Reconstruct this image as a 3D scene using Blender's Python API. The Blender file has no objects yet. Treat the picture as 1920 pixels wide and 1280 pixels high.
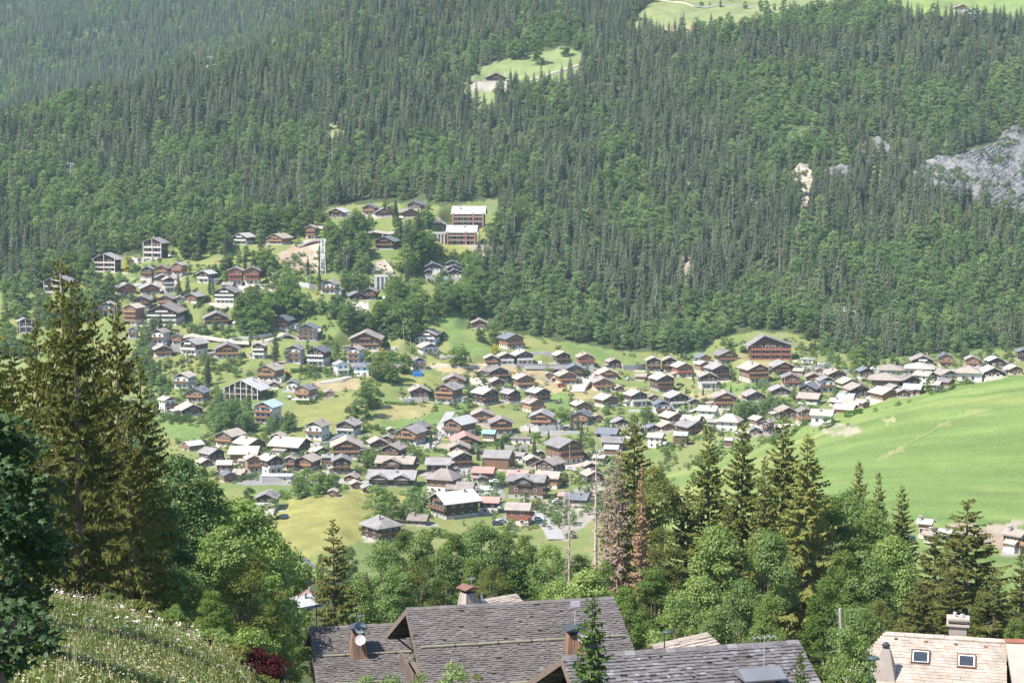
import bpy, bmesh, math, random
import numpy as np
from mathutils import Vector, Matrix, Euler

R = math.radians
scene = bpy.context.scene
COL = scene.collection
rng = np.random.default_rng(7)
random.seed(7)

# ---------------------------------------------------------------- camera, sky, sun, exposure
FPX = 3348.0                                   # focal length in photo pixels (1920 wide)
PITCH = R(6.0)
CP, SP = math.cos(PITCH), math.sin(PITCH)
cam_d = bpy.data.cameras.new('camera')
cam_d.sensor_width = 36.0
cam_d.lens = 36.0 * FPX / 1920.0
cam_d.clip_start = 0.5
cam_d.clip_end = 9000
cam = bpy.data.objects.new('camera', cam_d)
cam.rotation_euler = (R(90) - PITCH, 0, 0)
COL.objects.link(cam)
scene.camera = cam

SUN_EL, SUN_AZ = R(53), math.atan2(-0.82, -0.57)          # azimuth measured from +Y towards +X
world = bpy.data.worlds.new('World')
scene.world = world
world.use_nodes = True
wn = world.node_tree.nodes
bg = wn['Background']
sky = wn.new('ShaderNodeTexSky')
sky.sky_type = 'NISHITA'
sky.sun_disc = False
sky.sun_elevation = SUN_EL
sky.sun_rotation = SUN_AZ
sky.altitude = 1000
world.node_tree.links.new(sky.outputs[0], bg.inputs[0])
bg.inputs[1].default_value = 0.15
sun_d = bpy.data.lights.new('sun', 'SUN')
sun_d.energy = 5.0
sun_d.angle = R(0.55)
sun_d.color = (1.0, 0.945, 0.85)
sun = bpy.data.objects.new('sun', sun_d)
to_sun = Vector((math.sin(SUN_AZ) * math.cos(SUN_EL), math.cos(SUN_AZ) * math.cos(SUN_EL), math.sin(SUN_EL)))
sun.rotation_euler = to_sun.to_track_quat('Z', 'Y').to_euler()
COL.objects.link(sun)
vs = scene.view_settings
scene.display_settings.display_device = 'sRGB'
vs.view_transform = 'Standard'
vs.look = 'None'
vs.gamma = 1
vs.use_curve_mapping = False
vs.exposure = 1.0
cy = scene.cycles
cy.max_bounces = 6
cy.diffuse_bounces = 3
cy.glossy_bounces = 2
cy.transmission_bounces = 3
cy.transparent_max_bounces = 4
cy.volume_bounces = 1
cy.use_denoising = True
cy.caustics_reflective = False
cy.caustics_refractive = False

# ---------------------------------------------------------------- small helpers
def ray(px, py):
    """azimuth slope a = X/Y and height slope t = Z/Y of the sight line through a photo pixel"""
    u = (px - 960.0) / FPX
    v = (640.0 - py) / FPX
    k = CP + v * SP
    return u / k, (v * CP - SP) / k

def at(px, py, Y):
    a, t = ray(px, py)
    return Vector((a * Y, Y, t * Y))

def project(X, Y, Z):
    dep = Y * CP - Z * SP
    up = Y * SP + Z * CP
    return 960 + FPX * X / dep, 640 - FPX * up / dep

def tag(o, label=None, cat=None, group=None, kind=None):
    if label: o['label'] = label
    if cat: o['category'] = cat
    if group: o['group'] = group
    if kind: o['kind'] = kind
    return o

def empty(name, loc, rz=0.0):
    o = bpy.data.objects.new(name, None)
    o.empty_display_size = 0.5
    o.location = loc
    o.rotation_euler = (0, 0, rz)
    COL.objects.link(o)
    return o

def link(name, mesh, parent=None, loc=None, rot=None, scale=None):
    o = bpy.data.objects.new(name, mesh)
    if parent is not None: o.parent = parent
    if loc is not None: o.location = loc
    if rot is not None: o.rotation_euler = rot
    if scale is not None: o.scale = scale
    COL.objects.link(o)
    return o

def npmesh(name, verts, faces, mats, mat_idx=None, smooth=False):
    """faces: (n,4) or (n,3) int array, or list of such arrays"""
    me = bpy.data.meshes.new(name)
    if not isinstance(faces, (list, tuple)): faces = [faces]
    faces = [np.asarray(f, dtype=np.int32) for f in faces if len(f)]
    nl = sum(f.size for f in faces); nf = sum(len(f) for f in faces)
    verts = np.asarray(verts, dtype=np.float32)
    me.vertices.add(len(verts)); me.loops.add(nl); me.polygons.add(nf)
    me.vertices.foreach_set('co', verts.ravel())
    me.loops.foreach_set('vertex_index', np.concatenate([f.ravel() for f in faces]))
    tot = np.concatenate([np.full(len(f), f.shape[1], np.int32) for f in faces])
    start = np.concatenate([[0], np.cumsum(tot)[:-1]]).astype(np.int32)
    me.polygons.foreach_set('loop_start', start)
    me.polygons.foreach_set('loop_total', tot)
    if not isinstance(mats, (list, tuple)): mats = [mats]
    for m in mats: me.materials.append(m)
    if mat_idx is not None: me.polygons.foreach_set('material_index', np.asarray(mat_idx, dtype=np.int32))
    me.polygons.foreach_set('use_smooth', np.full(nf, smooth, dtype=bool))
    me.update(calc_edges=True)
    return me

class MB:
    """collects boxes, prisms, tubes and polygons into one mesh"""
    def __init__(s):
        s.v = []; s.f = []; s.m = []
    def poly(s, pts, mi=0):
        b = len(s.v); s.v += [tuple(p) for p in pts]; s.f.append(tuple(range(b, b + len(pts)))); s.m.append(mi)
    def box(s, x0, x1, y0, y1, z0, z1, mi=0, skip='', M=None):
        b = len(s.v)
        c = [(x0,y0,z0),(x1,y0,z0),(x1,y1,z0),(x0,y1,z0),(x0,y0,z1),(x1,y0,z1),(x1,y1,z1),(x0,y1,z1)]
        if M is not None: c = [tuple(M @ Vector(p)) for p in c]
        s.v += c
        for key, q in (('b',(3,2,1,0)),('t',(4,5,6,7)),('f',(0,1,5,4)),('r',(1,2,6,5)),('k',(2,3,7,6)),('l',(3,0,4,7))):
            if key not in skip:
                s.f.append(tuple(b + i for i in q)); s.m.append(mi)
    def prism(s, prof, y0, y1, mi=0, axis='y'):
        """closed profile (x,z) extruded along y (or profile (y,z) along x)"""
        n = len(prof); b = len(s.v)
        for yy in (y0, y1):
            for (p, q) in prof: s.v.append((p, yy, q) if axis == 'y' else (yy, p, q))
        s.f.append(tuple(range(b, b + n))); s.f.append(tuple(range(b + 2*n - 1, b + n - 1, -1))); s.m += [mi, mi]
        for i in range(n):
            j = (i + 1) % n
            s.f.append((b + j, b + i, b + n + i, b + n + j)); s.m.append(mi)
    def tube(s, p, q, r0, r1=None, n=6, mi=0, caps=True):
        p, q = Vector(p), Vector(q)
        r1 = r0 if r1 is None else r1
        d = (q - p)
        if d.length < 1e-6: return
        d.normalize()
        e1 = d.orthogonal().normalized(); e2 = d.cross(e1)
        b = len(s.v)
        for (c, r) in ((p, r0), (q, r1)):
            for i in range(n):
                an = 2 * math.pi * i / n
                s.v.append(tuple(c + e1 * (r * math.cos(an)) + e2 * (r * math.sin(an))))
        for i in range(n):
            j = (i + 1) % n
            s.f.append((b + i, b + j, b + n + j, b + n + i)); s.m.append(mi)
        if caps:
            s.f.append(tuple(range(b + n - 1, b - 1, -1))); s.f.append(tuple(range(b + n, b + 2*n))); s.m += [mi, mi]
    def mesh(s, name, mats, smooth=False):
        me = bpy.data.meshes.new(name)
        me.from_pydata(s.v, [], s.f)
        if not isinstance(mats, (list, tuple)): mats = [mats]
        for m in mats: me.materials.append(m)
        me.polygons.foreach_set('material_index', s.m)
        if smooth: me.polygons.foreach_set('use_smooth', [True] * len(s.f))
        me.update()
        return me
    def build(s, name, mats, parent=None, loc=None, rot=None, smooth=False):
        return link(name, s.mesh(name, mats, smooth), parent, loc, rot)

def vnoise(x, y, seed=0):
    """smooth value noise, about -1..1"""
    x = np.asarray(x, float); y = np.asarray(y, float)
    xi = np.floor(x).astype(np.int64); yi = np.floor(y).astype(np.int64)
    xf = x - xi; yf = y - yi
    u = xf*xf*(3-2*xf); w = yf*yf*(3-2*yf)
    def h(a, b):
        n = (a * 374761393 + b * 668265263 + seed * 1442695041) & 0xFFFFFFFF
        n = ((n ^ (n >> 13)) * 1274126177) & 0xFFFFFFFF
        n = n ^ (n >> 16)
        return (n & 0xFFFF) / 32767.5 - 1.0
    return (h(xi,yi)*(1-u)+h(xi+1,yi)*u)*(1-w) + (h(xi,yi+1)*(1-u)+h(xi+1,yi+1)*u)*w

def fbm(x, y, o=4, seed=0):
    s = 0; amp = 1; tot = 0
    for i in range(o):
        s = s + amp * vnoise(x * 2**i, y * 2**i, seed + i * 17); tot += amp; amp *= 0.5
    return s / tot

def in_poly(px, py, poly):
    px = np.asarray(px); py = np.asarray(py)
    ins = np.zeros(px.shape, bool)
    n = len(poly); j = n - 1
    for i in range(n):
        xi, yi = poly[i]; xj, yj = poly[j]
        c = ((yi > py) != (yj > py)) & (px < (xj - xi) * (py - yi) / ((yj - yi) or 1e-9) + xi)
        ins ^= c; j = i
    return ins

# ---------------------------------------------------------------- materials
MAT = {}
def mat(key, col, rough=0.8, var=0.18, scale=1.5, bump=0.0, bscale=None, stretch=None, spec=0.25, objvar=0.0, metal=0.0, var2=None):
    m = bpy.data.materials.new(key); m.use_nodes = True
    nt = m.node_tree; N = nt.nodes; L = nt.links
    p = N['Principled BSDF']
    p.inputs['Roughness'].default_value = rough
    p.inputs['Specular IOR Level'].default_value = spec
    p.inputs['Metallic'].default_value = metal
    tc = N.new('ShaderNodeTexCoord')
    src = tc.outputs['Object']
    if stretch:
        mp = N.new('ShaderNodeMapping'); mp.inputs['Scale'].default_value = stretch
        L.new(src, mp.inputs[0]); src = mp.outputs[0]
    nz = N.new('ShaderNodeTexNoise'); nz.inputs['Scale'].default_value = scale; nz.inputs['Detail'].default_value = 5
    nz.inputs['Roughness'].default_value = 0.65
    L.new(src, nz.inputs['Vector'])
    mr = N.new('ShaderNodeMapRange')
    mr.inputs[1].default_value = 0.25; mr.inputs[2].default_value = 0.75
    mr.inputs[3].default_value = 1 - var; mr.inputs[4].default_value = 1 + var
    L.new(nz.outputs[0], mr.inputs[0])
    val = mr.outputs[0]
    if objvar:
        oi = N.new('ShaderNodeObjectInfo')
        m2 = N.new('ShaderNodeMapRange'); m2.inputs[3].default_value = 1 - objvar; m2.inputs[4].default_value = 1 + objvar
        L.new(oi.outputs['Random'], m2.inputs[0])
        mu = N.new('ShaderNodeMath'); mu.operation = 'MULTIPLY'
        L.new(val, mu.inputs[0]); L.new(m2.outputs[0], mu.inputs[1]); val = mu.outputs[0]
    mx = N.new('ShaderNodeVectorMath'); mx.operation = 'SCALE'
    mx.inputs[0].default_value = col
    if var2 is not None:
        n3 = N.new('ShaderNodeTexNoise'); n3.inputs['Scale'].default_value = scale * 0.35; n3.inputs['Detail'].default_value = 4
        L.new(src, n3.inputs['Vector'])
        mm = N.new('ShaderNodeMix'); mm.data_type = 'RGBA'
        mm.inputs['A'].default_value = (*col, 1); mm.inputs['B'].default_value = (*var2, 1)
        r3 = N.new('ShaderNodeMapRange'); r3.inputs[1].default_value = 0.4; r3.inputs[2].default_value = 0.62
        L.new(n3.outputs[0], r3.inputs[0]); L.new(r3.outputs[0], mm.inputs['Factor'])
        L.new(mm.outputs['Result'], mx.inputs[0])
    L.new(val, mx.inputs['Scale'])
    L.new(mx.outputs[0], p.inputs['Base Color'])
    if bump:
        bp = N.new('ShaderNodeBump'); bp.inputs['Strength'].default_value = bump; bp.inputs['Distance'].default_value = 0.05
        nb = N.new('ShaderNodeTexNoise'); nb.inputs['Scale'].default_value = bscale or scale * 4; nb.inputs['Detail'].default_value = 4
        L.new(src, nb.inputs['Vector']); L.new(nb.outputs[0], bp.inputs['Height']); L.new(bp.outputs[0], p.inputs['Normal'])
    MAT[key] = m
    return m

def leaf_mat(key, col, col2, trans=0.3, objvar=0.25, nscale=0.35, spec=0.0):
    """foliage: two greens mixed by noise and by a random value per tree"""
    m = bpy.data.materials.new(key); m.use_nodes = True
    nt = m.node_tree; N = nt.nodes; L = nt.links
    N.remove(N['Principled BSDF'])
    out = N['Material Output']
    tc = N.new('ShaderNodeTexCoord')
    nz = N.new('ShaderNodeTexNoise'); nz.inputs['Scale'].default_value = nscale; nz.inputs['Detail'].default_value = 6
    nz.inputs['Roughness'].default_value = 0.75
    L.new(tc.outputs['Object'], nz.inputs['Vector'])
    oi = N.new('ShaderNodeObjectInfo')
    ad = N.new('ShaderNodeMath'); ad.operation = 'MULTIPLY_ADD'; ad.inputs[1].default_value = 0.7; 
    L.new(oi.outputs['Random'], ad.inputs[0]); L.new(nz.outputs[0], ad.inputs[2])
    mr = N.new('ShaderNodeMapRange'); mr.inputs[1].default_value = 0.35; mr.inputs[2].default_value = 1.2
    L.new(ad.outputs[0], mr.inputs[0])
    mx = N.new('ShaderNodeMix'); mx.data_type = 'RGBA'
    mx.inputs['A'].default_value = (*col, 1); mx.inputs['B'].default_value = (*col2, 1)
    L.new(mr.outputs[0], mx.inputs['Factor'])
    # second random from the first: brightness per tree
    wn_ = N.new('ShaderNodeTexWhiteNoise'); wn_.noise_dimensions = '1D'
    L.new(oi.outputs['Random'], wn_.inputs['W'])
    m2 = N.new('ShaderNodeMapRange'); m2.inputs[3].default_value = 1 - objvar; m2.inputs[4].default_value = 1 + objvar
    L.new(wn_.outputs['Value'], m2.inputs[0])
    sc = N.new('ShaderNodeVectorMath'); sc.operation = 'SCALE'
    L.new(mx.outputs['Result'], sc.inputs[0]); L.new(m2.outputs[0], sc.inputs['Scale'])
    d = N.new('ShaderNodeBsdfDiffuse'); t = N.new('ShaderNodeBsdfTranslucent')
    L.new(sc.outputs[0], d.inputs[0])
    ty = N.new('ShaderNodeMix'); ty.data_type = 'RGBA'; ty.blend_type = 'MULTIPLY'; ty.inputs['Factor'].default_value = 1
    L.new(sc.outputs[0], ty.inputs['A']); ty.inputs['B'].default_value = (1.15, 1.2, 0.45, 1)
    L.new(ty.outputs['Result'], t.inputs[0])
    ms = N.new('ShaderNodeMixShader'); ms.inputs[0].default_value = trans
    L.new(d.outputs[0], ms.inputs[1]); L.new(t.outputs[0], ms.inputs[2])
    last = ms
    if spec:
        g = N.new('ShaderNodeBsdfGlossy'); g.inputs['Roughness'].default_value = 0.45
        m3 = N.new('ShaderNodeMixShader'); m3.inputs[0].default_value = spec
        L.new(ms.outputs[0], m3.inputs[1]); L.new(g.outputs[0], m3.inputs[2]); last = m3
    L.new(last.outputs[0], out.inputs[0])
    MAT[key] = m
    return m

WOODSTR = (1.0, 1.0, 6.0)
mat('dark_timber', (0.085, 0.055, 0.042), 0.8, 0.35, 0.9, stretch=WOODSTR, objvar=0.3)
mat('brown_timber', (0.17, 0.095, 0.06), 0.8, 0.3, 0.9, stretch=WOODSTR, objvar=0.25)
mat('orange_timber', (0.28, 0.155, 0.09), 0.75, 0.3, 0.9, stretch=WOODSTR, objvar=0.22)
mat('red_timber', (0.25, 0.10, 0.07), 0.8, 0.3, 0.9, stretch=WOODSTR, objvar=0.2)
mat('white_plaster', (0.56, 0.535, 0.50), 0.9, 0.08, 0.5, objvar=0.08)
mat('cream_plaster', (0.60, 0.54, 0.47), 0.9, 0.12, 0.5, objvar=0.12)
mat('grey_stone', (0.36, 0.34, 0.32), 0.9, 0.3, 1.2, objvar=0.2)
mat('pale_blue', (0.55, 0.68, 0.76), 0.7, 0.1, 0.6)
mat('red_brick', (0.29, 0.14, 0.11), 0.85, 0.15, 0.9)
mat('rust_cap', (0.17, 0.09, 0.07), .8, .3, 2)
mat('concrete', (0.42, 0.40, 0.38), 0.9, 0.15, 0.4)
mat('roof_g', (0.245, 0.225, 0.22), 0.75, 0.24, 0.45, objvar=0.28, var2=(0.20,0.185,0.18))
mat('roof_b', (0.33, 0.28, 0.235), 0.85, 0.22, 0.5, objvar=0.22, var2=(0.31,0.265,0.23))
mat('roof_l', (0.38, 0.375, 0.36), 0.6, 0.14, 0.3, objvar=0.08)
mat('roof_d', (0.14, 0.145, 0.165), 0.6, 0.2, 0.4, objvar=0.2)
mat('roof_n', (0.27, 0.23, 0.21), 0.8, 0.22, 0.45, objvar=0.25, var2=(0.21,0.175,0.16))
mat('roof_u', (0.33, 0.41, 0.49), 0.6, 0.12, 0.3)
mat('roof_r', (0.36, 0.21, 0.18), 0.8, 0.2, 0.4, objvar=0.15)
mat('roof_t', (0.22, 0.46, 0.42), 0.6, 0.1, 0.3)
mat('glass', (0.035, 0.042, 0.05), 0.15, 0.2, 2.0, spec=0.6)
mat('window_frame', (0.50, 0.46, 0.42), 0.6, 0.05)
mat('brick_chimney', (0.31, 0.265, 0.24), 0.9, 0.15)
mat('asphalt', (0.30, 0.285, 0.275), 0.9, 0.15, 0.3)
mat('gravel', (0.42, 0.37, 0.31), 0.95, 0.2, 0.4)
mat('dirt', (0.40, 0.32, 0.22), 0.95, 0.25, 0.3)
mat('metal_grey', (0.45, 0.46, 0.47), 0.5, 0.1, 3, metal=0.3)
mat('white_metal', (0.75, 0.75, 0.75), 0.5, 0.05)
mat('dark_metal', (0.05, 0.055, 0.06), 0.5, 0.1)
mat('track', (0.235, 0.235, 0.10), .95, .2, .5)
mat('lamp_green', (0.045, 0.085, 0.075), 0.45, 0.1)
mat('blue_paint', (0.05, 0.20, 0.52), 0.5, 0.1)
mat('car_white', (0.75, 0.75, 0.75), 0.3, 0.02, spec=0.5)
mat('car_silver', (0.40, 0.42, 0.45), 0.3, 0.02, spec=0.5)
mat('car_dark', (0.04, 0.05, 0.07), 0.3, 0.02, spec=0.5)
mat('car_red', (0.40, 0.04, 0.03), 0.3, 0.02, spec=0.5)
mat('tyre', (0.02, 0.02, 0.02), 0.9)
mat('bark', (0.16, 0.125, 0.10), 0.95, 0.3, 2.5, stretch=(1,1,0.3), bump=0.4)
mat('bark_pale', (0.34, 0.30, 0.27), 0.95, 0.3, 2.5, stretch=(1,1,0.3), bump=0.3)
mat('dead_wood', (0.42, 0.33, 0.28), 0.95, 0.25, 1.5)
mat('dead_brown', (0.36, 0.235, 0.17), 0.95, 0.3, 1.5)
leaf_mat('spruce_far', (0.082, 0.110, 0.074), (0.156, 0.176, 0.104), 0.30, 0.32)
leaf_mat('spruce_near', (0.125, 0.145, 0.038), (0.235, 0.240, 0.075), 0.35, 0.18, 0.8)
leaf_mat('spruce_olive', (0.082, 0.098, 0.028), (0.165, 0.170, 0.054), 0.3, 0.18, 0.8)
leaf_mat('spruce_fresh', (0.055, 0.11, 0.03), (0.11, 0.17, 0.045), 0.3, 0.15, 1.2)
leaf_mat('broad_far', (0.110, 0.180, 0.076), (0.200, 0.268, 0.112), 0.40, 0.26)
leaf_mat('broad_mid', (0.095, 0.155, 0.050), (0.170, 0.235, 0.075), 0.38, 0.25)
leaf_mat('broad_near', (0.115, 0.188, 0.050), (0.215, 0.285, 0.085), 0.42, 0.2, 0.6, 0.03)
leaf_mat('broad_loose', (0.105, 0.168, 0.045), (0.195, 0.255, 0.080), 0.4, 0.2, 0.6)
leaf_mat('maple_leaf_shade_tone', (0.028, 0.062, 0.020), (0.062, 0.105, 0.032), 0.25, 0.15, 0.6, 0.02)  # shade put into the leaf colour: greens darkened as if out of the sun
leaf_mat('broad_lime', (0.175, 0.255, 0.055), (0.28, 0.36, 0.10), 0.42, 0.12, 0.6, 0.035)
leaf_mat('broad_dark', (0.040, 0.088, 0.026), (0.08, 0.14, 0.042), 0.25, 0.15, 0.6, 0.02)
leaf_mat('broad_olive', (0.115, 0.140, 0.045), (0.19, 0.21, 0.065), 0.36, 0.15, 0.6)
leaf_mat('grey_leaf', (0.13, 0.15, 0.11), (0.2, 0.21, 0.15), 0.2, 0.2)
leaf_mat('purple_leaf', (0.045, 0.013, 0.016), (0.075, 0.021, 0.025), 0.25, 0.1)
leaf_mat('yellow_leaf', (0.30, 0.27, 0.03), (0.42, 0.36, 0.05), 0.2, 0.1)
leaf_mat('rust_needle', (0.27, 0.16, 0.095), (0.35, 0.225, 0.145), 0.2, 0.1)
leaf_mat('dead_needle', (0.25, 0.20, 0.155), (0.33, 0.265, 0.21), 0.15, 0.1)
leaf_mat('hedge', (0.04, 0.09, 0.02), (0.08, 0.15, 0.03), 0.2, 0.2, 1.5)
leaf_mat('grass_blade', (0.075, 0.115, 0.028), (0.17, 0.18, 0.065), 0.3, 0.1, 0.4)
# ---------------------------------------------------------------- terrain: valley side opposite, valley floor, own slope
def pchip(x, y, xq):
    x = np.asarray(x, float); y = np.asarray(y, float)
    h = np.diff(x); d = np.diff(y) / h
    m = np.zeros(len(x)); m[0] = d[0]; m[-1] = d[-1]
    for i in range(1, len(x) - 1):
        if d[i-1] * d[i] > 0:
            w1 = 2*h[i] + h[i-1]; w2 = h[i] + 2*h[i-1]
            m[i] = (w1 + w2) / (w1 / d[i-1] + w2 / d[i])
    i = np.clip(np.searchsorted(x, xq) - 1, 0, len(h) - 1)
    s = np.clip((xq - x[i]) / h[i], -0.5, 1.5)
    return ((1+2*s)*(1-s)**2)*y[i] + (s*(1-s)**2)*h[i]*m[i] + (s*s*(3-2*s))*y[i+1] + (s*s*(s-1))*h[i]*m[i+1]

# near part of each column as heights (Y, z); far part as (Y, photo row)
NEAR_L = [(0,-1.7),(10,-4.5),(25,-8.6),(45,-13.2),(62,-16.9),(75,-19.2),(95,-25.0),(130,-36),(200,-62),(350,-98),(500,-122)]
NEAR_N = [(0,-1.7),(10,-4.7),(25,-9.2),(45,-14.0),(62,-17.7),(75,-20.3),(95,-26.0),(130,-37),(200,-62),(350,-98),(500,-122)]
NEAR_M = [(0,-1.7),(10,-5),(25,-10),(45,-15.6),(62,-19.7),(75,-22.5),(95,-29.5),(130,-39),(200,-62),(350,-98),(500,-124)]
NEAR_C = [(0,-1.7),(10,-6),(25,-12.5),(45,-20),(75,-30.5),(100,-37),(130,-43),(165,-52),(200,-58.5),(250,-70),(350,-92),(450,-110)]
NEAR_R = [(0,-1.7),(10,-6),(25,-12.5),(45,-20),(75,-31),(100,-38),(130,-44),(165,-52),(200,-58.5),(250,-70),(330,-86)]
COLS = {
 -400: (NEAR_L, [(650,1000),(760,900),(850,800),(930,700),(980,620),(1040,540),(1110,460),(1170,400),(1260,320),(1340,262),(1420,275),(1750,300),(2100,240),(2300,190),(2600,90),(2900,0),(3400,-120)]),
 0:    (NEAR_L, [(650,1000),(760,900),(850,800),(930,700),(980,620),(1030,545),(1090,470),(1150,405),(1250,310),(1340,240),(1420,250),(1750,280),(2100,225),(2300,175),(2550,85),(2800,0),(3400,-150)]),
 220:  (NEAR_N, [(650,1000),(760,890),(850,795),(920,705),(960,640),(1000,580),(1040,525),(1090,460),(1150,400),(1250,305),(1350,220),(1410,180),(1500,195),(1800,225),(2150,170),(2300,130),(2600,30),(2800,-20),(3400,-170)]),
 450:  (NEAR_M, [(570,1030),(640,965),(700,915),(790,845),(850,780),(900,720),(945,655),(985,595),(1025,535),(1065,480),(1105,430),(1160,385),(1250,300),(1350,215),(1440,145),(1500,105),(1600,120),(1900,150),(2200,100),(2400,50),(2700,-20),(3400,-190)]),
 620:  (NEAR_C, [(540,1045),(600,985),(650,930),(720,905),(790,840),(850,780),(895,725),(940,665),(975,610),(1015,550),(1060,490),(1100,430),(1130,398),(1180,355),(1260,285),(1350,200),(1450,120),(1560,45),(1620,30),(1800,60),(2200,20),(2500,-40),(3400,-220)]),
 800:  (NEAR_C, [(560,1050),(620,1000),(680,945),(740,893),(800,835),(850,785),(895,735),(930,690),(965,640),(1005,580),(1045,520),(1085,460),(1120,405),(1170,355),(1250,280),(1330,205),(1420,125),(1520,50),(1600,0),(1800,-60),(2400,-150),(3400,-260)]),
 1000: (NEAR_C, [(560,1050),(620,1000),(680,945),(740,893),(800,838),(850,790),(895,745),(930,703),(955,670),(980,640),(1020,585),(1070,510),(1130,425),(1190,350),(1260,270),(1330,195),(1400,130),(1470,85),(1560,20),(1640,-20),(1900,-90),(3400,-270)]),
 1200: (NEAR_C, [(560,1040),(620,985),(680,930),(740,880),(800,830),(850,785),(895,745),(935,710),(965,680),(985,655),(1020,605),(1080,520),(1140,440),(1200,360),(1270,280),(1350,195),(1430,115),(1480,72),(1540,50),(1680,8),(1850,-30),(3400,-270)]),
 1450: (NEAR_R, [(430,965),(520,900),(600,852),(650,835),(690,825),(760,795),(830,752),(885,715),(930,685),(960,660),(985,625),(1030,565),(1090,490),(1150,410),(1210,340),(1280,260),(1360,175),(1440,95),(1500,45),(1580,22),(1750,-12),(1950,-60),(3400,-280)]),
 1700: (NEAR_R, [(400,1015),(440,968),(500,893),(560,818),(610,762),(640,745),(672,744),(710,752),(770,752),(830,738),(880,706),(920,681),(950,660),(972,635),(1000,600),(1060,530),(1120,460),(1170,400),(1210,355),(1270,290),(1330,225),(1400,150),(1480,70),(1530,28),(1620,8),(1800,-30),(3400,-280)]),
 1920: (NEAR_R, [(385,1060),(440,978),(500,893),(555,805),(610,728),(640,702),(665,697),(700,706),(770,716),(840,705),(890,682),(930,660),(960,640),(1000,595),(1060,525),(1120,455),(1170,400),(1200,365),(1270,290),(1330,225),(1400,150),(1470,75),(1530,28),(1620,5),(1800,-40),(3400,-290)]),
 2300: (NEAR_R, [(385,1060),(440,970),(500,870),(555,770),(610,680),(640,655),(665,650),(700,665),(770,690),(840,690),(890,675),(930,655),(960,635),(1000,590),(1060,520),(1120,450),(1170,395),(1200,360),(1270,285),(1330,220),(1400,145),(1470,70),(1530,25),(1620,0),(1800,-45),(3400,-290)]),
}
YR = np.concatenate([np.arange(2, 92, 1.2), np.arange(92, 600, 4.0), np.arange(600, 1140, 1.6), np.arange(1140, 1660, 4.0), np.arange(1660, 3400, 12.0)])
AC = np.concatenate([np.linspace(-0.62, -0.355, 22), np.linspace(-0.34, 0.34, 540), np.linspace(0.355, 0.62, 22)])
NR, NC = len(YR), len(AC)
colx = sorted(COLS)
colz = []
for c in colx:
    near, far = COLS[c]
    ys = [p[0] for p in near] + [p[0] for p in far]
    zs = [p[1] for p in near] + [ray(c, p[1])[1] * p[0] for p in far]
    colz.append(pchip(ys, zs, YR))
colz = np.array(colz)                          # (ncol, NR)
cola = np.array([(c - 960.0) / FPX / CP for c in colx])
Z = np.empty((NR, NC))
for r in range(NR):
    Z[r] = pchip(cola, colz[:, r], np.clip(AC, cola[0], cola[-1]))
k = np.array([1, 2, 3, 2, 1]) / 9.0
for _ in range(2):
    Zp = np.pad(Z, ((0, 0), (2, 2)), mode='edge')
    Z = sum(k[i] * Zp[:, i:i + NC] for i in range(5))
GX = AC[None, :] * YR[:, None]
GY = np.repeat(YR[:, None], NC, 1)
amp = np.interp(YR, [0, 60, 120, 600, 950, 1100, 1500, 3400], [0.25, 0.4, 0.8, 1.0, 1.6, 5.0, 8.0, 18.0])[:, None]
Z = Z + amp * fbm(GX / 70.0, GY / 70.0, 4, 3)
far_m = np.clip((GY - 1050) / 200, 0, 1)
Z = Z + far_m * 7.0 * vnoise(GX / 45.0 + 0.15 * vnoise(GX / 30, GY / 30, 5), GY / 190.0, 11)      # gullies down the slope
hillm = np.clip((GY - 400) / 40, 0, 1) * np.clip((715 - GY) / 40, 0, 1) * np.clip((GX / GY - .09) / .03, 0, 1)
Z = Z + hillm * (1.1 * fbm(GX / 26 + GY / 60, GY / 14, 3, 14) + .25 * fbm(GX / 7, GY / 4, 2, 15))
Z = Z + np.clip((GY - 1900) / 200, 0, 1) * 16.0 * vnoise(GX / 110.0, GY / 400.0, 23)
Z += np.interp(YR, [25, 40, 85, 110], [0, .45, .45, 0])[:, None] * fbm(GX / 5.5, GY / 5.5, 3, 19)
Z += 0.12 * fbm(GX / 2.5, GY / 2.5, 2, 9) * np.clip(GY / 30, 0, 1)

def terr(X, Y):
    X = np.asarray(X, float); Y = np.asarray(Y, float)
    a = X / Y
    r = np.clip(np.interp(Y, YR, np.arange(NR)), 0, NR - 1.001); c = np.clip(np.interp(a, AC, np.arange(NC)), 0, NC - 1.001)
    r0 = r.astype(int); c0 = c.astype(int); fr = r - r0; fc = c - c0
    return (Z[r0, c0]*(1-fr)*(1-fc) + Z[r0+1, c0]*fr*(1-fc) + Z[r0, c0+1]*(1-fr)*fc + Z[r0+1, c0+1]*fr*fc)

def cast(px, py, ymin=500.0):
    """where the sight line through a photo pixel meets the ground, beyond ymin"""
    a, t = ray(px, py)
    c = float(np.clip(np.interp(a, AC, np.arange(NC)), 0, NC - 1.001)); c0 = int(c); fc = c - c0
    prof = Z[:, c0] * (1 - fc) + Z[:, c0 + 1] * fc
    d = prof - t * YR
    i0 = int(np.searchsorted(YR, ymin))
    idx = np.nonzero(d[i0:] >= 0)[0]
    if len(idx) == 0: Y = YR[-1]
    else:
        i = i0 + idx[0]
        if i == i0: Y = YR[i]
        else:
            f = -d[i-1] / (d[i] - d[i-1] + 1e-9); Y = YR[i-1] + f * (YR[i] - YR[i-1])
    return Vector((a * Y, Y, t * Y if len(idx) and i != i0 else float(terr(a * Y, Y))))

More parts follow.
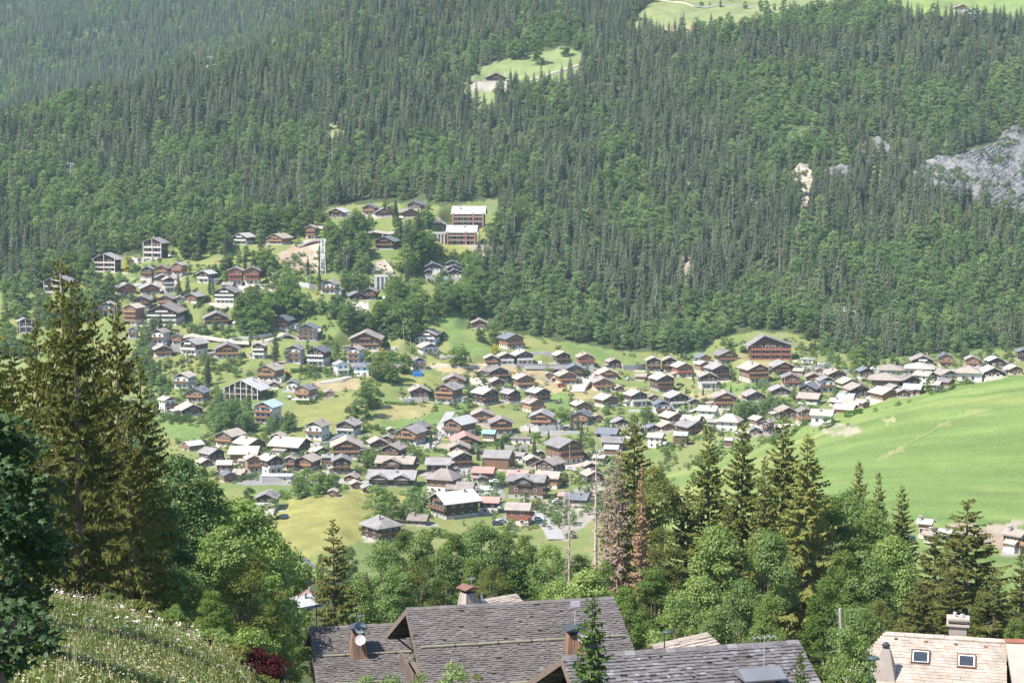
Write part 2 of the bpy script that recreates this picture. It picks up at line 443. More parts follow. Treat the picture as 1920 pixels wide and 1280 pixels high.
def flatten(cx, cyy, r_in, r_out, z):
    """terrace the ground round a building"""
    r0, r1 = np.searchsorted(YR, [cyy - r_out, cyy + r_out])
    c0, c1 = np.searchsorted(AC, [(cx - r_out) / cyy - 0.003, (cx + r_out) / cyy + 0.003])
    sub = Z[r0:r1, c0:c1]
    d = np.hypot(GX[r0:r1, c0:c1] - cx, GY[r0:r1, c0:c1] - cyy)
    w = np.clip((r_out - d) / (r_out - r_in), 0, 1); w = w * w * (3 - 2 * w)
    sub += (z - sub) * w
# ---------------------------------------------------------------- the village houses
# (centre px, base py, total width px, apex-to-base px, yaw, wall style, roof, extra label or '')
H = [
(202,511,60,36,-20,'g','g','wide dark apartment chalet with white balconies beside the yellow conifer'),
(293,485,53,39,-25,'g','g','tall dark apartment chalet with white balconies just under the forest edge'),
(458,459,48,22,-30,'w','l','white and dark chalet with pale roof highest on the left, below forest'),
(525,459,52,21,-30,'o','b',''),(585,448,26,26,-15,'m','n','small stone cottage with grey roof just left of the lattice mast'),
(278,522,25,23,-10,'d','g',''),(306,516,34,19,-15,'m','n',''),(337,517,31,25,-25,'o','g',''),(304,528,26,14,0,'m','b',''),
(316,547,26,28,10,'w','n',''),(236,553,45,22,10,'r','g',''),(281,552,44,20,5,'r','g',''),(268,577,40,23,-10,'d','g',''),
(314,574,40,21,-15,'m','g',''),(365,569,42,20,-30,'m','g',''),(388,531,40,24,-30,'w','l','white and dark chalet with pale roof left of the twin red-gabled house'),
(458,533,62,33,-5,'twinr','g','reddish house with two steep gables side by side on the hillside'),
(427,570,54,32,-15,'w','g','dark chalet with wide white balcony below the twin red-gabled house'),
(203,590,42,24,-10,'p','b',''),(252,610,44,40,-30,'m','b',''),(312,610,80,39,-15,'w','n','large white-terraced chalet with dark gable, broadest on the left hillside'),
(406,610,50,25,0,'d','g',''),(529,618,52,26,-20,'m','d',''),(577,639,46,32,-10,'p','d','white house with dark roof and white window storeys above the terraced road'),
(301,647,40,30,-25,'p','n',''),(333,646,24,20,-10,'o','g',''),(365,667,58,31,-35,'w','g',''),(304,669,40,22,10,'m','n',''),
(426,672,49,28,0,'m','g',''),(488,673,32,31,-15,'w','b',''),(554,680,42,33,-15,'p','g',''),(598,686,50,35,-20,'w','d',''),
(250,634,22,20,-10,'p','g',''),(240,694,26,14,-10,'k','b',''),
(112,549,66,33,-15,'g','g','pale apartment block half hidden behind the left spruce tips'),(46,625,30,29,10,'g','g','grey apartment block behind the spruces near the left edge'),
(636,409,46,19,-20,'d','l',''),(695,402,35,19,-15,'m','d',''),(719,407,39,17,5,'m','d',''),(764,409,42,18,20,'m','n',''),(782,393,40,16,-20,'d','d',''),
(880,424,66,37,84,'A','l','upper red-brick flats with white roof, highest large building'),(867,459,60,36,84,'A','l','lower red-brick flats with white roof on a grass bank'),
(726,468,52,25,-15,'d','d','dark chalet with double gables left of the red-brick flats'),
(812,508,32,16,0,'w','d',''),(803,521,18,16,5,'w','d',''),(848,500,24,10,0,'d','d',''),(851,509,27,12,0,'d','d',''),(853,519,28,15,0,'w','d',''),
(619,551,41,26,-15,'p','n',''),(668,565,36,18,10,'d','d',''),(695,562,34,22,-10,'d','n',''),
(687,658,68,36,-5,'m','n','broad brown chalet with three rows of flower-lined wooden balconies'),(667,682,38,33,-20,'p','n',''),
(805,643,47,24,-15,'w','n',''),(803,664,46,21,15,'p','b',''),(784,694,33,24,10,'p','n','white house with dark gable just above the blue container'),
(899,618,32,20,0,'m','n','small brown chalet alone on the green lawn under the forest'),(958,655,54,29,25,'o','d','orange chalet with white posts standing by the lawn below the forest'),
(921,686,30,21,5,'m','b',''),(948,684,36,23,10,'w','b',''),(980,684,46,27,15,'w','l',''),
(347,730,46,31,-25,'p','b','white and orange house with a blue parasol left of the tall dark spruce'),(372,754,50,27,-20,'o','d',''),
(462,751,92,38,-25,'F','l','widest apartment chalet with a white frame and dark glazed front'),(508,716,58,32,-25,'o','b','orange timber house with white base and pink parasol above the framed apartments'),
(575,750,50,28,-30,'o','g',''),(617,745,22,14,0,'o','n',''),(550,733,30,20,-15,'p','g',''),(516,728,22,13,-10,'d','b',''),
(640,704,34,27,15,'u','g','pale blue and white gabled house below the brown balconied chalet'),(680,705,36,24,80,'u','d','pale blue glazed house with flat dark roof beside the big round trees'),
(314,772,36,28,25,'p','b',''),(356,780,56,22,15,'d','b',''),(503,795,60,42,-25,'P','u','tall white house with orange balconies and blue-grey roof'),
(596,826,52,36,-25,'p','b','white house with tan roof and red awning below the steep meadow'),(654,817,54,29,-20,'w','n',''),
(432,838,62,30,-35,'m','b',''),(522,828,34,16,-15,'d','b',''),(362,846,44,18,-60,'k','l','low building with pale green-white roof at the left of the old village'),
(397,865,54,23,35,'d','g',''),(384,876,34,14,20,'d','b',''),(422,884,34,20,80,'d','b',''),(429,905,34,20,15,'k','d',''),
(469,848,66,25,35,'d','b',''),(545,853,86,29,60,'d','b',''),(460,872,64,33,78,'m','b',''),(474,887,34,34,10,'o','b',''),(508,891,52,37,30,'w','b','dark-timbered house with white frames and twin tan roofs in old village'),
(545,881,26,26,-10,'m','n',''),(577,882,56,27,-25,'m','b',''),(600,856,40,18,20,'d','b',''),(650,859,60,36,0,'m','b','large brown gable-front chalet with tan roof left of the round dark tree'),
(641,889,38,34,0,'d','g',''),(615,878,26,26,80,'m','g',''),(640,835,44,18,-10,'d','d',''),(708,842,42,20,10,'m','b',''),(739,861,52,28,-20,'d','b',''),
(744,891,82,33,75,'dx','b','long dark chalet with tan roof and a central front gable'),(737,914,98,29,80,'dx','g','long low dark building with grey roof and two front gables'),
(502,958,50,34,-10,'w','g','grey-roofed house behind the grassy knoll'),(497,976,46,14,75,'k','g',''),(625,932,22,15,-10,'k','b','tiny grey shed on top of the grassy knoll'),(667,917,26,13,10,'k','b',''),
(733,815,18,14,10,'k','b',''),(771,834,64,33,-25,'o','g',''),(783,817,54,24,-25,'d','g',''),(727,831,28,15,-10,'d','g',''),
(786,747,44,23,5,'d','b',''),(842,756,60,36,-25,'o','g','large orange chalet with grey roof and wooden balconies above the steep meadow'),(851,724,44,21,0,'o','n',''),
(934,713,46,25,10,'d','g',''),(931,729,35,20,15,'m','n',''),(903,706,22,8,0,'k','n',''),(982,731,46,29,15,'o','b',''),(910,761,56,32,35,'d','b',''),
(957,755,42,24,35,'d','g',''),(1010,755,50,27,30,'d','g',''),(1000,774,48,26,28,'o','n',''),(1029,709,16,11,5,'k','n',''),(1061,721,46,25,15,'o','b',''),
(1077,708,38,25,5,'d','d',''),(1053,683,38,24,15,'d','b',''),(1097,687,38,25,10,'r','b',''),(1129,733,46,25,10,'o','n',''),(1138,712,48,20,10,'o','b',''),
(904,793,42,25,0,'o','n',''),(862,821,70,37,-35,'q','l','big white hotel with pale roof and white arcade ground floor'),(939,815,50,32,5,'m','n',''),(918,827,30,20,75,'m','t','chalet with half turquoise roof beside the white hotel'),
(872,838,58,23,5,'d','r',''),(861,853,42,23,0,'m','b',''),(1016,801,50,30,-5,'o','g','orange chalet with two wooden balconies above the parked cars'),(1090,798,42,27,-10,'o','d',''),
(1090,774,44,22,20,'o','b',''),(1137,764,52,23,30,'m','g',''),(864,878,50,31,15,'d','b',''),(823,889,52,29,84,'d','g',''),(935,882,62,35,75,'k','g','large plain grey roof like a barn in the village centre'),
(975,867,34,18,60,'w','g',''),(908,903,48,26,78,'d','r',''),(903,906,20,14,5,'d','g',''),(833,926,76,42,65,'qh','n','big white house with dark upper floor and hipped grey-brown roof'),
(865,929,60,23,78,'d','n',''),(852,975,104,48,-60,'d','l','largest dark chalet with broad pale roof at the village bottom'),(919,963,44,30,80,'w','r',''),(973,986,54,41,80,'r','n','reddish house with brown-grey roof by the curving road'),
(990,937,80,45,76,'dx','g','big dark chalet with grey cross-gabled roof near the white van'),(972,902,46,19,80,'d','r',''),(1028,917,54,31,78,'o','b',''),(998,876,38,21,10,'d','b',''),
(1031,886,62,25,-30,'d','n',''),(1058,872,80,47,30,'m','g','large grey-roofed chalet behind the bare dead trunk'),(1150,846,48,26,80,'d','g',''),(1140,823,50,19,75,'d','d',''),
(1147,854,32,19,80,'k','u',''),(1083,946,54,19,75,'d','d',''),(1110,906,46,23,20,'d','b',''),
(1150,692,33,20,15,'d','b',''),(1240,697,60,28,5,'twind','b','dark double-gabled chalet with tan roofs below the forest edge'),(1318,681,36,17,20,'o','d',''),(1317,698,34,21,25,'o','b',''),
(1361,682,52,25,15,'m','g',''),(1442,675,90,46,8,'B','g','big red balconied apartment block with asymmetric roof under the forest'),(1279,708,46,28,20,'r','b',''),(1241,735,52,33,25,'d','b',''),
(1203,714,26,13,75,'k','b',''),(1326,730,42,32,10,'w','b',''),(1345,714,52,31,25,'d','g',''),(1413,718,64,36,25,'m','b','large brown chalet with pale roof left below the red apartment block'),
(1465,703,54,25,15,'d','g',''),(1482,726,40,26,5,'r','g',''),(1525,717,34,18,5,'m','b',''),(1192,763,50,30,25,'w','g',''),(1268,767,54,31,20,'w','g',''),
(1240,779,38,28,10,'p','d',''),(1358,767,54,32,8,'m','n',''),(1413,753,50,20,15,'d','n',''),(1461,742,44,18,10,'d','g',''),(1518,741,46,21,-15,'d','d',''),
(1328,779,44,17,75,'p','b',''),(1260,793,52,19,30,'m','b',''),(1298,796,46,15,70,'m','b',''),(1294,817,60,26,35,'d','g',''),(1223,811,32,15,15,'d','d',''),
(1230,840,36,27,75,'p','b',''),(1277,835,30,25,80,'k','l','weathered plank barn with pale roof at the edge of green field'),(1367,839,20,18,75,'k','l','tiny hut with striped pale roof standing in the green field'),
(1367,810,54,31,75,'ph','b',''),(1421,801,38,20,35,'m','b',''),(1441,814,26,27,-40,'d','g',''),(1474,786,48,23,15,'d','b',''),
(1507,798,36,33,15,'m','g',''),(1542,798,48,29,80,'p','b','white house with tan roof and balcony just above the garden plots'),(1518,759,50,21,75,'w','b',''),(1548,736,40,30,12,'p','g',''),
(1566,713,48,20,15,'d','b',''),(1536,701,18,11,5,'r','n',''),(1590,729,50,19,20,'m','b',''),(1606,746,56,25,20,'d','b',''),(1622,709,36,20,15,'d','d',''),
(1670,706,50,20,0,'ph','b',''),(1660,727,60,24,0,'mh','b',''),(1724,704,54,21,0,'ph','b',''),(1703,727,46,23,25,'d','n',''),(1733,724,44,27,60,'p','b',''),
(1728,688,48,22,5,'w','n',''),(1772,688,32,25,5,'o','d',''),(1822,689,30,22,5,'o','n',''),(1865,690,40,21,15,'d','l',''),(1916,677,28,23,15,'d','d',''),
(1773,719,50,25,25,'p','b',''),(1815,717,46,29,0,'ph','b',''),(1837,702,28,15,15,'d','n',''),(1858,720,50,18,15,'w','l',''),(1900,705,38,16,20,'m','b',''),
(1675,744,44,22,25,'d','g',''),(1712,751,42,20,75,'k','u',''),(1773,741,36,15,60,'k','g',''),(1822,733,44,16,80,'flat','l','plain flat-topped pale block showing above the green hill crest'),
(1588,754,40,15,70,'p','u',''),(1605,767,50,17,75,'d','b',''),(1658,772,62,28,35,'o','b','orange-balconied chalet with dormered tan roof touching the green hill'),(1707,760,30,14,60,'k','g',''),
(1585,780,46,14,75,'k','b',''),(1620,776,24,12,30,'k','b',''),(1514,681,28,8,80,'flat','l','low white workshop below the red apartment block'),
(930,154,42,17,0,'d','n','lone dark chalet in the upper forest clearing'),(1241,68,34,13,10,'d','b','chalet with pale roof at the foot of the high meadow'),
(1800,21,26,13,25,'m','b','left barn of the pair on the high right meadow'),(1820,31,38,16,20,'w','b','right chalet of the pair on the high right meadow'),(1311,56,20,9,0,'d','n','small dark hut at the lower edge of the high meadow'),
(715,1018,86,44,35,'dh','g','rambling grey-roofed inn behind the broadleaf belt'),(785,986,46,18,75,'d','n',''),
(1735,1012,36,38,75,'o','l','orange chalet with pale roof between the right spruces'),(1770,1018,42,20,70,'o','l',''),(1742,1036,32,18,70,'r','b',''),(1903,1085,56,44,60,'m','b','tan-roofed chalet at the right edge by the bare soil'),
(977,833,40,12,82,'flat','n','flat-topped low building above the grey plank-like wall'),(1012,858,22,14,10,'d','b',''),(1248,808,40,15,20,'m','b',''),(1415,814,20,11,10,'d','g',''),(1498,703,24,10,75,'k','b',''),
(520,904,60,12,82,'flat','l','low pale garage row below the framed old house'),(428,541,26,9,75,'k','g',''),(337,565,15,10,0,'p','b',''),(1105,885,34,18,15,'d','b',''),(1125,870,30,17,70,'m','g',''),(1090,860,26,14,10,'d','n',''),(1180,838,34,17,20,'m','b',''),
(1195,812,30,15,-15,'d','n',''),(1163,800,34,16,15,'w','g',''),(1120,790,24,12,10,'k','b',''),(1392,824,30,14,20,'d','b',''),(1340,800,30,14,70,'m','g',''),(1570,762,34,14,70,'w','b',''),(1640,758,34,15,20,'m','g',''),(1752,742,32,13,70,'d','b',''),(1690,757,30,13,15,'d','n',''),
(690,925,30,14,10,'k','g',''),(660,905,34,16,-15,'d','b',''),(590,905,34,13,70,'k','n',''),(770,870,28,15,15,'m','n',''),(1060,940,30,16,75,'m','r',''),(450,895,30,14,70,'d','b',''),(1300,760,26,13,15,'d','g',''),(1225,752,24,12,10,'k','n',''),(1160,735,24,12,15,'d','b',''),
]
H = [h for h in H if h[2]]
STY = {'d': ('dark brown', 'grey_stone', 'dark_timber', .22, 'brown_timber'), 'm': ('mid-brown', 'cream_plaster', 'brown_timber', .3, 'orange_timber'),
 'o': ('orange-brown', 'cream_plaster', 'orange_timber', .3, 'orange_timber'), 'r': ('reddish-brown', 'cream_plaster', 'red_timber', .3, 'red_timber'),
 'w': ('white-based dark', 'white_plaster', 'dark_timber', .5, 'white_plaster'), 'p': ('white-walled', 'white_plaster', 'dark_timber', 1.0, 'brown_timber'),
 'P': ('white-walled', 'white_plaster', 'dark_timber', 1.0, 'orange_timber'), 'u': ('pale blue', 'white_plaster', 'pale_blue', .4, 'white_plaster'),
 'k': ('plain timber', 'grey_stone', 'brown_timber', .12, None), 'g': ('dark apartment', 'dark_timber', 'dark_timber', .5, 'window_frame'),
 'F': ('framed', 'dark_timber', 'dark_timber', .5, 'dark_timber'), 'A': ('red', 'dark_timber', 'dark_timber', .5, 'brown_timber'),
 'B': ('red', 'brown_timber', 'dark_timber', .8, 'red_timber'), 'q': ('white', 'white_plaster', 'brown_timber', .45, 'brown_timber')}
ROOFN = {'g': 'grey', 'b': 'tan', 'l': 'pale', 'd': 'slate', 'n': 'grey-brown', 'u': 'blue-grey', 'r': 'rusty', 't': 'turquoise'}
ORD = ['', 'second', 'third', 'fourth', 'fifth', 'sixth', 'seventh', 'eighth', 'ninth', 'tenth', 'eleventh', 'twelfth', 'thirteenth', 'fourteenth', 'fifteenth', 'sixteenth', 'seventeenth', 'eighteenth', 'nineteenth', 'twentieth']
LANDM = [('lattice mast', 606, 480), ('red-brick flats', 880, 440), ('concrete viaduct', 718, 535), ('framed apartments', 462, 735), ('blue container', 783, 700),
 ('red apartment block', 1442, 655), ('round dark tree', 690, 855), ('grassy knoll', 590, 950), ('white van', 905, 915), ('yellow conifer', 237, 495), ('left spruce tips', 180, 600),
 ('twin red gables', 458, 515), ('garden plots', 1590, 795), ('white hotel', 862, 800), ('brown balconied chalet', 687, 640), ('orange lawn chalet', 958, 640), ('parked cars', 1015, 810),
 ('bare dead trunk', 1068, 860), ('hill crest', 1790, 720), ('striped hut', 1360, 830), ('gravel driveway', 1095, 720), ('forest edge', 1240, 680), ('hipped tan roofs', 1690, 700), ('tall village spruce', 391, 700), ('terraced road', 540, 630)]

def win_mesh():
    b = MB()
    t = 0.1
    b.box(-.5, .5, -.06, .06, .5 - t, .5, 0); b.box(-.5, .5, -.06, .06, -.5, -.5 + t, 0)
    b.box(-.5, -.5 + t, -.06, .06, -.5 + t, .5 - t, 0); b.box(.5 - t, .5, -.06, .06, -.5 + t, .5 - t, 0)
    b.poly([(-.4, -.01, -.4), (.4, -.01, -.4), (.4, -.01, .4), (-.4, -.01, .4)], 1)
    return b.mesh('window', [MAT['window_frame'], MAT['glass']])
WIN = win_mesh()
FOOT = []       # footprints for later tree placement: (X, Y, radius, px0, px1, py0, py1)

def roof_mb(b, W, L, eave, rise, o, th=0.28, asym=0.0):
    """saddle roof with overhang, ridge along y; asym shifts the ridge sideways"""
    xm = asym * W
    kl = rise / (W/2 - o + xm); kr = rise / (W/2 - o - xm)
    zl = eave + rise - kl * (W/2 + xm); zr = eave + rise - kr * (W/2 - xm)
    b.prism([(-W/2, zl), (-W/2, zl + th), (xm, eave + rise + th), (W/2, zr + th), (W/2, zr), (xm, eave + rise)], -L/2, L/2, 0)

def hip_mb(b, W, L, eave, rise, th=0.25):
    e = [(-W/2,-L/2),(W/2,-L/2),(W/2,L/2),(-W/2,L/2)]
    i = min(W, L) * 0.42
    rg = [(0, -L/2 + i), (0, L/2 - i)] if L > W else [(-W/2 + i, 0), (W/2 - i, 0)]
    lo = [(x, y, eave) for x, y in e]; up = [(x, y, eave + th) for x, y in e]
    tp = [(x, y, eave + th + rise) for x, y in rg]
    b.poly(lo[::-1])
    for a in range(4):
        c = (a + 1) % 4
        b.poly([lo[a], lo[c], up[c], up[a]])
    if L > W:
        b.poly([up[0], up[1], tp[0]]); b.poly([up[1], up[2], tp[1], tp[0]]); b.poly([up[2], up[3], tp[1]]); b.poly([up[3], up[0], tp[0], tp[1]])
    else:
        b.poly([up[3], up[0], tp[0]]); b.poly([up[0], up[1], tp[1], tp[0]]); b.poly([up[1], up[2], tp[1]]); b.poly([up[2], up[3], tp[0], tp[1]])

def gable_block(root, W, L, H_, st, roofk, cx=0.0, asym=0.0, hip=False, front=True, flat=False, big=False, seed=0):
    """one volume with walls, roof, balconies, windows, chimney (parts of root)"""
    rr = random.Random(seed)
    desc, low, upm, lf, rail = STY[st]
    o = max(0.65, min(1.9, 0.105 * W)) if st not in 'k' else 0.5
    ww, wl = W - 2*o, L - 2*o*0.9
    rise = (W/2 - o) * ((0.45 if st != 'A' else .62) if not hip else 0.5)
    if flat: rise = 0.01
    eave = max(2.1, H_ - rise - 0.3)
    if hip: rise = max(1.5, H_ - max(2.3, H_ * .6)); eave = max(2.3, H_ - rise)
    h1 = max(0.6, eave * lf) if lf < 1 else eave
    b = MB(); b.box(cx - ww/2, cx + ww/2, -wl/2, wl/2, -5, h1, 0, skip='b' + ('t' if lf < 1 else ''))
    b.build('wall', MAT[low], root)
    e = 0.05
    b = MB()
    if hip or flat:
        if lf < 1: b.box(cx - ww/2 - e, cx + ww/2 + e, -wl/2 - e, wl/2 + e, h1, eave + 0.1, 0)
    else:
        xm = asym * W
        prof = [(cx - ww/2 - e, h1), (cx + ww/2 + e, h1), (cx + ww/2 + e, eave), (cx + xm, eave + rise), (cx - ww/2 - e, eave)]
        if lf >= 1: prof = [(cx - ww/2 - e, eave), (cx + ww/2 + e, eave), (cx + xm, eave + rise)]
        b.prism([(x, z) for x, z in prof], -wl/2 - e, wl/2 + e, 0)
    if b.v: b.build('upper_wall', MAT[upm], root)
    b = MB()
    if flat: b.box(-W/2, W/2, -L/2, L/2, eave, eave + 0.35)
    elif hip: hip_mb(b, W, L, eave, rise)
    else: roof_mb(b, W, L, eave, rise, o, asym=asym)
    for i, v in enumerate(b.v): b.v[i] = (v[0] + cx, v[1], v[2])
    roof = b.build('roof', MAT['roof_' + roofk], root)
    # chimney
    if st not in ('k',) and not flat and rr.random() < .75:
        xc = cx + rr.choice([-1, 1]) * W * rr.uniform(.08, .2); yc = rr.uniform(-.2, .3) * L
        zc = eave + rise * 0.5
        c = MB(); s = 0.32
        c.box(xc - s, xc + s, yc - s, yc + s, zc, eave + rise + .7, 0); c.box(xc - s - .12, xc + s + .12, yc - s - .12, yc + s + .12, eave + rise + .85, eave + rise + .98, 1)
        for dx in (-s + .08, s - .08):
            for dy in (-s + .08, s - .08): c.box(xc + dx - .07, xc + dx + .07, yc + dy - .07, yc + dy + .07, eave + rise + .7, eave + rise + .85, 0)
        c.build('chimney', [MAT['brick_chimney'], MAT['grey_stone']], roof)
    ns = max(1, int(round(eave / 2.7)))
    sh = eave / ns
    yf = -wl/2 - e
    def windows(n, z, y, half, ry=0, w=1.1, h=1.25):
        if n < 1: return
        for i in range(n):
            x = (i + 0.5) / n * 2 * half - half
            if ry == 0: loc, rt = (cx + x, y - .04, z), (0, 0, 0)
            else: loc, rt = ((cx + y), x, z), (0, 0, ry)
            link('window', WIN, root, loc, rt, (w * rr.uniform(.9, 1.15), 1, h))
    if st == 'k':
        b = MB(); b.box(cx - .9, cx + .9, yf - .06, yf + .02, 0.02, min(2.1, eave - .1)); b.build('door', MAT['dark_timber'], root)
        windows(1, eave * .75, yf, ww * .3)
    elif st in 'gFAB':
        # full-width balconies on every storey, dark glazing behind, white posts
        face = [(-wl/2, 0)] if st in 'gFB' else [(-wl/2, 0)]
        nsx = max(2, int(round((H_ if st == 'F' else eave) / 2.75))); shx = eave / max(1, int(round(eave / 2.75)))
        side = st == 'A'
        nb = max(3, int((ww if not side else wl) / 3.4))
        half = (ww if not side else wl) / 2
        nst = max(1, int(round(eave / 2.75)))
        for s in range(nst + (1 if st in 'gF' and rise > 3 else 0)):
            z0 = s * shx
            top = s >= nst
            hw = half * (0.45 if top else 1.0)
            b = MB()
            if side: X0 = ww/2 * (-1) - e; 
            if not side:
                b.box(cx - hw, cx + hw, yf - 1.4, yf, z0 - .12, z0 + .12, 0)
                b.box(cx - hw, cx + hw, yf - 1.4, yf - 1.28, z0 + .25, z0 + 1.0, 1)
            else:
                b.box(-ww/2 - 1.4, -ww/2, -hw, hw, z0 - .12, z0 + .12, 0)
                b.box(-ww/2 - 1.4, -ww/2 - 1.28, -hw, hw, z0 + .25, z0 + .95, 1)
            if s > 0 or st != 'A':
                b.build('balcony', [MAT['window_frame' if st != 'B' else 'red_timber'], MAT[rail]], root)
            n2 = max(2, int(nb * hw / half))
            for i in range(n2):
                x = (i + .5) / n2 * 2 * hw - hw
                if not side: link('window', WIN, root, (cx + x, yf - .04, z0 + 1.25), (0, 0, 0), (2.0, 1, 2.0))
                else: link('window', WIN, root, (-ww/2 - .07, x, z0 + 1.25), (0, 0, R(-90)), (2.0, 1, 2.0))
        npost = nb // (1 if st == 'F' else 2) + 1 if st != 'F' else 6
        for i in range(npost + 1):
            x = -half + 2 * half * i / npost
            b = MB()
            if st == 'A':
                if i in (0, npost) or i % 2: b.box(-ww/2 - 1.55, -ww/2 + .1, x - .45, x + .45, -2, eave, 0)
            else:
                zt = eave + rise * (1 - abs(x) / half) * .9 if st in 'gF' else eave
                b.box(cx + x - .16, cx + x + .16, yf - 1.6, yf - 1.41, -2, zt, 0)
            if b.v: b.build('post', MAT['red_brick' if st == 'A' else 'red_timber' if st == 'B' else 'white_plaster'], root)
        windows(max(2, int(wl / 4)), eave * .6, ww/2 + e + .04, wl/2, R(90)); windows(max(2, int(wl / 4)), eave * .6, -ww/2 - e - .04, wl/2, R(-90)) if st != 'A' else None
    else:
        nw = max(2, int(ww / 2.6))
        for s in range(ns):
            z = s * sh
            balc = s >= 1 and rail
            windows(nw, z + sh * .5, yf, ww/2 * .88, 0, 1.2, min(1.5, sh * .55))
            if balc:
                b = MB()
                b.box(cx - ww/2 - .1, cx + ww/2 + .1, yf - 1.15, yf, z - .08, z + .08, 0)
                b.box(cx - ww/2 - .1, cx + ww/2 + .1, yf - 1.15, yf - 1.07, z + .2, z + .92, 0)
                b.box(cx - ww/2 - .1, cx - ww/2 - .02, yf - 1.06, yf, z + .2, z + .92, 0)
                b.box(cx + ww/2 + .02, cx + ww/2 + .1, yf - 1.06, yf, z + .2, z + .92, 0)
                for i in range(5):
                    x = cx - ww/2 + .1 + (ww - .2) * i / 4
                    b.box(x - .06, x + .06, yf - 1.17, yf - 1.06, z - .3, z + .98, 0)
                b.build('balcony', MAT[rail], root)
            for ry in (90, -90):
                windows(max(2, int(wl / 3.6)), z + sh * .5, math.copysign(ww/2 + e + .04, ry), wl/2 * .85, R(ry), 1.1, min(1.3, sh * .5))
        if rise > 1.7 and not hip and not flat:
            windows(2 if ww > 8 else 1, eave + rise * .3, yf, ww * .16, 0, 1.0, 1.0)
            if ww > 9 and st in 'dmorqwpP':
                b = MB(); b.box(cx - ww * .22, cx + ww * .22, yf - .95, yf, eave - .35, eave - .2); b.box(cx - ww * .22, cx + ww * .22, yf - .95, yf - .88, eave - .1, eave + .55)
                b.build('balcony', MAT[rail], root)
        b = MB(); b.box(cx - ww*.1 - .5, cx - ww*.1 + .5, yf - .09, yf - .05, 0.0, 2.0); b.build('door', MAT['brown_timber'], root)
    return eave, rise, ww, wl

def extras(root, ww, wl, eave, low, roofk, rr):
    """lean-to, terrace wall and woodpile that break up the plain block"""
    if rr.random() < .42:
        sx = rr.choice([-1, 1]); aw = ww * rr.uniform(.22, .4); y0 = rr.uniform(-.45, -.1) * wl; y1 = y0 + wl * rr.uniform(.35, .6); hz = min(eave * .75, rr.uniform(2.0, 2.7))
        x0 = ww / 2 + .06
        b = MB(); xa, xb = sorted((sx * x0, sx * (x0 + aw))); b.box(xa, xb, y0, y1, -4, hz - .25, 0, skip='b'); b.build('annex_wall', MAT[low], root)
        b = MB(); q = [(x0, hz + .35), (x0 + aw + .6, hz - .25), (x0 + aw + .6, hz - .08), (x0, hz + .55)]
        b.prism([(sx * x, z) for x, z in (q if sx > 0 else q[::-1])][::-1], y0 - .5, y1 + .4); b.build('annex_roof', MAT['roof_' + roofk], root)
        link('window', WIN, root, (sx * (x0 + aw * .5), y0 - .04, hz * .45), None, (min(1.4, aw * .5), 1, 1.0))
    if rr.random() < .55:
        d = rr.uniform(2.0, 4.0); w = ww * rr.uniform(.5, .65); ox = rr.uniform(-.1, .1) * ww
        b = MB(); b.box(ox - w, ox + w, -wl/2 - d, -wl/2 - .12, -4, -.05, 0); b.box(ox - w, ox + w, -wl/2 - d, -wl/2 - d + .25, -.05, rr.choice([.0, .6, .8]), 0); b.build('terrace', MAT[rr.choice(['grey_stone', 'concrete', 'cream_plaster'])], root)

def cross_gable(root, xs, W, Wg, eave, rise, st, roofk, ww):
    """front gables on the long side that faces the viewer (local -x side)"""
    desc, low, upm, lf, rail = STY[st]
    for y0 in xs:
        rg = Wg/2 * .42
        zb = eave + 0.3
        b = MB(); b.prism([(y0 - Wg/2, zb - 2.2), (y0 + Wg/2, zb - 2.2), (y0 + Wg/2, zb), (y0, zb + rg), (y0 - Wg/2, zb)][::-1], -ww/2 - .9, 0, 0, 'x')
        b.build('gable_wall', MAT[upm], root)
        b = MB(); k_ = rg / (Wg/2); q = Wg/2 + .7
        b.prism([(y0 - q, zb + rg - k_*q), (y0 - q, zb + rg - k_*q + .25), (y0, zb + rg + .25), (y0 + q, zb + rg - k_*q + .25), (y0 + q, zb + rg - k_*q), (y0, zb + rg)][::-1], -ww/2 - 1.8, 0, 0, 'x')
        b.build('gable_roof', MAT['roof_' + roofk], root)
        for d in (-.7, .7): link('window', WIN, root, (-ww/2 - .98, y0 + d, zb - .6), (0, 0, R(-90)), (1.1, 1, 1.3))

hits = [cast(h[0], h[1], 400 if h[1] > 990 and h[0] > 1650 else 640 if h[0] > 1560 and h[1] < 790 else 520) for h in H]
plans = []
for h, p in zip(H, hits):
    px, py, w, hh, yaw, st, rf, lab = h
    s = (p.y * CP - p.z * SP) / FPX
    hip = st.endswith('h') and len(st) > 1
    cross = st.endswith('x')
    twin = st.startswith('twin')
    flat = st == 'flat'
    s0 = 'p' if flat else st[-1] if twin else st[0]
    asp = 1.1 if s0 not in 'gFAB' else {'g': .75, 'F': .6, 'A': 1.45, 'B': .55}[s0]
    if cross: asp = 1.6
    if twin: asp = 0.55
    if flat: asp = 2.2
    ay = R(abs(yaw))
    w *= 1.05
    Wr = w * s / (math.cos(ay) + asp * math.sin(ay)); Lr = asp * Wr
    Hm = hh * s
    back = (Wr * math.sin(ay) + Lr * math.cos(ay)) / 2 * 0.85
    az = p.x / p.y
    cx, cyy = p.x + az * back, p.y + back
    plans.append((h, p, s, Wr, Lr, Hm, s0, hip, cross, twin, flat, cx, cyy))
    flatten(cx, cyy, max(Wr, Lr) * .55 + 1, max(Wr, Lr) * .55 + 9, p.z + 0.05)
order = {}
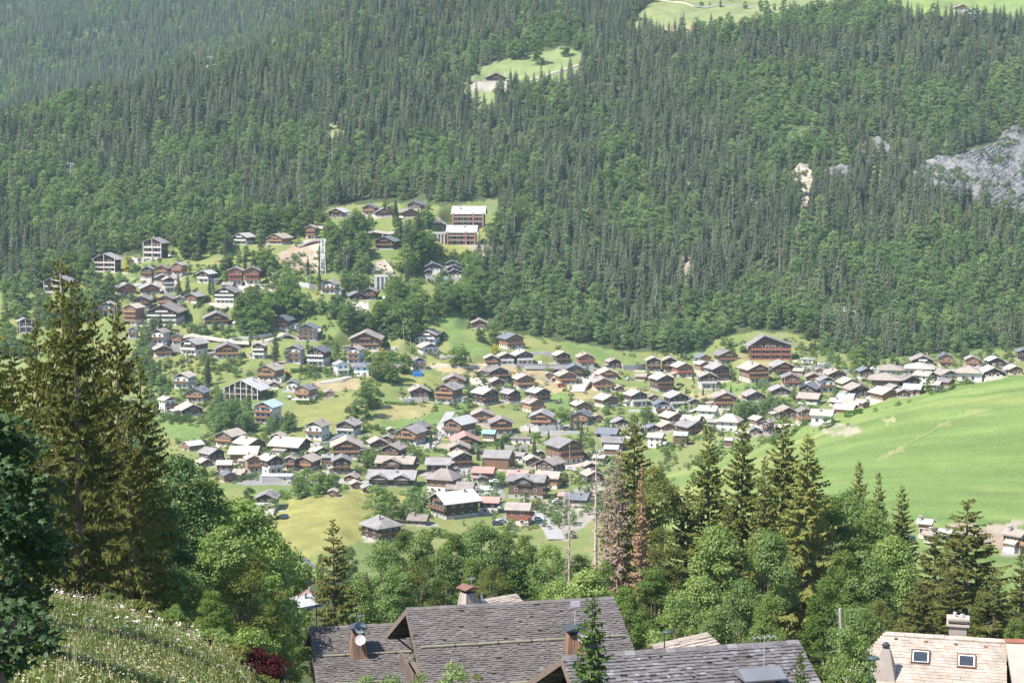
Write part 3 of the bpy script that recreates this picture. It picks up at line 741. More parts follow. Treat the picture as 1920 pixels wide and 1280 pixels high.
for pl in plans:
    h = pl[0]
    if h[7]: continue
    lm = min(LANDM, key=lambda l: (l[1] - h[0])**2 + 2.5 * (l[2] - h[1])**2)[0]
    kind = ('barn' if pl[6] == 'k' else 'chalet')
    key = f"{STY[pl[6]][0]} {kind} with {ROOFN[h[6]]} roof near the {lm}"
    order.setdefault(key, []).append(h)
autolab = {}
for key, hs in order.items():
    hs.sort(key=lambda h: h[0])
    for i, h in enumerate(hs):
        if len(hs) == 1: autolab[id(h)] = key
        elif i == 0: autolab[id(h)] = key.replace(' near ', ', leftmost of such near ')
        elif i == len(hs) - 1: autolab[id(h)] = key.replace(' near ', ', rightmost of such near ')
        else: autolab[id(h)] = key.replace(' near ', f', {ORD[i]} from left of such near ')
for i, (h, p, s, Wr, Lr, Hm, s0, hip, cross, twin, flat, cx, cyy) in enumerate(plans):
    px, py, w, hh, yaw, st, rf, lab = h
    kind = 'apartment_building' if s0 in 'gFAB' else 'barn' if s0 == 'k' else 'chalet'
    rz = R(yaw) - math.atan2(cx, cyy)
    root = empty(kind, (cx, cyy, p.z), rz)
    tag(root, lab or autolab[id(h)], {'apartment_building': 'apartment building', 'barn': 'barn', 'chalet': 'chalet'}[kind], 'houses of the hillside village')
    if twin:
        for sx in (-.25, .25): gable_block(root, Wr * .52, Lr, Hm, 'r' if st == 'twinr' else 'd', rf, cx=sx * Wr, seed=i)
    elif cross:
        ev, ri, ww, wl = gable_block(root, Wr, Lr, Hm, s0, rf, seed=i)
        n = 2 if w > 90 else 1
        cross_gable(root, [-.22 * Lr, .24 * Lr] if n == 2 else [.05 * Lr], Wr, Lr * (.27 if n == 2 else .4), ev, ri, s0, rf, ww)
    else:
        gable_block(root, Wr, Lr, Hm, s0, rf, asym=-.14 if s0 == 'B' else 0.0, hip=hip, flat=flat, seed=i)
        if s0 in 'dmorwp' and not flat:
            o_ = max(0.65, min(1.9, 0.105 * Wr)); extras(root, Wr - 2*o_, Lr - 1.8*o_, max(2.1, Hm - (Wr/2 - o_) * .45 - .3), STY[s0][1], rf, random.Random(i + 900))
    rad = max(Wr, Lr) * .5
    FOOT.append((cx, cyy, rad, px - w/2, px + w/2, py - hh, py, p.y))
# ---------------------------------------------------------------- ground sheet, roads, cliffs, walls
GPX, GPY = project(GX, GY, Z)
wx = GPX + 5 * vnoise(GPX / 14, GPY / 9, 31) + 2.2 * vnoise(GPX / 4, GPY / 3, 32)
wy = GPY + 2.5 * vnoise(GPX / 14, GPY / 9, 33) + 1.2 * vnoise(GPX / 4, GPY / 3, 34)
base = np.empty((NR, NC, 3)); base[:] = (0.165, 0.215, 0.07)
n1 = fbm(GX / 22, GY / 22, 4, 41)[..., None]; n2 = fbm(GX / 6, GY / 6, 3, 42)[..., None]
dry = np.array((0.30, 0.265, 0.115))
tt = np.clip(0.28 + 0.65 * n1 + 0.3 * n2, 0, 1)
mid = (GY > 480)[..., None]
base = np.where(mid, base * (1 - tt * .75) + dry * tt * .75, base)
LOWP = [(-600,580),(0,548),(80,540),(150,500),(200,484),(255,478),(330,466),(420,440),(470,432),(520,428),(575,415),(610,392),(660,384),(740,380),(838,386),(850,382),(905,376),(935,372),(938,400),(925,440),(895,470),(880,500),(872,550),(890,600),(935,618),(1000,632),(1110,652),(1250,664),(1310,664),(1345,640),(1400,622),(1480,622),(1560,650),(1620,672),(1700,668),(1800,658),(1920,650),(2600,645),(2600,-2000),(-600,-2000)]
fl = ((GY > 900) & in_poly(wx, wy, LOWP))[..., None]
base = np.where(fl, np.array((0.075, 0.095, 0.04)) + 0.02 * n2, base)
def paint(poly, col, dirt=0.25, ymin=450, ymax=1e9):
    m = in_poly(wx, wy, poly) & (GY > ymin) & (GY < ymax)
    c = np.array(col) * (1 + dirt * n2)
    base[m] = c[m]
GREEN = (0.155, 0.22, 0.07); LIME = (0.21, 0.255, 0.105); TAN = (0.36, 0.29, 0.165); SOIL = (0.38, 0.30, 0.22); ROCKC = (0.34, 0.31, 0.27); YEL = (0.24, 0.25, 0.085)
HILLP = [(1215,860),(1420,800),(1560,790),(1920,690),(2400,640),(2400,1300),(1500,1300),(1215,1000)]
mh = (GY > 330) & (GY < 715) & (GPX > 1205)
st_ = fbm(GX / 30 + 0.02 * GY, GY / 5.0, 4, 51)[..., None]; st2 = fbm(GX / 60, GY / 40, 3, 52)[..., None]
hc = np.array((0.162, 0.235, 0.070)) * (1 + 0.26 * st_) + np.clip(st2 * .9 + .5 * st_ + .15, 0, .8) * np.array((0.13, 0.055, 0.035))
base = np.where(mh[..., None], hc, base)
paint([(1540,806),(1568,790),(1608,800),(1618,806),(1585,818),(1552,815)], (0.34,0.31,0.22), .2, 400)
paint([(1548,806),(1570,797),(1590,803),(1566,811)], (0.24,0.27,0.13), .2, 400)
paint([(1660,787),(1678,780),(1683,785),(1666,797)], (0.36,0.33,0.18), .2, 400)
paint([(1790,775),(1830,764),(1858,766),(1826,774)], (0.25,0.28,0.11), .2, 400)
paint([(1645,862),(1665,846),(1702,833),(1690,845),(1655,861)], (0.28,0.285,0.125), .2, 400)
paint([(1745,801),(1775,790),(1785,792),(1755,803)], (0.23,0.26,0.11), .2, 400)
paint([(1775,985),(1800,978),(1850,992),(1905,992),(1925,1010),(1910,1035),(1850,1022),(1800,1005)], SOIL, .3, 330, 700)
paint([(1840,985),(1920,975),(1920,985),(1870,998)], (0.4,0.34,0.26), .2, 330, 700)
# lawns, fields, tan strips, bare slopes of the village
for poly, c in [
 ([(800,600),(860,580),(880,600),(870,625),(900,650),(930,660),(880,675),(845,660),(830,610)], GREEN),
 ([(1050,640),(1150,655),(1145,680),(1070,668)], GREEN), ([(1260,660),(1310,655),(1330,672),(1285,682)], GREEN),
 ([(805,680),(1020,683),(1060,700),(1095,745),(1040,742),(990,708),(880,706),(830,700)], TAN), ([(758,702),(828,702),(826,722),(764,722)], YEL),
 ([(706,760),(815,755),(808,772),(770,786),(710,790)], (0.30,0.27,0.12)), ([(710,787),(775,786),(870,752),(885,765),(830,795),(760,812),(720,812)], GREEN),
 ([(580,715),(675,708),(678,728),(610,738)], TAN), ([(525,795),(560,760),(660,738),(665,770),(640,810),(560,822)], YEL),
 ([(300,795),(375,795),(385,822),(340,828),(308,815)], GREEN), ([(280,668),(380,650),(400,700),(330,715)], YEL),
 ([(510,480),(560,455),(606,452),(602,500),(575,515),(540,495)], SOIL), ([(575,450),(608,448),(606,510),(592,512),(590,470)], (0.5,0.4,0.32)),
 ([(650,570),(692,565),(690,582),(655,584)], (0.55,0.5,0.45)), ([(568,555),(592,560),(590,588),(560,590)], YEL),
 ([(810,450),(850,445),(880,460),(878,480),(815,478)], YEL), ([(905,375),(935,375),(930,410),(915,412)], LIME),
 ([(760,905),(810,905),(800,930),(765,930)], GREEN), ([(890,905),(945,900),(950,918),(900,922)], GREEN),
 ([(480,985),(540,938),(640,922),(690,915),(760,930),(760,960),(660,1020),(580,1045),(490,1020)], (0.29,0.275,0.09)),
 ([(1050,730),(1150,722),(1220,728),(1215,745),(1060,748)], (0.33,0.285,0.14)), ([(1020,740),(1060,735),(1120,790),(1060,795)], GREEN),
 ([(1340,722),(1425,718),(1420,738),(1340,740)], GREEN), ([(1400,640),(1480,665),(1510,690),(1400,690),(1380,670)], (0.27,0.25,0.11)),
 ([(1290,735),(1400,740),(1390,750),(1290,752)], TAN), ([(1320,640),(1500,640),(1600,665),(1580,690),(1490,660)], (0.20,0.22,0.09)),
 ([(860,165),(905,128),(960,108),(1060,88),(1115,112),(1050,158),(960,152),(905,208),(880,190)], LIME), ([(895,150),(960,150),(965,172),(880,172)], ROCKC),
 ([(1165,50),(1220,8),(1300,-4),(1620,-4),(1590,18),(1490,32),(1380,56),(1240,66)], (0.22,0.25,0.105)), ([(1640,-4),(1930,-4),(1930,34),(1840,24),(1770,32),(1700,28)], (0.19,0.25,0.085)),
 ([(1230,56),(1300,50),(1320,62),(1240,68)], TAN), ([(605,235),(640,232),(640,262),(612,264)], (0.25,0.27,0.12)), ([(60,225),(140,225),(120,262),(45,262)], (0.18,0.25,0.08)),
 ([(155,55),(218,55),(218,68),(160,70)], (0.14,0.22,0.07)), ([(380,122),(412,112),(410,122),(385,130)], (0.42,0.36,0.25)),
 ([(1460,235),(1520,240),(1520,270),(1470,268)], (0.12,0.16,0.07)), ([(1630,310),(1660,308),(1655,335),(1635,340)], (0.2,0.27,0.08)), ([(1280,320),(1300,320),(1298,350),(1282,350)], (0.2,0.24,0.1)),
 ([(1255,485),(1300,480),(1305,525),(1280,530)], (0.3,0.25,0.19)), ([(1520,560),(1600,580),(1650,620),(1600,640),(1540,600)], (0.25,0.25,0.17)),
 ([(155,525),(215,515),(225,560),(160,575)], YEL), ([(222,510),(262,510),(262,530),(240,535)], LIME), ([(0,630),(40,630),(40,690),(0,690)], LIME), ([(425,428),(450,428),(448,442),(430,444)], LIME), ([(525,425),(565,425),(560,440),(535,440)], LIME)]:
    paint(poly, c)
ASPH = (0.27, 0.255, 0.245)
for poly in ([(880,905),(945,914),(950,934),(888,936)], [(440,893),(600,893),(600,908),(440,907)], [(560,846),(620,850),(625,868),(560,868)], [(1010,808),(1080,800),(1085,813),(1010,817)], [(1490,690),(1640,690),(1640,700),(1490,703)], [(1400,800),(1470,795),(1470,813),(1400,820)], [(850,868),(884,872),(886,925),(862,930)], [(940,955),(1000,948),(1010,975),(945,985)], [(670,838),(690,835),(700,870),(678,872)]): paint(poly, ASPH, .2)
for poly in ([(1010,945),(1060,925),(1130,900),(1160,935),(1060,1015),(1040,985)], [(1180,800),(1260,800),(1260,812),(1185,815)], [(985,800),(1070,797),(1072,806),(985,808)], [(640,690),(760,676),(760,684),(650,697)]): paint(poly, (0.33,0.30,0.25), .3)
# gravel yards in front of the houses
for q, (fx, fy, fr, *_r) in enumerate(FOOT):
    if q % 5 == 4: continue
    an = 2.4 * q; ox = fx + math.cos(an) * fr * .9; oy = fy - fr * (.55 + .3 * math.sin(an)); rr = fr * (.65 + .35 * math.sin(1.7 * q))
    r0, r1 = np.searchsorted(YR, [oy - 16, oy + 16]); c0, c1 = np.searchsorted(AC, [(ox - 16) / oy, (ox + 16) / oy])
    d_ = np.hypot((GX[r0:r1, c0:c1] - ox) * .7, (GY[r0:r1, c0:c1] - oy)) + 2.2 * n2[r0:r1, c0:c1, 0]
    sub_ = base[r0:r1, c0:c1]; cc = np.array([(.44,.39,.34), (.36,.33,.30), (.40,.33,.25), (.30,.27,.13)][q % 4])
    sub_[d_ < rr] = cc
# the meadow close by and the dark wood floor
nearm = (GY < 95)[..., None]
base = np.where(nearm, np.array((0.085, 0.105, 0.035)) + 0.02 * n2, base)
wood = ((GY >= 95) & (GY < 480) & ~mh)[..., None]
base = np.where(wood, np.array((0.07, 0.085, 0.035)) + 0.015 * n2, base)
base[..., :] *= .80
base = np.clip(base, 0.01, 0.8)
gm = bpy.data.materials.new('ground'); gm.use_nodes = True
nt = gm.node_tree; N = nt.nodes; L = nt.links; P_ = N['Principled BSDF']
P_.inputs['Roughness'].default_value = 0.95; P_.inputs['Specular IOR Level'].default_value = 0.1
ca = N.new('ShaderNodeAttribute'); ca.attribute_name = 'soil'
tc = N.new('ShaderNodeTexCoord')
nz = N.new('ShaderNodeTexNoise'); nz.inputs['Scale'].default_value = 0.9; nz.inputs['Detail'].default_value = 8; nz.inputs['Roughness'].default_value = 0.7
L.new(tc.outputs['Object'], nz.inputs['Vector'])
mr = N.new('ShaderNodeMapRange'); mr.inputs[1].default_value = .25; mr.inputs[2].default_value = .75; mr.inputs[3].default_value = .72; mr.inputs[4].default_value = 1.28
L.new(nz.outputs[0], mr.inputs[0])
sc_ = N.new('ShaderNodeVectorMath'); sc_.operation = 'SCALE'
L.new(ca.outputs['Color'], sc_.inputs[0]); L.new(mr.outputs[0], sc_.inputs['Scale']); L.new(sc_.outputs[0], P_.inputs['Base Color'])
bp = N.new('ShaderNodeBump'); bp.inputs['Strength'].default_value = .6; bp.inputs['Distance'].default_value = .25
L.new(nz.outputs[0], bp.inputs['Height']); L.new(bp.outputs[0], P_.inputs['Normal'])
idx = np.arange(NR * NC).reshape(NR, NC)
gf = np.stack([idx[:-1, :-1], idx[:-1, 1:], idx[1:, 1:], idx[1:, :-1]], -1).reshape(-1, 4)
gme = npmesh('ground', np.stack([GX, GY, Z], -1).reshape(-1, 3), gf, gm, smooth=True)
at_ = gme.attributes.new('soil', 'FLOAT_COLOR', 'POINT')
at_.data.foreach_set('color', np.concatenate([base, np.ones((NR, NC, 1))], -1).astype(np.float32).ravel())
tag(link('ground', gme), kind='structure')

def ribbon(name, pts, width, m, lift=0.12, ymin=500, kind='structure', step=3.0):
    """strip of road draped on the ground along photo points"""
    w = [cast(x, y, ymin) for x, y in pts]
    out = []
    for a, b in zip(w, w[1:]):
        n = max(1, int((b - a).length / step))
        for i in range(n): out.append(a.lerp(b, i / n))
    out.append(w[-1])
    V = []; F = []
    for i, p in enumerate(out):
        d = (out[min(i+1, len(out)-1)] - out[max(i-1, 0)]); d.z = 0; d.normalize()
        nrm = Vector((-d.y, d.x, 0))
        zc = max(float(terr((p + nrm*k_*width/2).x, (p + nrm*k_*width/2).y)) for k_ in (-1, -.5, 0, .5, 1))
        for k_ in (-1, 1):
            q = p + nrm * (k_ * width / 2)
            V.append((q.x, q.y, zc + lift))
        for k_ in (-1, 1):
            q = p + nrm * (k_ * (width / 2 + .3))
            V.append((q.x, q.y, zc - 1.2))
        if i:
            b_ = 4 * (i - 1); c_ = 4 * i
            F += [(b_, b_+1, c_+1, c_), (b_+2, b_, c_, c_+2), (b_+1, b_+3, c_+3, c_+1)]
    return tag(link(name, npmesh(name, V, np.array(F), m)), kind=kind)
for name, pts, wd, mk, ym in [
 ('road', [(985,950),(1000,962),(1018,975),(1034,992),(1044,1012)], 6, 'asphalt', 500), ('road', [(845,772),(826,805),(818,820),(803,842)], 4.5, 'asphalt', 520),
 ('road', [(860,872),(872,888),(876,902),(872,916),(868,926)], 7, 'asphalt', 520), ('parking_area', [(895,924),(936,926)], 9, 'asphalt', 520),
 ('road', [(890,710),(900,725),(908,738)], 5, 'gravel', 600), ('road', [(600,718),(640,712),(682,704)], 4, 'gravel', 600),
 ('road', [(511,415),(540,417),(570,421),(610,428)], 5, 'gravel', 700), ('road', [(555,462),(600,450),(640,444),(700,436),(760,436),(840,437)], 5, 'gravel', 700),
 ('driveway', [(1082,735),(1092,722),(1106,712),(1122,708)], 7, 'gravel', 600), ('road', [(1200,4),(1300,12),(1420,16),(1500,18),(1570,15)], 4, 'gravel', 900),
 ('path', [(990,152),(1030,140),(1060,131),(1112,121)], 4, 'gravel', 900), ('road', [(980,690),(1040,692),(1100,692)], 5, 'asphalt', 600),
 ('road', [(1480,694),(1540,693),(1620,696),(1760,694),(1900,697)], 6, 'asphalt', 680), ('road', [(1190,694),(1280,704),(1340,716)], 4, 'gravel', 600),
 ('road', [(470,645),(500,640),(540,630),(600,622)], 4, 'gravel', 600), ('road', [(820,672),(850,668),(880,672)], 4, 'gravel', 600),
 ('road', [(1180,770),(1250,772),(1330,772),(1400,764)], 4.5, 'asphalt', 600),
 ('road', [(300,640),(360,632),(420,640),(470,645)], 4, 'gravel', 600), ('road', [(1395,812),(1440,806),(1480,800)], 5, 'gravel', 560),
 ('track', [(1700,834),(1750,806),(1800,784),(1860,768)], .5, 'track', 400), ('path', [(1560,832),(1610,812),(1660,800),(1720,790)], .38, 'track', 400), ('road', [(930,682),(870,688),(800,690)], 4, 'gravel', 600), ('road', [(560,905),(620,898),(700,905)], 4, 'asphalt', 520)]:
    ribbon(name, pts, wd, MAT[mk], ymin=ym)

def wall_strip(label, pts, hgt, m, name='retaining_wall', cat='wall', ymin=600, th=0.5):
    w = [cast(x, y, ymin) for x, y in pts]
    b = MB()
    for a, c in zip(w, w[1:]):
        d = (c - a); d.z = 0; d.normalize(); n = Vector((-d.y, d.x, 0)) * th
        z0 = min(a.z, c.z) - 1.5
        b.poly([(a.x,a.y,z0),(c.x,c.y,z0),(c.x,c.y,c.z+hgt),(a.x,a.y,a.z+hgt)])
        b.poly([(c.x+n.x,c.y+n.y,z0),(a.x+n.x,a.y+n.y,z0),(a.x+n.x,a.y+n.y,a.z+hgt),(c.x+n.x,c.y+n.y,c.z+hgt)])
        b.poly([(a.x,a.y,a.z+hgt),(c.x,c.y,c.z+hgt),(c.x+n.x,c.y+n.y,c.z+hgt),(a.x+n.x,a.y+n.y,a.z+hgt)])
    a, c = w[0], w[-1]
    for q in (a, c): b.poly([(q.x,q.y,q.z-1.5),(q.x,q.y,q.z+hgt),(q.x+n.x,q.y+n.y,q.z+hgt),(q.x+n.x,q.y+n.y,q.z-1.5)])
    return tag(b.build(name, m), label, cat, 'walls of the village')
for lab, pts, hg, mk in [
 ('long grey retaining wall below the white-based row of three chalets', [(968,690),(1020,690),(1085,692)], 2.2, 'grey_stone'), ('pale boulder wall in front of the orange chalet with two balconies', [(976,808),(1010,809),(1050,806)], 2.5, 'concrete'),
 ('pale stone wall below the dark chalet with slate roof', [(1168,694),(1190,694),(1210,692)], 3, 'concrete'), ('pale garden wall along the terraced road', [(430,640),(470,636),(510,630)], 1.8, 'concrete'),
 ('white wall left of the yellow bush on the upper road', [(562,538),(580,541),(598,545)], 3.0, 'white_plaster'), ('grey plank-like wall beside the turquoise-roofed chalet', [(946,845),(965,846),(990,846)], 2.6, 'grey_stone'),
 ('pale terrace wall under the hillside cluster of small gables', [(800,526),(830,527),(862,526)], 2.4, 'white_plaster'), ('white guard wall along the upper road left of the mast', [(513,413),(540,415),(570,419)], 1.0, 'white_plaster'),
 ('low pale terrace wall above the reddish chalets', [(248,538),(275,537),(300,537)], 2.0, 'white_plaster'), ('pale wall in the old village below the framed house', [(490,905),(530,903),(575,900)], 2.0, 'concrete'),
 ('stone garden wall beside the dark chalet above the steep meadow', [(756,757),(775,755),(790,754)], 2.4, 'concrete'), ('grey wall below the tan-roofed white house with red awning', [(565,833),(600,836),(640,832)], 1.6, 'concrete'),
 ('rough stone wall along the road left of the hill crest', [(1490,690),(1530,692),(1560,690)], 1.5, 'grey_stone'), ('white-topped wall on the lawn side of the orange chalet', [(995,668),(1030,668),(1042,670)], 2.5, 'concrete')]:
    wall_strip(lab, pts, hg, MAT[mk])

# rock faces: ledges of real relief on the slope
rm = mat('limestone', (0.185, 0.182, 0.18), 0.95, 0.45, 0.25, bump=0.5, bscale=1.2, var2=(0.12,0.118,0.115))
rm2 = mat('ochre_rock', (0.215, 0.19, 0.16), 0.95, 0.25, 0.3, bump=0.5, bscale=1.2, var2=(0.42,0.35,0.27))
def cliff(poly, m, slope, thick, amp_, push, step=2.0, name='cliff'):
    xs = [p[0] for p in poly]; ys = [p[1] for p in poly]
    gx = np.arange(min(xs) - 6, max(xs) + 6, step); gy = np.arange(min(ys) - 6, max(ys) + 6, step * .8)
    PX, PY = np.meshgrid(gx, gy)
    ins = in_poly(PX + 4 * vnoise(PX/9, PY/9, 61), PY + 4 * vnoise(PX/9, PY/9, 62), poly)
    d = ins.astype(float)
    for _ in range(3):
        q = np.pad(d, 1, mode='edge'); d = (q[1:-1,1:-1] + q[:-2,1:-1] + q[2:,1:-1] + q[1:-1,:-2] + q[1:-1,2:]) / 5
    V = np.zeros(PX.shape + (3,))
    for i in range(PX.shape[0]):
        for j in range(PX.shape[1]):
            V[i, j] = cast(PX[i, j], PY[i, j], 700)
    s_ = (V[..., 2] * 0.9 + V[..., 0] * slope + 2.2 * fbm(V[..., 0]/22, V[..., 1]/22, 3, 71)) / thick
    saw = s_ - np.floor(s_)
    ledge = np.where(saw < .8, saw / .8, (1 - saw) / .2) * (0.55 + 0.6 * vnoise(np.floor(s_) * 7.3, V[..., 0] / 9, 5)) 
    s2 = s_ * 3.1; ledge = ledge + 0.3 * (s2 - np.floor(s2)) + 0.5 * fbm(V[..., 0]/5, V[..., 2]/3, 3, 72)
    off = (push + amp_ * ledge) * np.clip(d * 1.8 - .5, -0.6, 1)
    off = np.where(d < .2, -1.5, off)
    nrm = np.array((0.0, -0.8, 0.6))
    V += off[..., None] * nrm
    rock_pts.append(V[d > .5])
    n0, n1_ = PX.shape
    ii = np.arange(n0 * n1_).reshape(n0, n1_)
    f = np.stack([ii[1:, :-1], ii[1:, 1:], ii[:-1, 1:], ii[:-1, :-1]], -1).reshape(-1, 4)
    keep = (d[:-1, :-1] > .08).ravel()
    return tag(link(name, npmesh(name, V.reshape(-1, 3), f[keep], m)), kind='structure')
rock_pts = []
CLIFFS = [[(1706,322),(1745,300),(1790,290),(1868,268),(1884,246),(1905,240),(1935,240),(1935,412),(1880,395),(1820,372),(1740,357)],
 [(1488,318),(1500,306),(1522,308),(1526,335),(1520,372),(1508,400),(1502,372),(1492,345)], [(1632,262),(1645,255),(1668,275),(1692,290),(1686,298),(1655,290)], [(1545,318),(1580,308),(1598,318),(1590,332),(1550,332)], [(1612,296),(1640,292),(1642,306),(1615,308)],
 [(1398,372),(1425,376),(1422,388),(1402,386)], [(690,500),(722,488),(740,500),(738,514),(694,514)], [(1612,268),(1630,266),(1625,290),(1608,288)]]
cliff(CLIFFS[0], rm, -0.30, 4.2, 4.0, 1.0)
cliff(CLIFFS[1], rm2, 0.05, 2.2, 1.2, 2.0)
for c_ in CLIFFS[2:6]: cliff(c_, rm, 0.05, 2.0, 1.2, 1.2)
cliff(CLIFFS[6], rm2, 0.2, 1.5, 1.0, 1.5)
cliff(CLIFFS[7], rm2, 0.1, 1.5, 1.0, 1.5)
# ---------------------------------------------------------------- tree shapes
def cone_trunk(H_, r, n=6, bend=0.0, seg=5, r1=0.02):
    V = []; F = []
    for i in range(seg + 1):
        t = i / seg
        for j in range(n):
            a = 2 * math.pi * j / n
            rr = r * (1 - t) + r1 * t
            V.append((bend * t * t + rr * math.cos(a), rr * math.sin(a), H_ * t - .8 * (1 - t)))
    for i in range(seg):
        for j in range(n):
            k_ = (j + 1) % n
            F.append((i*n+j, i*n+k_, (i+1)*n+k_, (i+1)*n+j))
    return np.array(V), np.array(F)

class Geo:
    def __init__(s): s.V = []; s.Q = []; s.T = []; s.qm = []; s.tm = []; s.n = 0
    def add(s, V, Q=None, T=None, mi=0):
        V = np.asarray(V, float)
        if Q is not None and len(Q): s.Q.append(np.asarray(Q) + s.n); s.qm.append(np.full(len(Q), mi))
        if T is not None and len(T): s.T.append(np.asarray(T) + s.n); s.tm.append(np.full(len(T), mi))
        s.V.append(V); s.n += len(V)
    def mesh(s, name, mats):
        fs = []; mi = []
        if s.Q: fs.append(np.concatenate(s.Q)); mi.append(np.concatenate(s.qm))
        if s.T: fs.append(np.concatenate(s.T)); mi.append(np.concatenate(s.tm))
        return npmesh(name, np.concatenate(s.V), fs, mats, np.concatenate(mi))

def spruce_far(seed, H_=22.0, Rm=2.9, per=7, whorl=1.15, dead=False, z0=0.08):
    """whorls of drooping boughs made of bent blades"""
    r_ = np.random.default_rng(seed)
    g = Geo()
    tv, tf = cone_trunk(H_, 0.011 * H_ + .08, 5, seg=3)
    g.add(tv, tf, mi=1)
    z = H_ * z0; ph = 0
    while z < H_ * 0.985:
        f = 1 - z / H_
        L0 = Rm * (f ** 0.66) * (0.92 if f < .75 else 0.75 + .25 * (1 - f) / .25)
        n = max(3, int(per * (0.5 + 0.7 * f)))
        ph += 0.9
        for k_ in range(n):
            a = ph + 2 * math.pi * (k_ + r_.uniform(-.3, .3)) / n
            L = L0 * r_.uniform(.65, 1.18) + .12
            if dead and r_.random() < .45: continue
            zz = z + r_.uniform(-.4, .4)
            ca_, sa = math.cos(a), math.sin(a); px_, py_ = -sa, ca_
            dr = r_.uniform(.25, .5) * L; w = (0.30 * L + .22) * r_.uniform(.8, 1.25)
            if dead: w *= .16
            up = 0.10 * L
            P = []
            for (s_, ww_, dz) in ((.06, .10, 0.0), (.38, .9, up - dr*.25), (.75, .8, -dr * .75), (1.0, 0.0, -dr)):
                x, y, zc = ca_ * L * s_, sa * L * s_, zz + dz
                if ww_ == 0: P.append((x, y, zc))
                else:
                    hw = w * ww_ * .5
                    P.append((x + px_*hw, y + py_*hw, zc - hw * .75)); P.append((x, y, zc)); P.append((x - px_*hw, y - py_*hw, zc - hw * .75))
            g.add(P, Q=[(0,3,4,1),(1,4,5,2),(3,6,7,4),(4,7,8,5)], T=[(6,9,7),(7,9,8)])
            if not dead and L > 1.0:
                # hanging sprays under the bough
                for s_ in (.45, .8):
                    c = np.array((ca_ * L * s_, sa * L * s_, zz - dr * s_ * .8)); h = .38 * L * r_.uniform(.6, 1.1)
                    hw = w * .45
                    g.add([c + (px_*hw, py_*hw, -.1), c - (px_*hw, py_*hw, .1), c + (ca_*.2 - px_*hw*.4, sa*.2 - py_*hw*.4, -h), c + (ca_*.2 + px_*hw*.6, sa*.2 + py_*hw*.6, -h*.8)], Q=[(0,1,2,3)])
        z += whorl * (0.55 + .6 * f) * r_.uniform(.75, 1.2)
    g.add([(0.12,0,H_*.96),(-.1,.1,H_*.96),(-.05,-.12,H_*.96),(0,0,H_+.3)], T=[(0,1,3),(1,2,3),(2,0,3)])
    return g

def leaf_quads(C, Nrm, size, r_, ratio=0.62, fold=0.25):
    """folded leaf-shaped quads (two triangles) at centres C with normals Nrm"""
    n = len(C)
    rnd = r_.normal(size=(n, 3))
    t = np.cross(Nrm, rnd); t /= np.linalg.norm(t, axis=1, keepdims=True) + 1e-9
    b = np.cross(Nrm, t)
    s_ = (size * r_.uniform(.7, 1.3, n))[:, None]
    V = np.stack([C - t * s_ * .5, C + b * s_ * ratio * .5 + Nrm * s_ * fold * .3, C + t * s_ * .5 - Nrm * s_ * fold * .25, C - b * s_ * ratio * .5 + Nrm * s_ * fold * .3], 1).reshape(-1, 3)
    i = np.arange(n)[:, None] * 4
    return V, np.concatenate([i + [0, 1, 2], i + [0, 2, 3]])

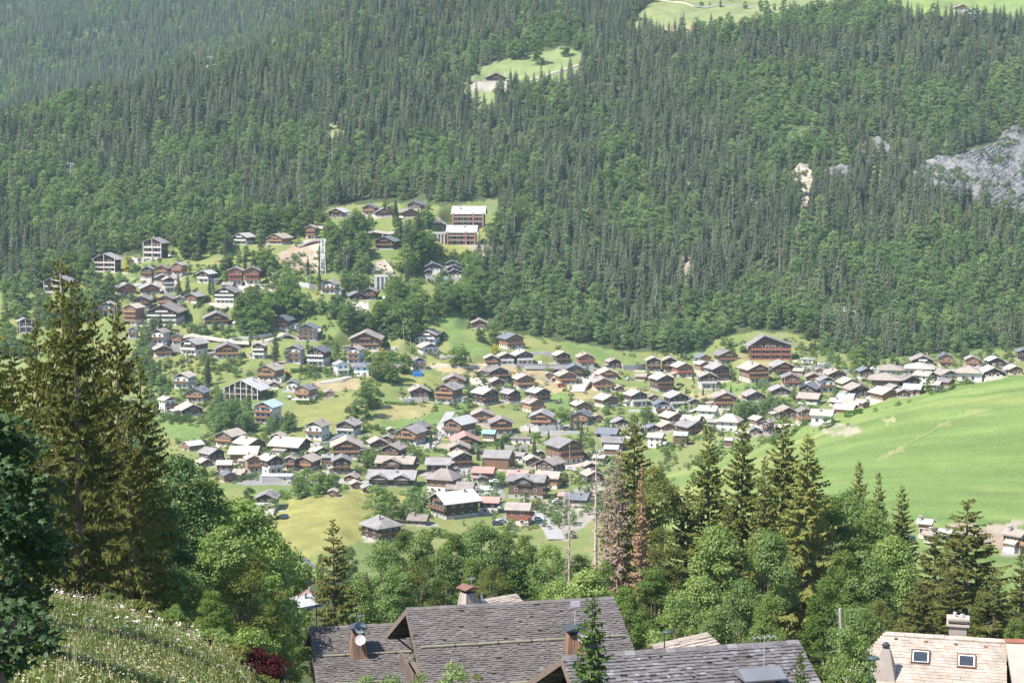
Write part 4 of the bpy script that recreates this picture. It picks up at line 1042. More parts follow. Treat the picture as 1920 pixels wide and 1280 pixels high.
def broadleaf(seed, H_=14.0, Rc=4.5, leaves=900, size=0.9, clumps=22, low=0.18, narrow=1.0, trunk=True, limb_n=5):
    """tapered trunk with limbs; a crown of leaf clumps with gaps between them"""
    r_ = np.random.default_rng(seed)
    crown, wood = Geo(), Geo()
    cz = H_ * (low + 1) / 2; rz = H_ * (1 - low) / 2
    # clump centres: an uneven crown, fullest low down, mostly near its skin
    cs = []
    lob = r_.uniform(.72, 1.18, 6)
    tries = 0
    while len(cs) < clumps and tries < clumps * 60:
        tries += 1
        u = r_.uniform(.0, 1.0); an = r_.uniform(0, 6.283)
        prof = math.sqrt(max(0, 1 - ((u - .38) / .64) ** 2)) if u > .38 else .72 + .28 * u / .38
        a = an / 6.2832 * 6
        lf_ = lob[int(a) % 6] * (1 - (a % 1)) + lob[(int(a) + 1) % 6] * (a % 1)
        lf_ *= 1 + .16 * math.sin(u * 9 + lob[0] * 20)
        cr = Rc * r_.uniform(.24, .40) * (clumps / 22.0) ** -.25
        rad = max(0, Rc * narrow * prof * lf_ - cr * .7) * r_.uniform(.35, 1.0) ** .5
        c = np.array((math.cos(an) * rad, math.sin(an) * rad, H_ * (low + .05) + u * (H_ * (.95 - low) - cr * .8)))
        if all(np.linalg.norm(c - q) > .55 * cr for q, _ in cs): cs.append((c, cr))
    per = np.array([cr ** 2 for _, cr in cs]); per = (per / per.sum() * leaves).astype(int)
    for (c, cr), n in zip(cs, per):
        d = r_.normal(size=(n, 3)); d /= np.linalg.norm(d, axis=1, keepdims=True)
        d[:, 2] = np.where(d[:, 2] < -.35, -d[:, 2] * .5, d[:, 2])
        rad = r_.uniform(.55, 1.08, n)[:, None]
        P = c + d * rad * cr * np.array((1.1, 1.1, .8)) + r_.normal(size=(n, 3)) * cr * .07
        nn = d * .65 + np.array((0, 0, .45)) + r_.normal(size=(n, 3)) * .42
        nn /= np.linalg.norm(nn, axis=1, keepdims=True)
        V, T = leaf_quads(P, nn, size, r_)
        crown.add(V, T=T)
    if trunk:
        tv, tf = cone_trunk(H_ * .72, .022 * H_ + .06, 7, bend=r_.uniform(-.5, .5), r1=.05)
        wood.add(tv, tf)
        for k_ in range(limb_n):
            c, cr = cs[(k_ * 7) % len(cs)]
            z_ = H_ * r_.uniform(.2, .5)
            b = MB(); b.tube((0, 0, z_), tuple(c * np.array((.55, .55, 1)) + np.array((0, 0, -(c[2] - z_) * .35))), .1 * H_ / 14, .05, 4, caps=False)
            b.tube(tuple(c * np.array((.55, .55, 1)) + np.array((0, 0, -(c[2] - z_) * .35))), tuple(c), .05, .02, 4, caps=False)
            wood.add(b.v, np.array([f for f in b.f]))
    return crown, wood

def spruce_near(seed, H_=20.0, Rm=3.2, density=1.0, low=0.06, dead=0.0, sparse=1.0, tw=0.085, bw=1.0):
    """Norway spruce: boughs that sweep down and lift at the tip, hung with combs of twigs"""
    r_ = np.random.default_rng(seed)
    crown, wood = Geo(), Geo()
    tv, tf = cone_trunk(H_, .012 * H_ + .05, 8, seg=6)
    wood.add(tv, tf)
    z = H_ * low; ph = r_.uniform(0, 6)
    while z < H_ * .99:
        f = 1 - z / H_
        n = int(r_.integers(5, 8) if f > .15 else r_.integers(3, 5))
        ph += r_.uniform(.5, 1.2)
        for k_ in range(n):
            if r_.random() > sparse: continue
            a = ph + 2 * math.pi * k_ / n + r_.uniform(-.35, .35)
            L = (Rm * (f ** .68) + .15) * r_.uniform(.6, 1.15)
            if f > .8: L *= r_.uniform(.5, 1)
            d = np.array((math.cos(a), math.sin(a), 0)); pr = np.array((-d[1], d[0], 0))
            ns = max(4, int(L / .28))
            s_ = np.linspace(0, 1, ns)
            dro = r_.uniform(.25, .48) * (0.4 + 0.9 * f); lift = .32 * r_.uniform(.5, 1.2)
            zz = z + r_.uniform(-.25, .25) + L * (-dro * s_ * 1.25 + lift * s_**3.0 + (0.25 * s_ * (1 - f)))
            side = r_.uniform(-.12, .12) * L * s_ ** 2
            P = d[None] * (L * s_)[:, None] + pr[None] * side[:, None]; P[:, 2] = zz
            # woody bough: thin double strip
            wdt = bw * (.035 * L / 3 + .012) * (1 - s_ * .8)
            V = np.concatenate([P + pr * wdt[:, None], P - pr * wdt[:, None]])
            i = np.arange(ns - 1); wood.add(V, np.stack([i, i + 1, i + 1 + ns, i + ns], 1))
            if r_.random() < dead: continue
            # hanging twigs and side sprays along the bough
            m = max(3, int(L / .13 * density))
            t = r_.uniform(.16, 1.0, m) ** .85
            B = np.stack([np.interp(t, s_, P[:, j]) for j in range(3)], 1)
            tap = (1 - t * .55)
            for kind in (0, 1, 2):
                sg = r_.choice([-1, 1], m)[:, None]
                if kind == 0:     # curtains hanging down
                    ln = (.16 + .17 * L) * tap * r_.uniform(.5, 1.3, m)
                    D = pr[None] * sg * .28 + d[None] * r_.uniform(-.1, .25, m)[:, None]; D[:, 2] = -1
                else:             # sprays to the side, falling over
                    ln = (.18 + .22 * L) * tap * r_.uniform(.5, 1.2, m)
                    D = pr[None] * sg * 1.0 + d[None] * r_.uniform(.2, .8, m)[:, None]; D[:, 2] = r_.uniform(-.75, -.1, m)
                D /= np.linalg.norm(D, axis=1, keepdims=True)
                W = np.cross(D, r_.normal(size=(m, 3)) + np.array((0, 0, .4)) * kind); W /= np.linalg.norm(W, axis=1, keepdims=True) + 1e-9
                hw = (tw * r_.uniform(.7, 1.3, m) * (1 + .15 * kind))[:, None]
                md = B + D * (ln * .5)[:, None]; md[:, 2] -= .04 * ln * (kind > 0)
                tp = B + D * ln[:, None]; tp[:, 2] -= .28 * ln * (kind > 0)
                V = np.stack([B + W * hw * .45, B - W * hw * .45, md - W * hw, md + W * hw, tp], 1).reshape(-1, 3)
                q = np.arange(m)[:, None] * 5
                crown.add(V, Q=q + [0, 1, 2, 3], T=q + [3, 2, 4])
        z += (.24 + .16 * f) * H_ / 18 * r_.uniform(.8, 1.25)
    c = Geo()
    return crown, wood

# ---- library of shapes (meshes shared by all copies)
FAR_S = []
for i, (h_, r1, pr_) in enumerate([(19, 3.7, 8), (21, 3.6, 8), (17, 3.7, 8), (20, 4.2, 9), (16, 3.4, 8)]):
    FAR_S.append((spruce_far(100 + i, h_, r1, pr_).mesh('spruce', [MAT['spruce_far'], MAT['bark']]), h_))
DEAD_S = [(spruce_far(150 + i, 21, 2.2, 7, dead=True).mesh('dead_spruce', [MAT['dead_needle'], MAT['bark_pale']]), 21) for i in range(2)]
def merged(cw, name, m0, m1):
    c, w = cw
    g = Geo()
    for q, t, V, mi in ((c.Q, c.T, c.V, 0), (w.Q, w.T, w.V, 1)):
        if not V: continue
        g.add(np.concatenate(V), np.concatenate(q) if q else None, np.concatenate(t) if t else None, mi)
    return g.mesh(name, [MAT[m0], MAT[m1]])
FAR_B = []
for i, (h_, r1, lo, nn, nl) in enumerate([(14, 5.0, .0, 1.0, 760), (16, 5.0, .02, .9, 800), (12, 5.0, -.02, 1.0, 700), (17, 4.7, .04, .85, 800), (13, 5.5, .0, 1.0, 800)]):
    FAR_B.append((merged(broadleaf(200 + i, h_, r1, nl, 1.0, 22, lo, nn, limb_n=2), 'broadleaf', 'broad_far', 'bark'), h_))
MID_B = []
for i, (h_, r1, lo, nn) in enumerate([(12, 4.6, .0, 1.0), (13, 4.6, .02, .95), (11, 4.9, -.03, 1.0), (14, 4.2, .02, .9), (10, 4.7, -.04, 1.0)]):
    c, w = broadleaf(230 + i, h_, r1, 2600, .62, 34, lo, nn)
    MID_B.append((c.mesh('crown', [MAT['broad_mid']]), w.mesh('trunk', [MAT['bark']]), h_))
MID_S = []
for i in range(3):
    c, w = spruce_near(260 + i, 18, 3.3, .42, tw=.17)
    MID_S.append((c.mesh('crown', [MAT['spruce_far']]), w.mesh('trunk', [MAT['bark']]), 18))
BUSH = []
for i in range(3):
    c, w = broadleaf(280 + i, 3.0, 1.8, 420, .38, 12, -.15, 1.0, trunk=False)
    BUSH.append((c, 3.0))
BUSH_M = {k_: [(c.mesh('bush', [MAT[k_]]), h_) for c, h_ in BUSH] for k_ in ('broad_mid', 'purple_leaf', 'yellow_leaf', 'grey_leaf')}
YEL = spruce_far(300, 10, 2.2, 8, .8).mesh('crown', [MAT['yellow_leaf'], MAT['bark']])
COLUMNAR = merged(broadleaf(310, 6, 1.0, 500, .4, 16, .02, 1.0, trunk=True, limb_n=1), 'columnar_tree', 'broad_mid', 'bark')

# ---------------------------------------------------------------- forest on the slope
LOWER = [(-600,580),(0,548),(80,540),(150,500),(200,484),(255,478),(330,466),(420,440),(470,432),(520,428),(575,415),(610,392),(660,384),(700,378),(740,380),(800,378),(838,386),(850,382),(905,376),(935,372),(938,400),(925,440),(895,470),(880,500),(872,550),(890,600),(935,618),(1000,632),(1050,642),(1110,652),(1150,662),(1250,664),(1310,664),(1345,640),(1400,622),(1480,622),(1560,650),(1620,682),(1700,672),(1800,662),(1920,655),(2600,650)]
FOREST = LOWER + [(2600,-900),(-600,-900)]
CLEAR = [[(860,168),(905,124),(965,104),(1060,86),(1118,112),(1050,160),(962,158),(905,212),(882,192)], [(1160,52),(1220,6),(1300,-8),(1620,-8),(1592,20),(1490,34),(1380,60),(1240,72)],
 [(1640,-8),(2000,-8),(2000,36),(1840,34),(1770,36),(1700,30)], [(604,234),(642,232),(640,264),(612,266)], [(378,120),(412,110),(412,124),(386,132)], [(120,318),(146,316),(146,342),(124,342)],
 [(898,372),(942,366),(938,410),(910,414)], [(1465,236),(1515,240),(1515,268),(1472,266)]] + [[(x * 1.0, y + 4) for x, y in c] for c in CLIFFS[:2]]
CLEAR += [[(1500,400),(1512,400),(1520,470),(1506,470)], [(1556,565),(1590,575),(1610,610),(1580,612)], [(1278,495),(1294,490),(1296,520),(1282,522)], [(1632,262),(1645,255),(1668,275),(1692,296),(1660,300)], [(1545,318),(1598,312),(1595,336),(1550,338)]]
BRO = [(300,400,190,60,.75),(180,360,120,70,.35),(110,250,90,40,.8),(520,340,160,70,.45),(760,330,120,60,.4),(960,470,120,90,.65),(900,560,100,60,.8),(1080,580,170,70,.75),(1150,620,130,40,.95),(1000,620,130,30,.95),
 (1360,190,140,70,.5),(1460,290,130,80,.75),(1650,210,200,70,.65),(1420,60,130,40,.55),(1560,40,120,40,.5),(1250,420,120,60,.3),(1480,610,200,30,.85),(1650,620,180,50,.95),(1800,600,150,60,.85),(1300,640,120,40,.95),
 (1720,480,150,60,.35),(1860,430,80,40,.7),(1900,190,90,50,.5),(1010,90,90,40,.85),(640,55,80,40,.25),(470,290,150,40,.5),(1130,330,120,60,.45),(1040,230,100,60,.5),(700,200,90,50,.15),(0,180,30,30,.8),(640,300,100,50,.5),(420,130,40,20,.9),(330,300,90,40,.5),(60,420,80,50,.45)]
def jitter_grid(y0, y1, sp, amax=.335):
    out = []
    y = y0
    while y < y1:
        n = int(2 * amax * y / sp)
        x = (np.arange(n) + rng.uniform(-.45, .45, n)) * sp - amax * y
        out.append(np.stack([x, y + rng.uniform(-.45, .45, n) * sp], 1)); y += sp
    return np.concatenate(out)
pts = np.concatenate([jitter_grid(930, 1180, 6.0), jitter_grid(1180, 1700, 6.4), jitter_grid(1700, 2900, 8.0)])
pz = terr(pts[:, 0], pts[:, 1])
ppx, ppy = project(pts[:, 0], pts[:, 1], pz)
ok = in_poly(ppx, ppy + 4, FOREST) & (ppy > -90)
wpx = ppx + 9 * vnoise(ppx / 16, ppy / 12, 63) + 5 * vnoise(ppx / 5, ppy / 4, 64); wpy = ppy + 6 * vnoise(ppx / 16, ppy / 12, 65) + 3 * vnoise(ppx / 5, ppy / 4, 66)
for c in CLEAR: ok &= ~in_poly(wpx, wpy, c)
for (fx, fy, fr, *_r) in FOOT: ok &= np.hypot(pts[:, 0] - fx, pts[:, 1] - fy) > fr + 3.5
# sight test against the bare ground
T_ = Z / YR[:, None]; CM = np.maximum.accumulate(T_, axis=0)
ci = np.clip(np.rint(np.interp(pts[:, 0] / pts[:, 1], AC, np.arange(NC))).astype(int), 0, NC - 1)
ri = np.clip(np.searchsorted(YR, pts[:, 1]) - 2, 0, NR - 1)
ok &= (pz + 24) / pts[:, 1] > CM[ri, ci]
pts, pz, ppx, ppy = pts[ok], pz[ok], ppx[ok], ppy[ok]
pb = np.full(len(pts), .09)
for (bx, by, rx, ry, p_) in BRO:
    pb = np.maximum(pb, 1.15 * p_ * np.clip(1.45 - np.hypot((ppx - bx) / rx, (ppy - by) / ry), 0, 1))
ns_ = fbm(pts[:, 0] / 38, pts[:, 1] / 60, 3, 81)
pb = np.clip(pb * (1.05 + 1.5 * ns_) + .42 * (ns_ > .19) - .06 * (ns_ < -.2), 0, .97)
is_b = rng.random(len(pts)) < pb
dd = rng.random(len(pts))
is_dead = (~is_b) & (dd < .007)
scl = rng.uniform(.52, 1.18, len(pts)) * np.where(is_b, .92, .92) * (1 + .12 * fbm(pts[:, 0] / 50, pts[:, 1] / 50, 2, 82))
scl = np.where(pts[:, 1] > 1700, scl * 1.1, scl)
rot = rng.uniform(0, 6.28, len(pts))
var = rng.integers(0, 1000, len(pts))
inview = (ppx > 0) & (ppx < 1920) & (ppy > 0)
# ---------------------------------------------------------------- trees among the houses
def tree_mid(px, py, hpx, kind='b', label=None, group=None, ymin=560, wide=1.0):
    p = cast(px, py, ymin)
    hm = hpx * (p.y * CP - p.z * SP) / FPX
    rz = random.uniform(0, 6.28)
    if kind in 'bs':
        c, w, h_ = random.choice(MID_B if kind == 'b' else MID_S)
        k_ = hm / h_
        name = 'broadleaf_tree' if kind == 'b' else 'spruce_tree'
        o = empty(name, (p.x, p.y, p.z - .1), rz); o.scale = (k_ * wide, k_ * wide, k_)
        link('crown', c, o); link('trunk', w, o)
    elif kind == 'y':
        o = link('yellow_conifer', YEL, None, p, (0, 0, rz), (hm / 10,) * 3); name = 'yellow_conifer'
    elif kind == 'c':
        o = link('columnar_tree', COLUMNAR, None, p, (0, 0, rz), (hm / 6,) * 3); name = 'columnar_tree'
    else:
        mk = {'h': 'broad_mid', 'p': 'purple_leaf', 'Y': 'yellow_leaf', 'g': 'grey_leaf'}[kind]
        me, h_ = random.choice(BUSH_M[mk]); k_ = hm / h_
        o = link('bush', me, None, p, (0, 0, rz), (k_ * wide, k_ * wide, k_)); name = 'bush'
    nearest = min(LANDM, key=lambda l: (l[1] - px)**2 + 2.5 * (l[2] - py)**2)[0]
    base = {'b': 'leafy green tree', 's': 'dark village spruce', 'y': 'yellow-green conifer', 'c': 'slim column-shaped tree', 'h': 'rounded green bush', 'p': 'purple-leaved bush', 'Y': 'yellow flowering bush', 'g': 'grey-green bush'}[kind]
    tag(o, label or f'{base} among the gardens near the {nearest}', 'bush' if kind in 'hpYg' else 'tree', group or f"{base}{'es' if base.endswith('bush') else 's'} near the {nearest}")
    return o
BIG = [(237,510,34,'y','yellow conifer right of the wide dark apartment chalet'),(205,562,50,'b','round tree below the wide dark apartment chalet'),(391,724,56,'s','tall dark spruce standing alone on the left meadow'),
 (517,686,68,'s','tall dark conifer between the white-based chalet and flats'),(335,558,48,'s','dark conifer right of the orange hillside chalet'),(352,556,44,'s','bluish conifer beside the dark conifer on the hillside'),
 (735,720,64,'b','biggest round tree right of the pale blue house'),(708,712,52,'b','bushy tree in the clump right of the pale blue house'),(760,700,40,'b','small tree above the clump by the pale blue house'),(686,784,66,'b','large dark tree at the top of the steep meadow'),
 (662,792,38,'b','small tree on the left of the large meadow tree'),(702,765,44,'b','tree behind the large meadow tree'),(690,878,40,'b','round dark tree between the brown chalets of the old village'),(705,988,84,'b','largest tree on the right of the grassy knoll'),
 (735,975,50,'b','slim tree right of the largest knoll tree'),(560,935,44,'b','left tree of the row above the grassy knoll'),(600,926,48,'b','tall loose tree on the row above the grassy knoll'),(578,915,40,'b','middle tree of the row above the grassy knoll'),
 (622,918,36,'b','right tree of the row above the grassy knoll'),(467,942,32,'b','tree left of the grey-roofed knoll house'),(510,972,40,'b','loose pale tree in front of the grey-roofed knoll house'),(775,640,90,'b','tallest leafy tree left of the green lawn'),(790,600,60,'b','high tree above the green lawn'),
 (835,590,48,'b','spreading tree at the top of the green lawn'),(820,580,40,'b','left spreading tree at the top of the green lawn'),(882,598,60,'b','tree mass left of the small lawn chalet'),(870,690,38,'b','right tree of the pair above the tan field'),(856,688,42,'b','left tree of the pair above the tan field'),
 (930,640,40,'b','tree right of the small lawn chalet'),(900,640,24,'b','little tree in front of the small lawn chalet'),(545,562,38,'b','round dark tree left of the white dark-gabled house'),(500,622,70,'b','highest of the dark trees left of terraced road'),(472,612,80,'b','broad dark tree in the middle of the left slope'),
 (450,618,60,'b','left tree of the clump on the left slope'),(520,600,54,'b','right tree of the clump on the left slope'),(1215,792,34,'b','leafy tree left of the tan-roofed low chalet'),(1072,806,36,'s','dark conifer pair member right of the boulder wall'),(1084,806,30,'s','smaller dark conifer right of the boulder wall'),
 (1612,694,48,'b','big grey-green tree at the foot of the rocky slope'),(1640,690,36,'b','tree right of the grey-green tree below the rocky slope'),(1675,686,26,'b','dark round tree beside the road under the forest'),(1742,736,30,'b','tree in front of the flat-topped pale block'),(1700,738,22,'b','tree among the hipped tan roofs'),
 (1280,838,24,'b','pale tree right of the weathered plank barn'),(1300,912,30,'b','tree at the corner of the green field'),(1250,858,22,'b','bush-like tree beside the green field'),(424,506,26,'p','dark purple bush above the twin red gables'),(937,912,26,'b','round bright green tree beside the white van'),
 (985,946,26,'b','small tree in front of the big cross-gabled chalet'),(1002,862,44,'s','slim conifer in front of the grey plank-like wall'),(1036,862,20,'c','slim column tree in front of the large grey-roofed chalet'),(777,640,18,'c','slim column tree right of the broad brown chalet'),(727,650,14,'c','short column tree beside the broad brown chalet'),
 (833,638,18,'c','slim column tree at the edge of the green lawn'),(763,530,44,'s','dark spruce right of the concrete viaduct'),(785,468,70,'s','tall spruce below the left hillside chalets'),(762,470,50,'s','spruce in the clump right of the double-gabled chalet'),(594,552,24,'y','small yellow conifer by the white wall'),
 (1278,672,22,'s','small dark spruce right of the double-gabled chalet by the forest'),(928,660,18,'Y','bright yellow flowering bush on the green lawn'),(715,662,14,'Y','yellow bush under the broad brown chalet'),(690,662,12,'Y','yellow bush left under the broad brown chalet'),
 (1600,700,20,'h','bush by the road under the rocky slope'),(880,740,28,'s','pale bluish conifer beside the gravel road'),(905,640,18,'h','round bush by the small lawn chalet'),(1590,798,8,'h','single round bush above the garden plots'),(1540,804,12,'h','bush at the corner of the white house with balcony'),
 (968,112,42,'b','tree at the left top of the upper forest clearing'),(1008,122,46,'b','largest round tree in the upper forest clearing'),(1098,122,48,'s','large dark spruce at the right of the upper forest clearing'),(1060,106,34,'b','small tree between round tree and spruce in the clearing'),
 (1315,14,12,'b','first small tree along the high meadow road'),(1331,13,10,'b','second small tree along the high meadow road'),(1351,14,14,'b','third small tree along the high meadow road'),(1398,17,15,'b','tree beside the bend of the high meadow road'),(1426,20,20,'b','bigger tree on the high meadow road'),(1470,23,24,'b','largest tree on the high meadow road'),(1452,20,14,'b','little tree left of the largest high-meadow tree'),(1505,20,10,'b','last little tree along the high meadow road'),
 (1350,66,36,'b','leafy tree at the lower edge of the high meadow'),(1362,72,30,'b','second leafy tree at the lower edge of the high meadow'),(1190,40,30,'b','round dark tree left of the high meadow')]
for (px, py, hp, kd, lab) in BIG: tree_mid(px, py, hp, kd, lab, 'prominent trees of the village')
ZONES = [  # polygon, count, height px range, kinds
 ([(430,425),(600,410),(640,415),(600,450),(560,470),(510,480),(490,540),(440,500),(400,490),(350,490),(330,470)], 60, (20,44), 'bbbbs'),
 ([(610,420),(700,415),(700,440),(640,440),(620,440)], 14, (18,34), 'bbb'), ([(612,455),(690,455),(700,500),(690,515),(615,515)], 24, (24,46), 'bbbs'), ([(745,440),(800,440),(815,470),(800,495),(750,520)], 22, (24,48), 'bbs'), ([(720,400),(800,410),(810,430),(720,425)], 14, (16,36), 'bbs'),
 ([(480,570),(545,560),(560,600),(560,625),(540,600),(480,640),(430,620)], 26, (26,56), 'bbb'), ([(565,575),(640,560),(650,600),(600,600)], 14, (18,34), 'bbh'), ([(620,590),(700,590),(780,600),(800,640),(720,640),(640,625)], 30, (22,52), 'bbbh'), ([(700,560),(780,560),(790,600),(720,600)], 16, (22,46), 'bb'),
 ([(800,545),(880,550),(880,580),(810,585)], 12, (24,44), 'bb'), ([(870,500),(900,520),(900,600),(870,600)], 12, (26,48), 'b'), ([(810,480),(880,475),(880,490),(820,495)], 8, (10,22), 'bh'),
 ([(375,760),(440,745),(480,770),(490,800),(470,815),(400,820),(380,800)], 34, (22,44), 'bbbh'), ([(470,810),(545,815),(560,800),(530,800),(520,790)], 8, (18,34), 'b'), ([(535,880),(640,870),(640,930),(545,935)], 16, (20,36), 'bbh'),
 ([(1370,785),(1400,755),(1470,738),(1495,750),(1470,765),(1430,775),(1390,795)], 26, (16,30), 'bbb'), ([(1200,640),(1330,640),(1330,660),(1230,668)], 8, (20,40), 'b'), ([(1340,640),(1400,650),(1390,670),(1345,665)], 7, (10,24), 'bh'),
 ([(1490,650),(1600,650),(1640,690),(1580,690)], 24, (8,20), 'hhb'), ([(1480,625),(1600,625),(1700,660),(1620,680),(1540,650)], 30, (12,34), 'bbh'), ([(1700,655),(1900,655),(1900,670),(1700,672)], 12, (16,30), 'b'),
 ([(250,560),(360,560),(400,560),(350,600),(280,600)], 12, (10,20), 'hhb'), ([(330,600),(400,615),(500,640),(480,650),(340,622)], 22, (8,18), 'hhhb'), ([(320,650),(400,670),(530,690),(500,720),(400,700),(330,690)], 16, (8,22), 'hhb'),
 ([(280,600),(320,620),(330,660),(300,720),(260,720),(250,640)], 20, (14,36), 'bbs'), ([(270,720),(330,740),(300,800),(280,780)], 10, (14,28), 'bbh'), ([(340,770),(400,780),(390,800),(330,800)], 8, (8,16), 'hh'),
 ([(540,655),(700,660),(740,680),(690,690),(560,690)], 22, (8,22), 'hhbY'), ([(760,660),(880,660),(870,690),(780,690)], 10, (8,18), 'hhb'), ([(560,700),(640,700),(640,712),(560,715)], 5, (8,16), 'hb'),
 ([(750,735),(900,740),(880,770),(760,760)], 14, (8,20), 'hhb'), ([(900,700),(1120,690),(1160,760),(1120,800),(930,790),(880,750)], 30, (7,18), 'hhbg'), ([(1120,700),(1540,700),(1540,780),(1180,790)], 52, (7,20), 'hhbs'),
 ([(1540,690),(1900,690),(1760,740),(1560,780)], 34, (8,20), 'hhb'), ([(800,800),(1150,800),(1150,900),(800,900)], 40, (8,22), 'hhbs'), ([(640,810),(800,800),(800,880),(660,900)], 22, (8,20), 'hhb'), ([(680,900),(1050,900),(1050,1000),(720,1000)], 36, (10,26), 'hbb'),
 ([(400,850),(640,850),(640,900),(420,920)], 14, (8,20), 'hhb'), ([(1180,790),(1480,780),(1460,830),(1200,850)], 24, (8,20), 'hhb'), ([(1210,850),(1300,850),(1290,920),(1230,900)], 8, (8,20), 'hb'), ([(1000,880),(1180,850),(1200,960),(1060,1010),(1010,960)], 26, (10,24), 'hbb'), ([(760,940),(800,950),(800,980),(740,990)], 8, (12,26), 'bb'),
 ([(500,480),(620,490),(600,540),(510,545)], 14, (10,28), 'bbhs'), ([(640,520),(700,540),(640,560)], 6, (14,30), 'bb'), ([(350,520),(430,500),(440,540),(400,560)], 10, (12,26), 'bbs'), ([(80,520),(170,490),(240,540),(200,600),(60,620)], 40, (20,44), 'bbb'), ([(0,540),(80,540),(60,690),(0,690)], 16, (20,44), 'bb')]
r2 = random.Random(5)
nt_ = 0; nh_ = 0; EXTRA = []; ZB = []; SMALL = []
for poly, cnt, (h0, h1), kinds in ZONES:
    cnt = int(cnt * 2.1); h0 *= 1.1; h1 *= 1.2
    xs = [p[0] for p in poly]; ys = [p[1] for p in poly]; got = 0; tr = 0
    while got < cnt and tr < cnt * 25:
        tr += 1
        x, y = r2.uniform(min(xs), max(xs)), r2.uniform(min(ys), max(ys))
        if not in_poly(np.array([x]), np.array([y]), poly)[0]: continue
        kd = r2.choice(kinds); hp = r2.uniform(h0, h1)
        if kd in 'hYg': hp = min(hp, r2.uniform(6, 13))
        if kd == 's': hp *= 1.15
        w = hp * (.36 if kd in 'bhYg' else .16)
        p = cast(x, y, 560); bad = False
        for (fx, fy, fr, a0, a1, b0, b1, fY) in FOOT:
            if math.hypot(p.x - fx, p.y - fy) < fr + (1.5 if kd in 'hYg' else 3.0): bad = True; break
            if p.y < fy and b0 < y and y - hp < b1 - 3:      # would it hide the house?
                ov = min(x + w, a1) - max(x - w, a0)
                if ov > .3 * (a1 - a0) or (ov > 0 and y - hp < b0 + .5 * (b1 - b0) and ov > .15 * (a1 - a0)): bad = True; break
        if bad: continue
        if kd == 'b': ZB.append((hp, x, y, p))
        elif kd == 'h' and nh_ >= 110: EXTRA.append((p.x, p.y, p.z, hp * (p.y * CP - p.z * SP) / FPX / 3.0))
        else: tree_mid(x, y, hp, kd)
        got += 1; nt_ += 1; nh_ += kd == 'h'
ZB.sort(key=lambda q: -q[0])
for i, (hp, x, y, p) in enumerate(ZB):
    if i < 125: tree_mid(x, y, hp, 'b')
    else: SMALL.append((p.x, p.y, p.z, x, y, hp * (p.y * CP - p.z * SP) / FPX / 14))
print('village trees', nt_ + len(BIG))
def garden_shrubs():
    n = 8500; out = []
    x = rng.uniform(240, 1900, n * 3); y = rng.uniform(470, 1010, n * 3)
    for a, b in zip(x, y):
        if len(out) >= n: break
        if in_poly(np.array([a]), np.array([b]), FOREST)[0] or (a > 1215 and b > 800 - (a - 1560) * .29 - (0 if a < 1560 else 4) and b > 690): continue
        p = cast(a, b, 560)
        if vnoise(p.x / 26, p.y / 26, 7) + .7 * vnoise(p.x / 8, p.y / 8, 8) < -.05: continue
        if any(in_poly(np.array([a]), np.array([b]), q_)[0] for q_ in OPEN): continue
        if any(abs(p.x - f[0]) < f[2] + 1 and abs(p.y - f[1]) < f[2] + 1 and math.hypot(p.x - f[0], p.y - f[1]) < f[2] + 1.0 for f in FOOT): continue
        out.append((p.x, p.y, p.z, rng.uniform(.3, .85) * (1.7 if rng.random() < .12 else 1)))
    return np.array(out)
OPEN = [[(525,795),(560,760),(660,738),(665,770),(640,810),(560,822)], [(710,787),(775,786),(870,752),(885,765),(830,795),(760,812),(720,812)], [(300,795),(375,795),(385,822),(340,828),(308,815)], [(800,600),(860,580),(880,600),(870,625),(900,650),(930,660),(880,675),(845,660),(830,610)],
 [(805,680),(1020,683),(1060,700),(1095,745),(1040,742),(990,708),(880,706),(830,700)], [(580,715),(675,708),(678,728),(610,738)], [(706,760),(815,755),(808,772),(770,786),(710,790)], [(480,985),(540,938),(640,922),(690,915),(690,960),(660,1020),(580,1045),(490,1020)], [(1050,640),(1150,655),(1145,680),(1070,668)]]
rk = []
for q in rock_pts:                                                # plants on the ledges
    m_ = (fbm(q[:, 0] / 9 + q[:, 2] * .1, q[:, 2] / 3.5, 3, 44) > .22) & (rng.random(len(q)) < .2)
    rk.append(np.concatenate([q[m_], rng.uniform(.3, 1.0, (m_.sum(), 1))], 1))
gs = np.concatenate([garden_shrubs(), np.array(EXTRA)] + rk)
# the 300 largest leafy trees stay single; the smaller garden trees join the leafy wood
if SMALL:
    q = np.array(SMALL)
    pts = np.concatenate([pts, q[:, :2]]); pz = np.concatenate([pz, q[:, 2]]); ppx = np.concatenate([ppx, q[:, 3]]); ppy = np.concatenate([ppy, q[:, 4]])
    scl = np.concatenate([scl, q[:, 5]]); k_ = len(q)
    is_b = np.concatenate([is_b, np.ones(k_, bool)]); is_dead = np.concatenate([is_dead, np.zeros(k_, bool)]); inview = np.concatenate([inview, np.zeros(k_, bool)])
    rot = np.concatenate([rot, rng.uniform(0, 6.28, k_)]); var = np.concatenate([var, rng.integers(0, 1000, k_)])
def single_forest(mask, lib, n_max, name, label, cat, group):
    cand = np.nonzero(mask & inview)[0]
    cand = cand[np.argsort(pts[cand, 1] - 0 * ppy[cand])][:n_max]
    for i in cand:
        me, h_ = lib[var[i] % len(lib)]
        o = link(name, me, None, (pts[i, 0], pts[i, 1], pz[i] - .2), (0, 0, rot[i]), (scl[i] * (.9 + .2 * (var[i] % 7) / 6),) * 2 + (scl[i],))
        nearest = min(LANDM, key=lambda l: (l[1] - ppx[i])**2 + 2.5 * (l[2] - ppy[i])**2)[0]
        tag(o, label + ' nearest the ' + nearest, cat, group)
    m = np.zeros(len(pts), bool); m[cand] = True
    return m
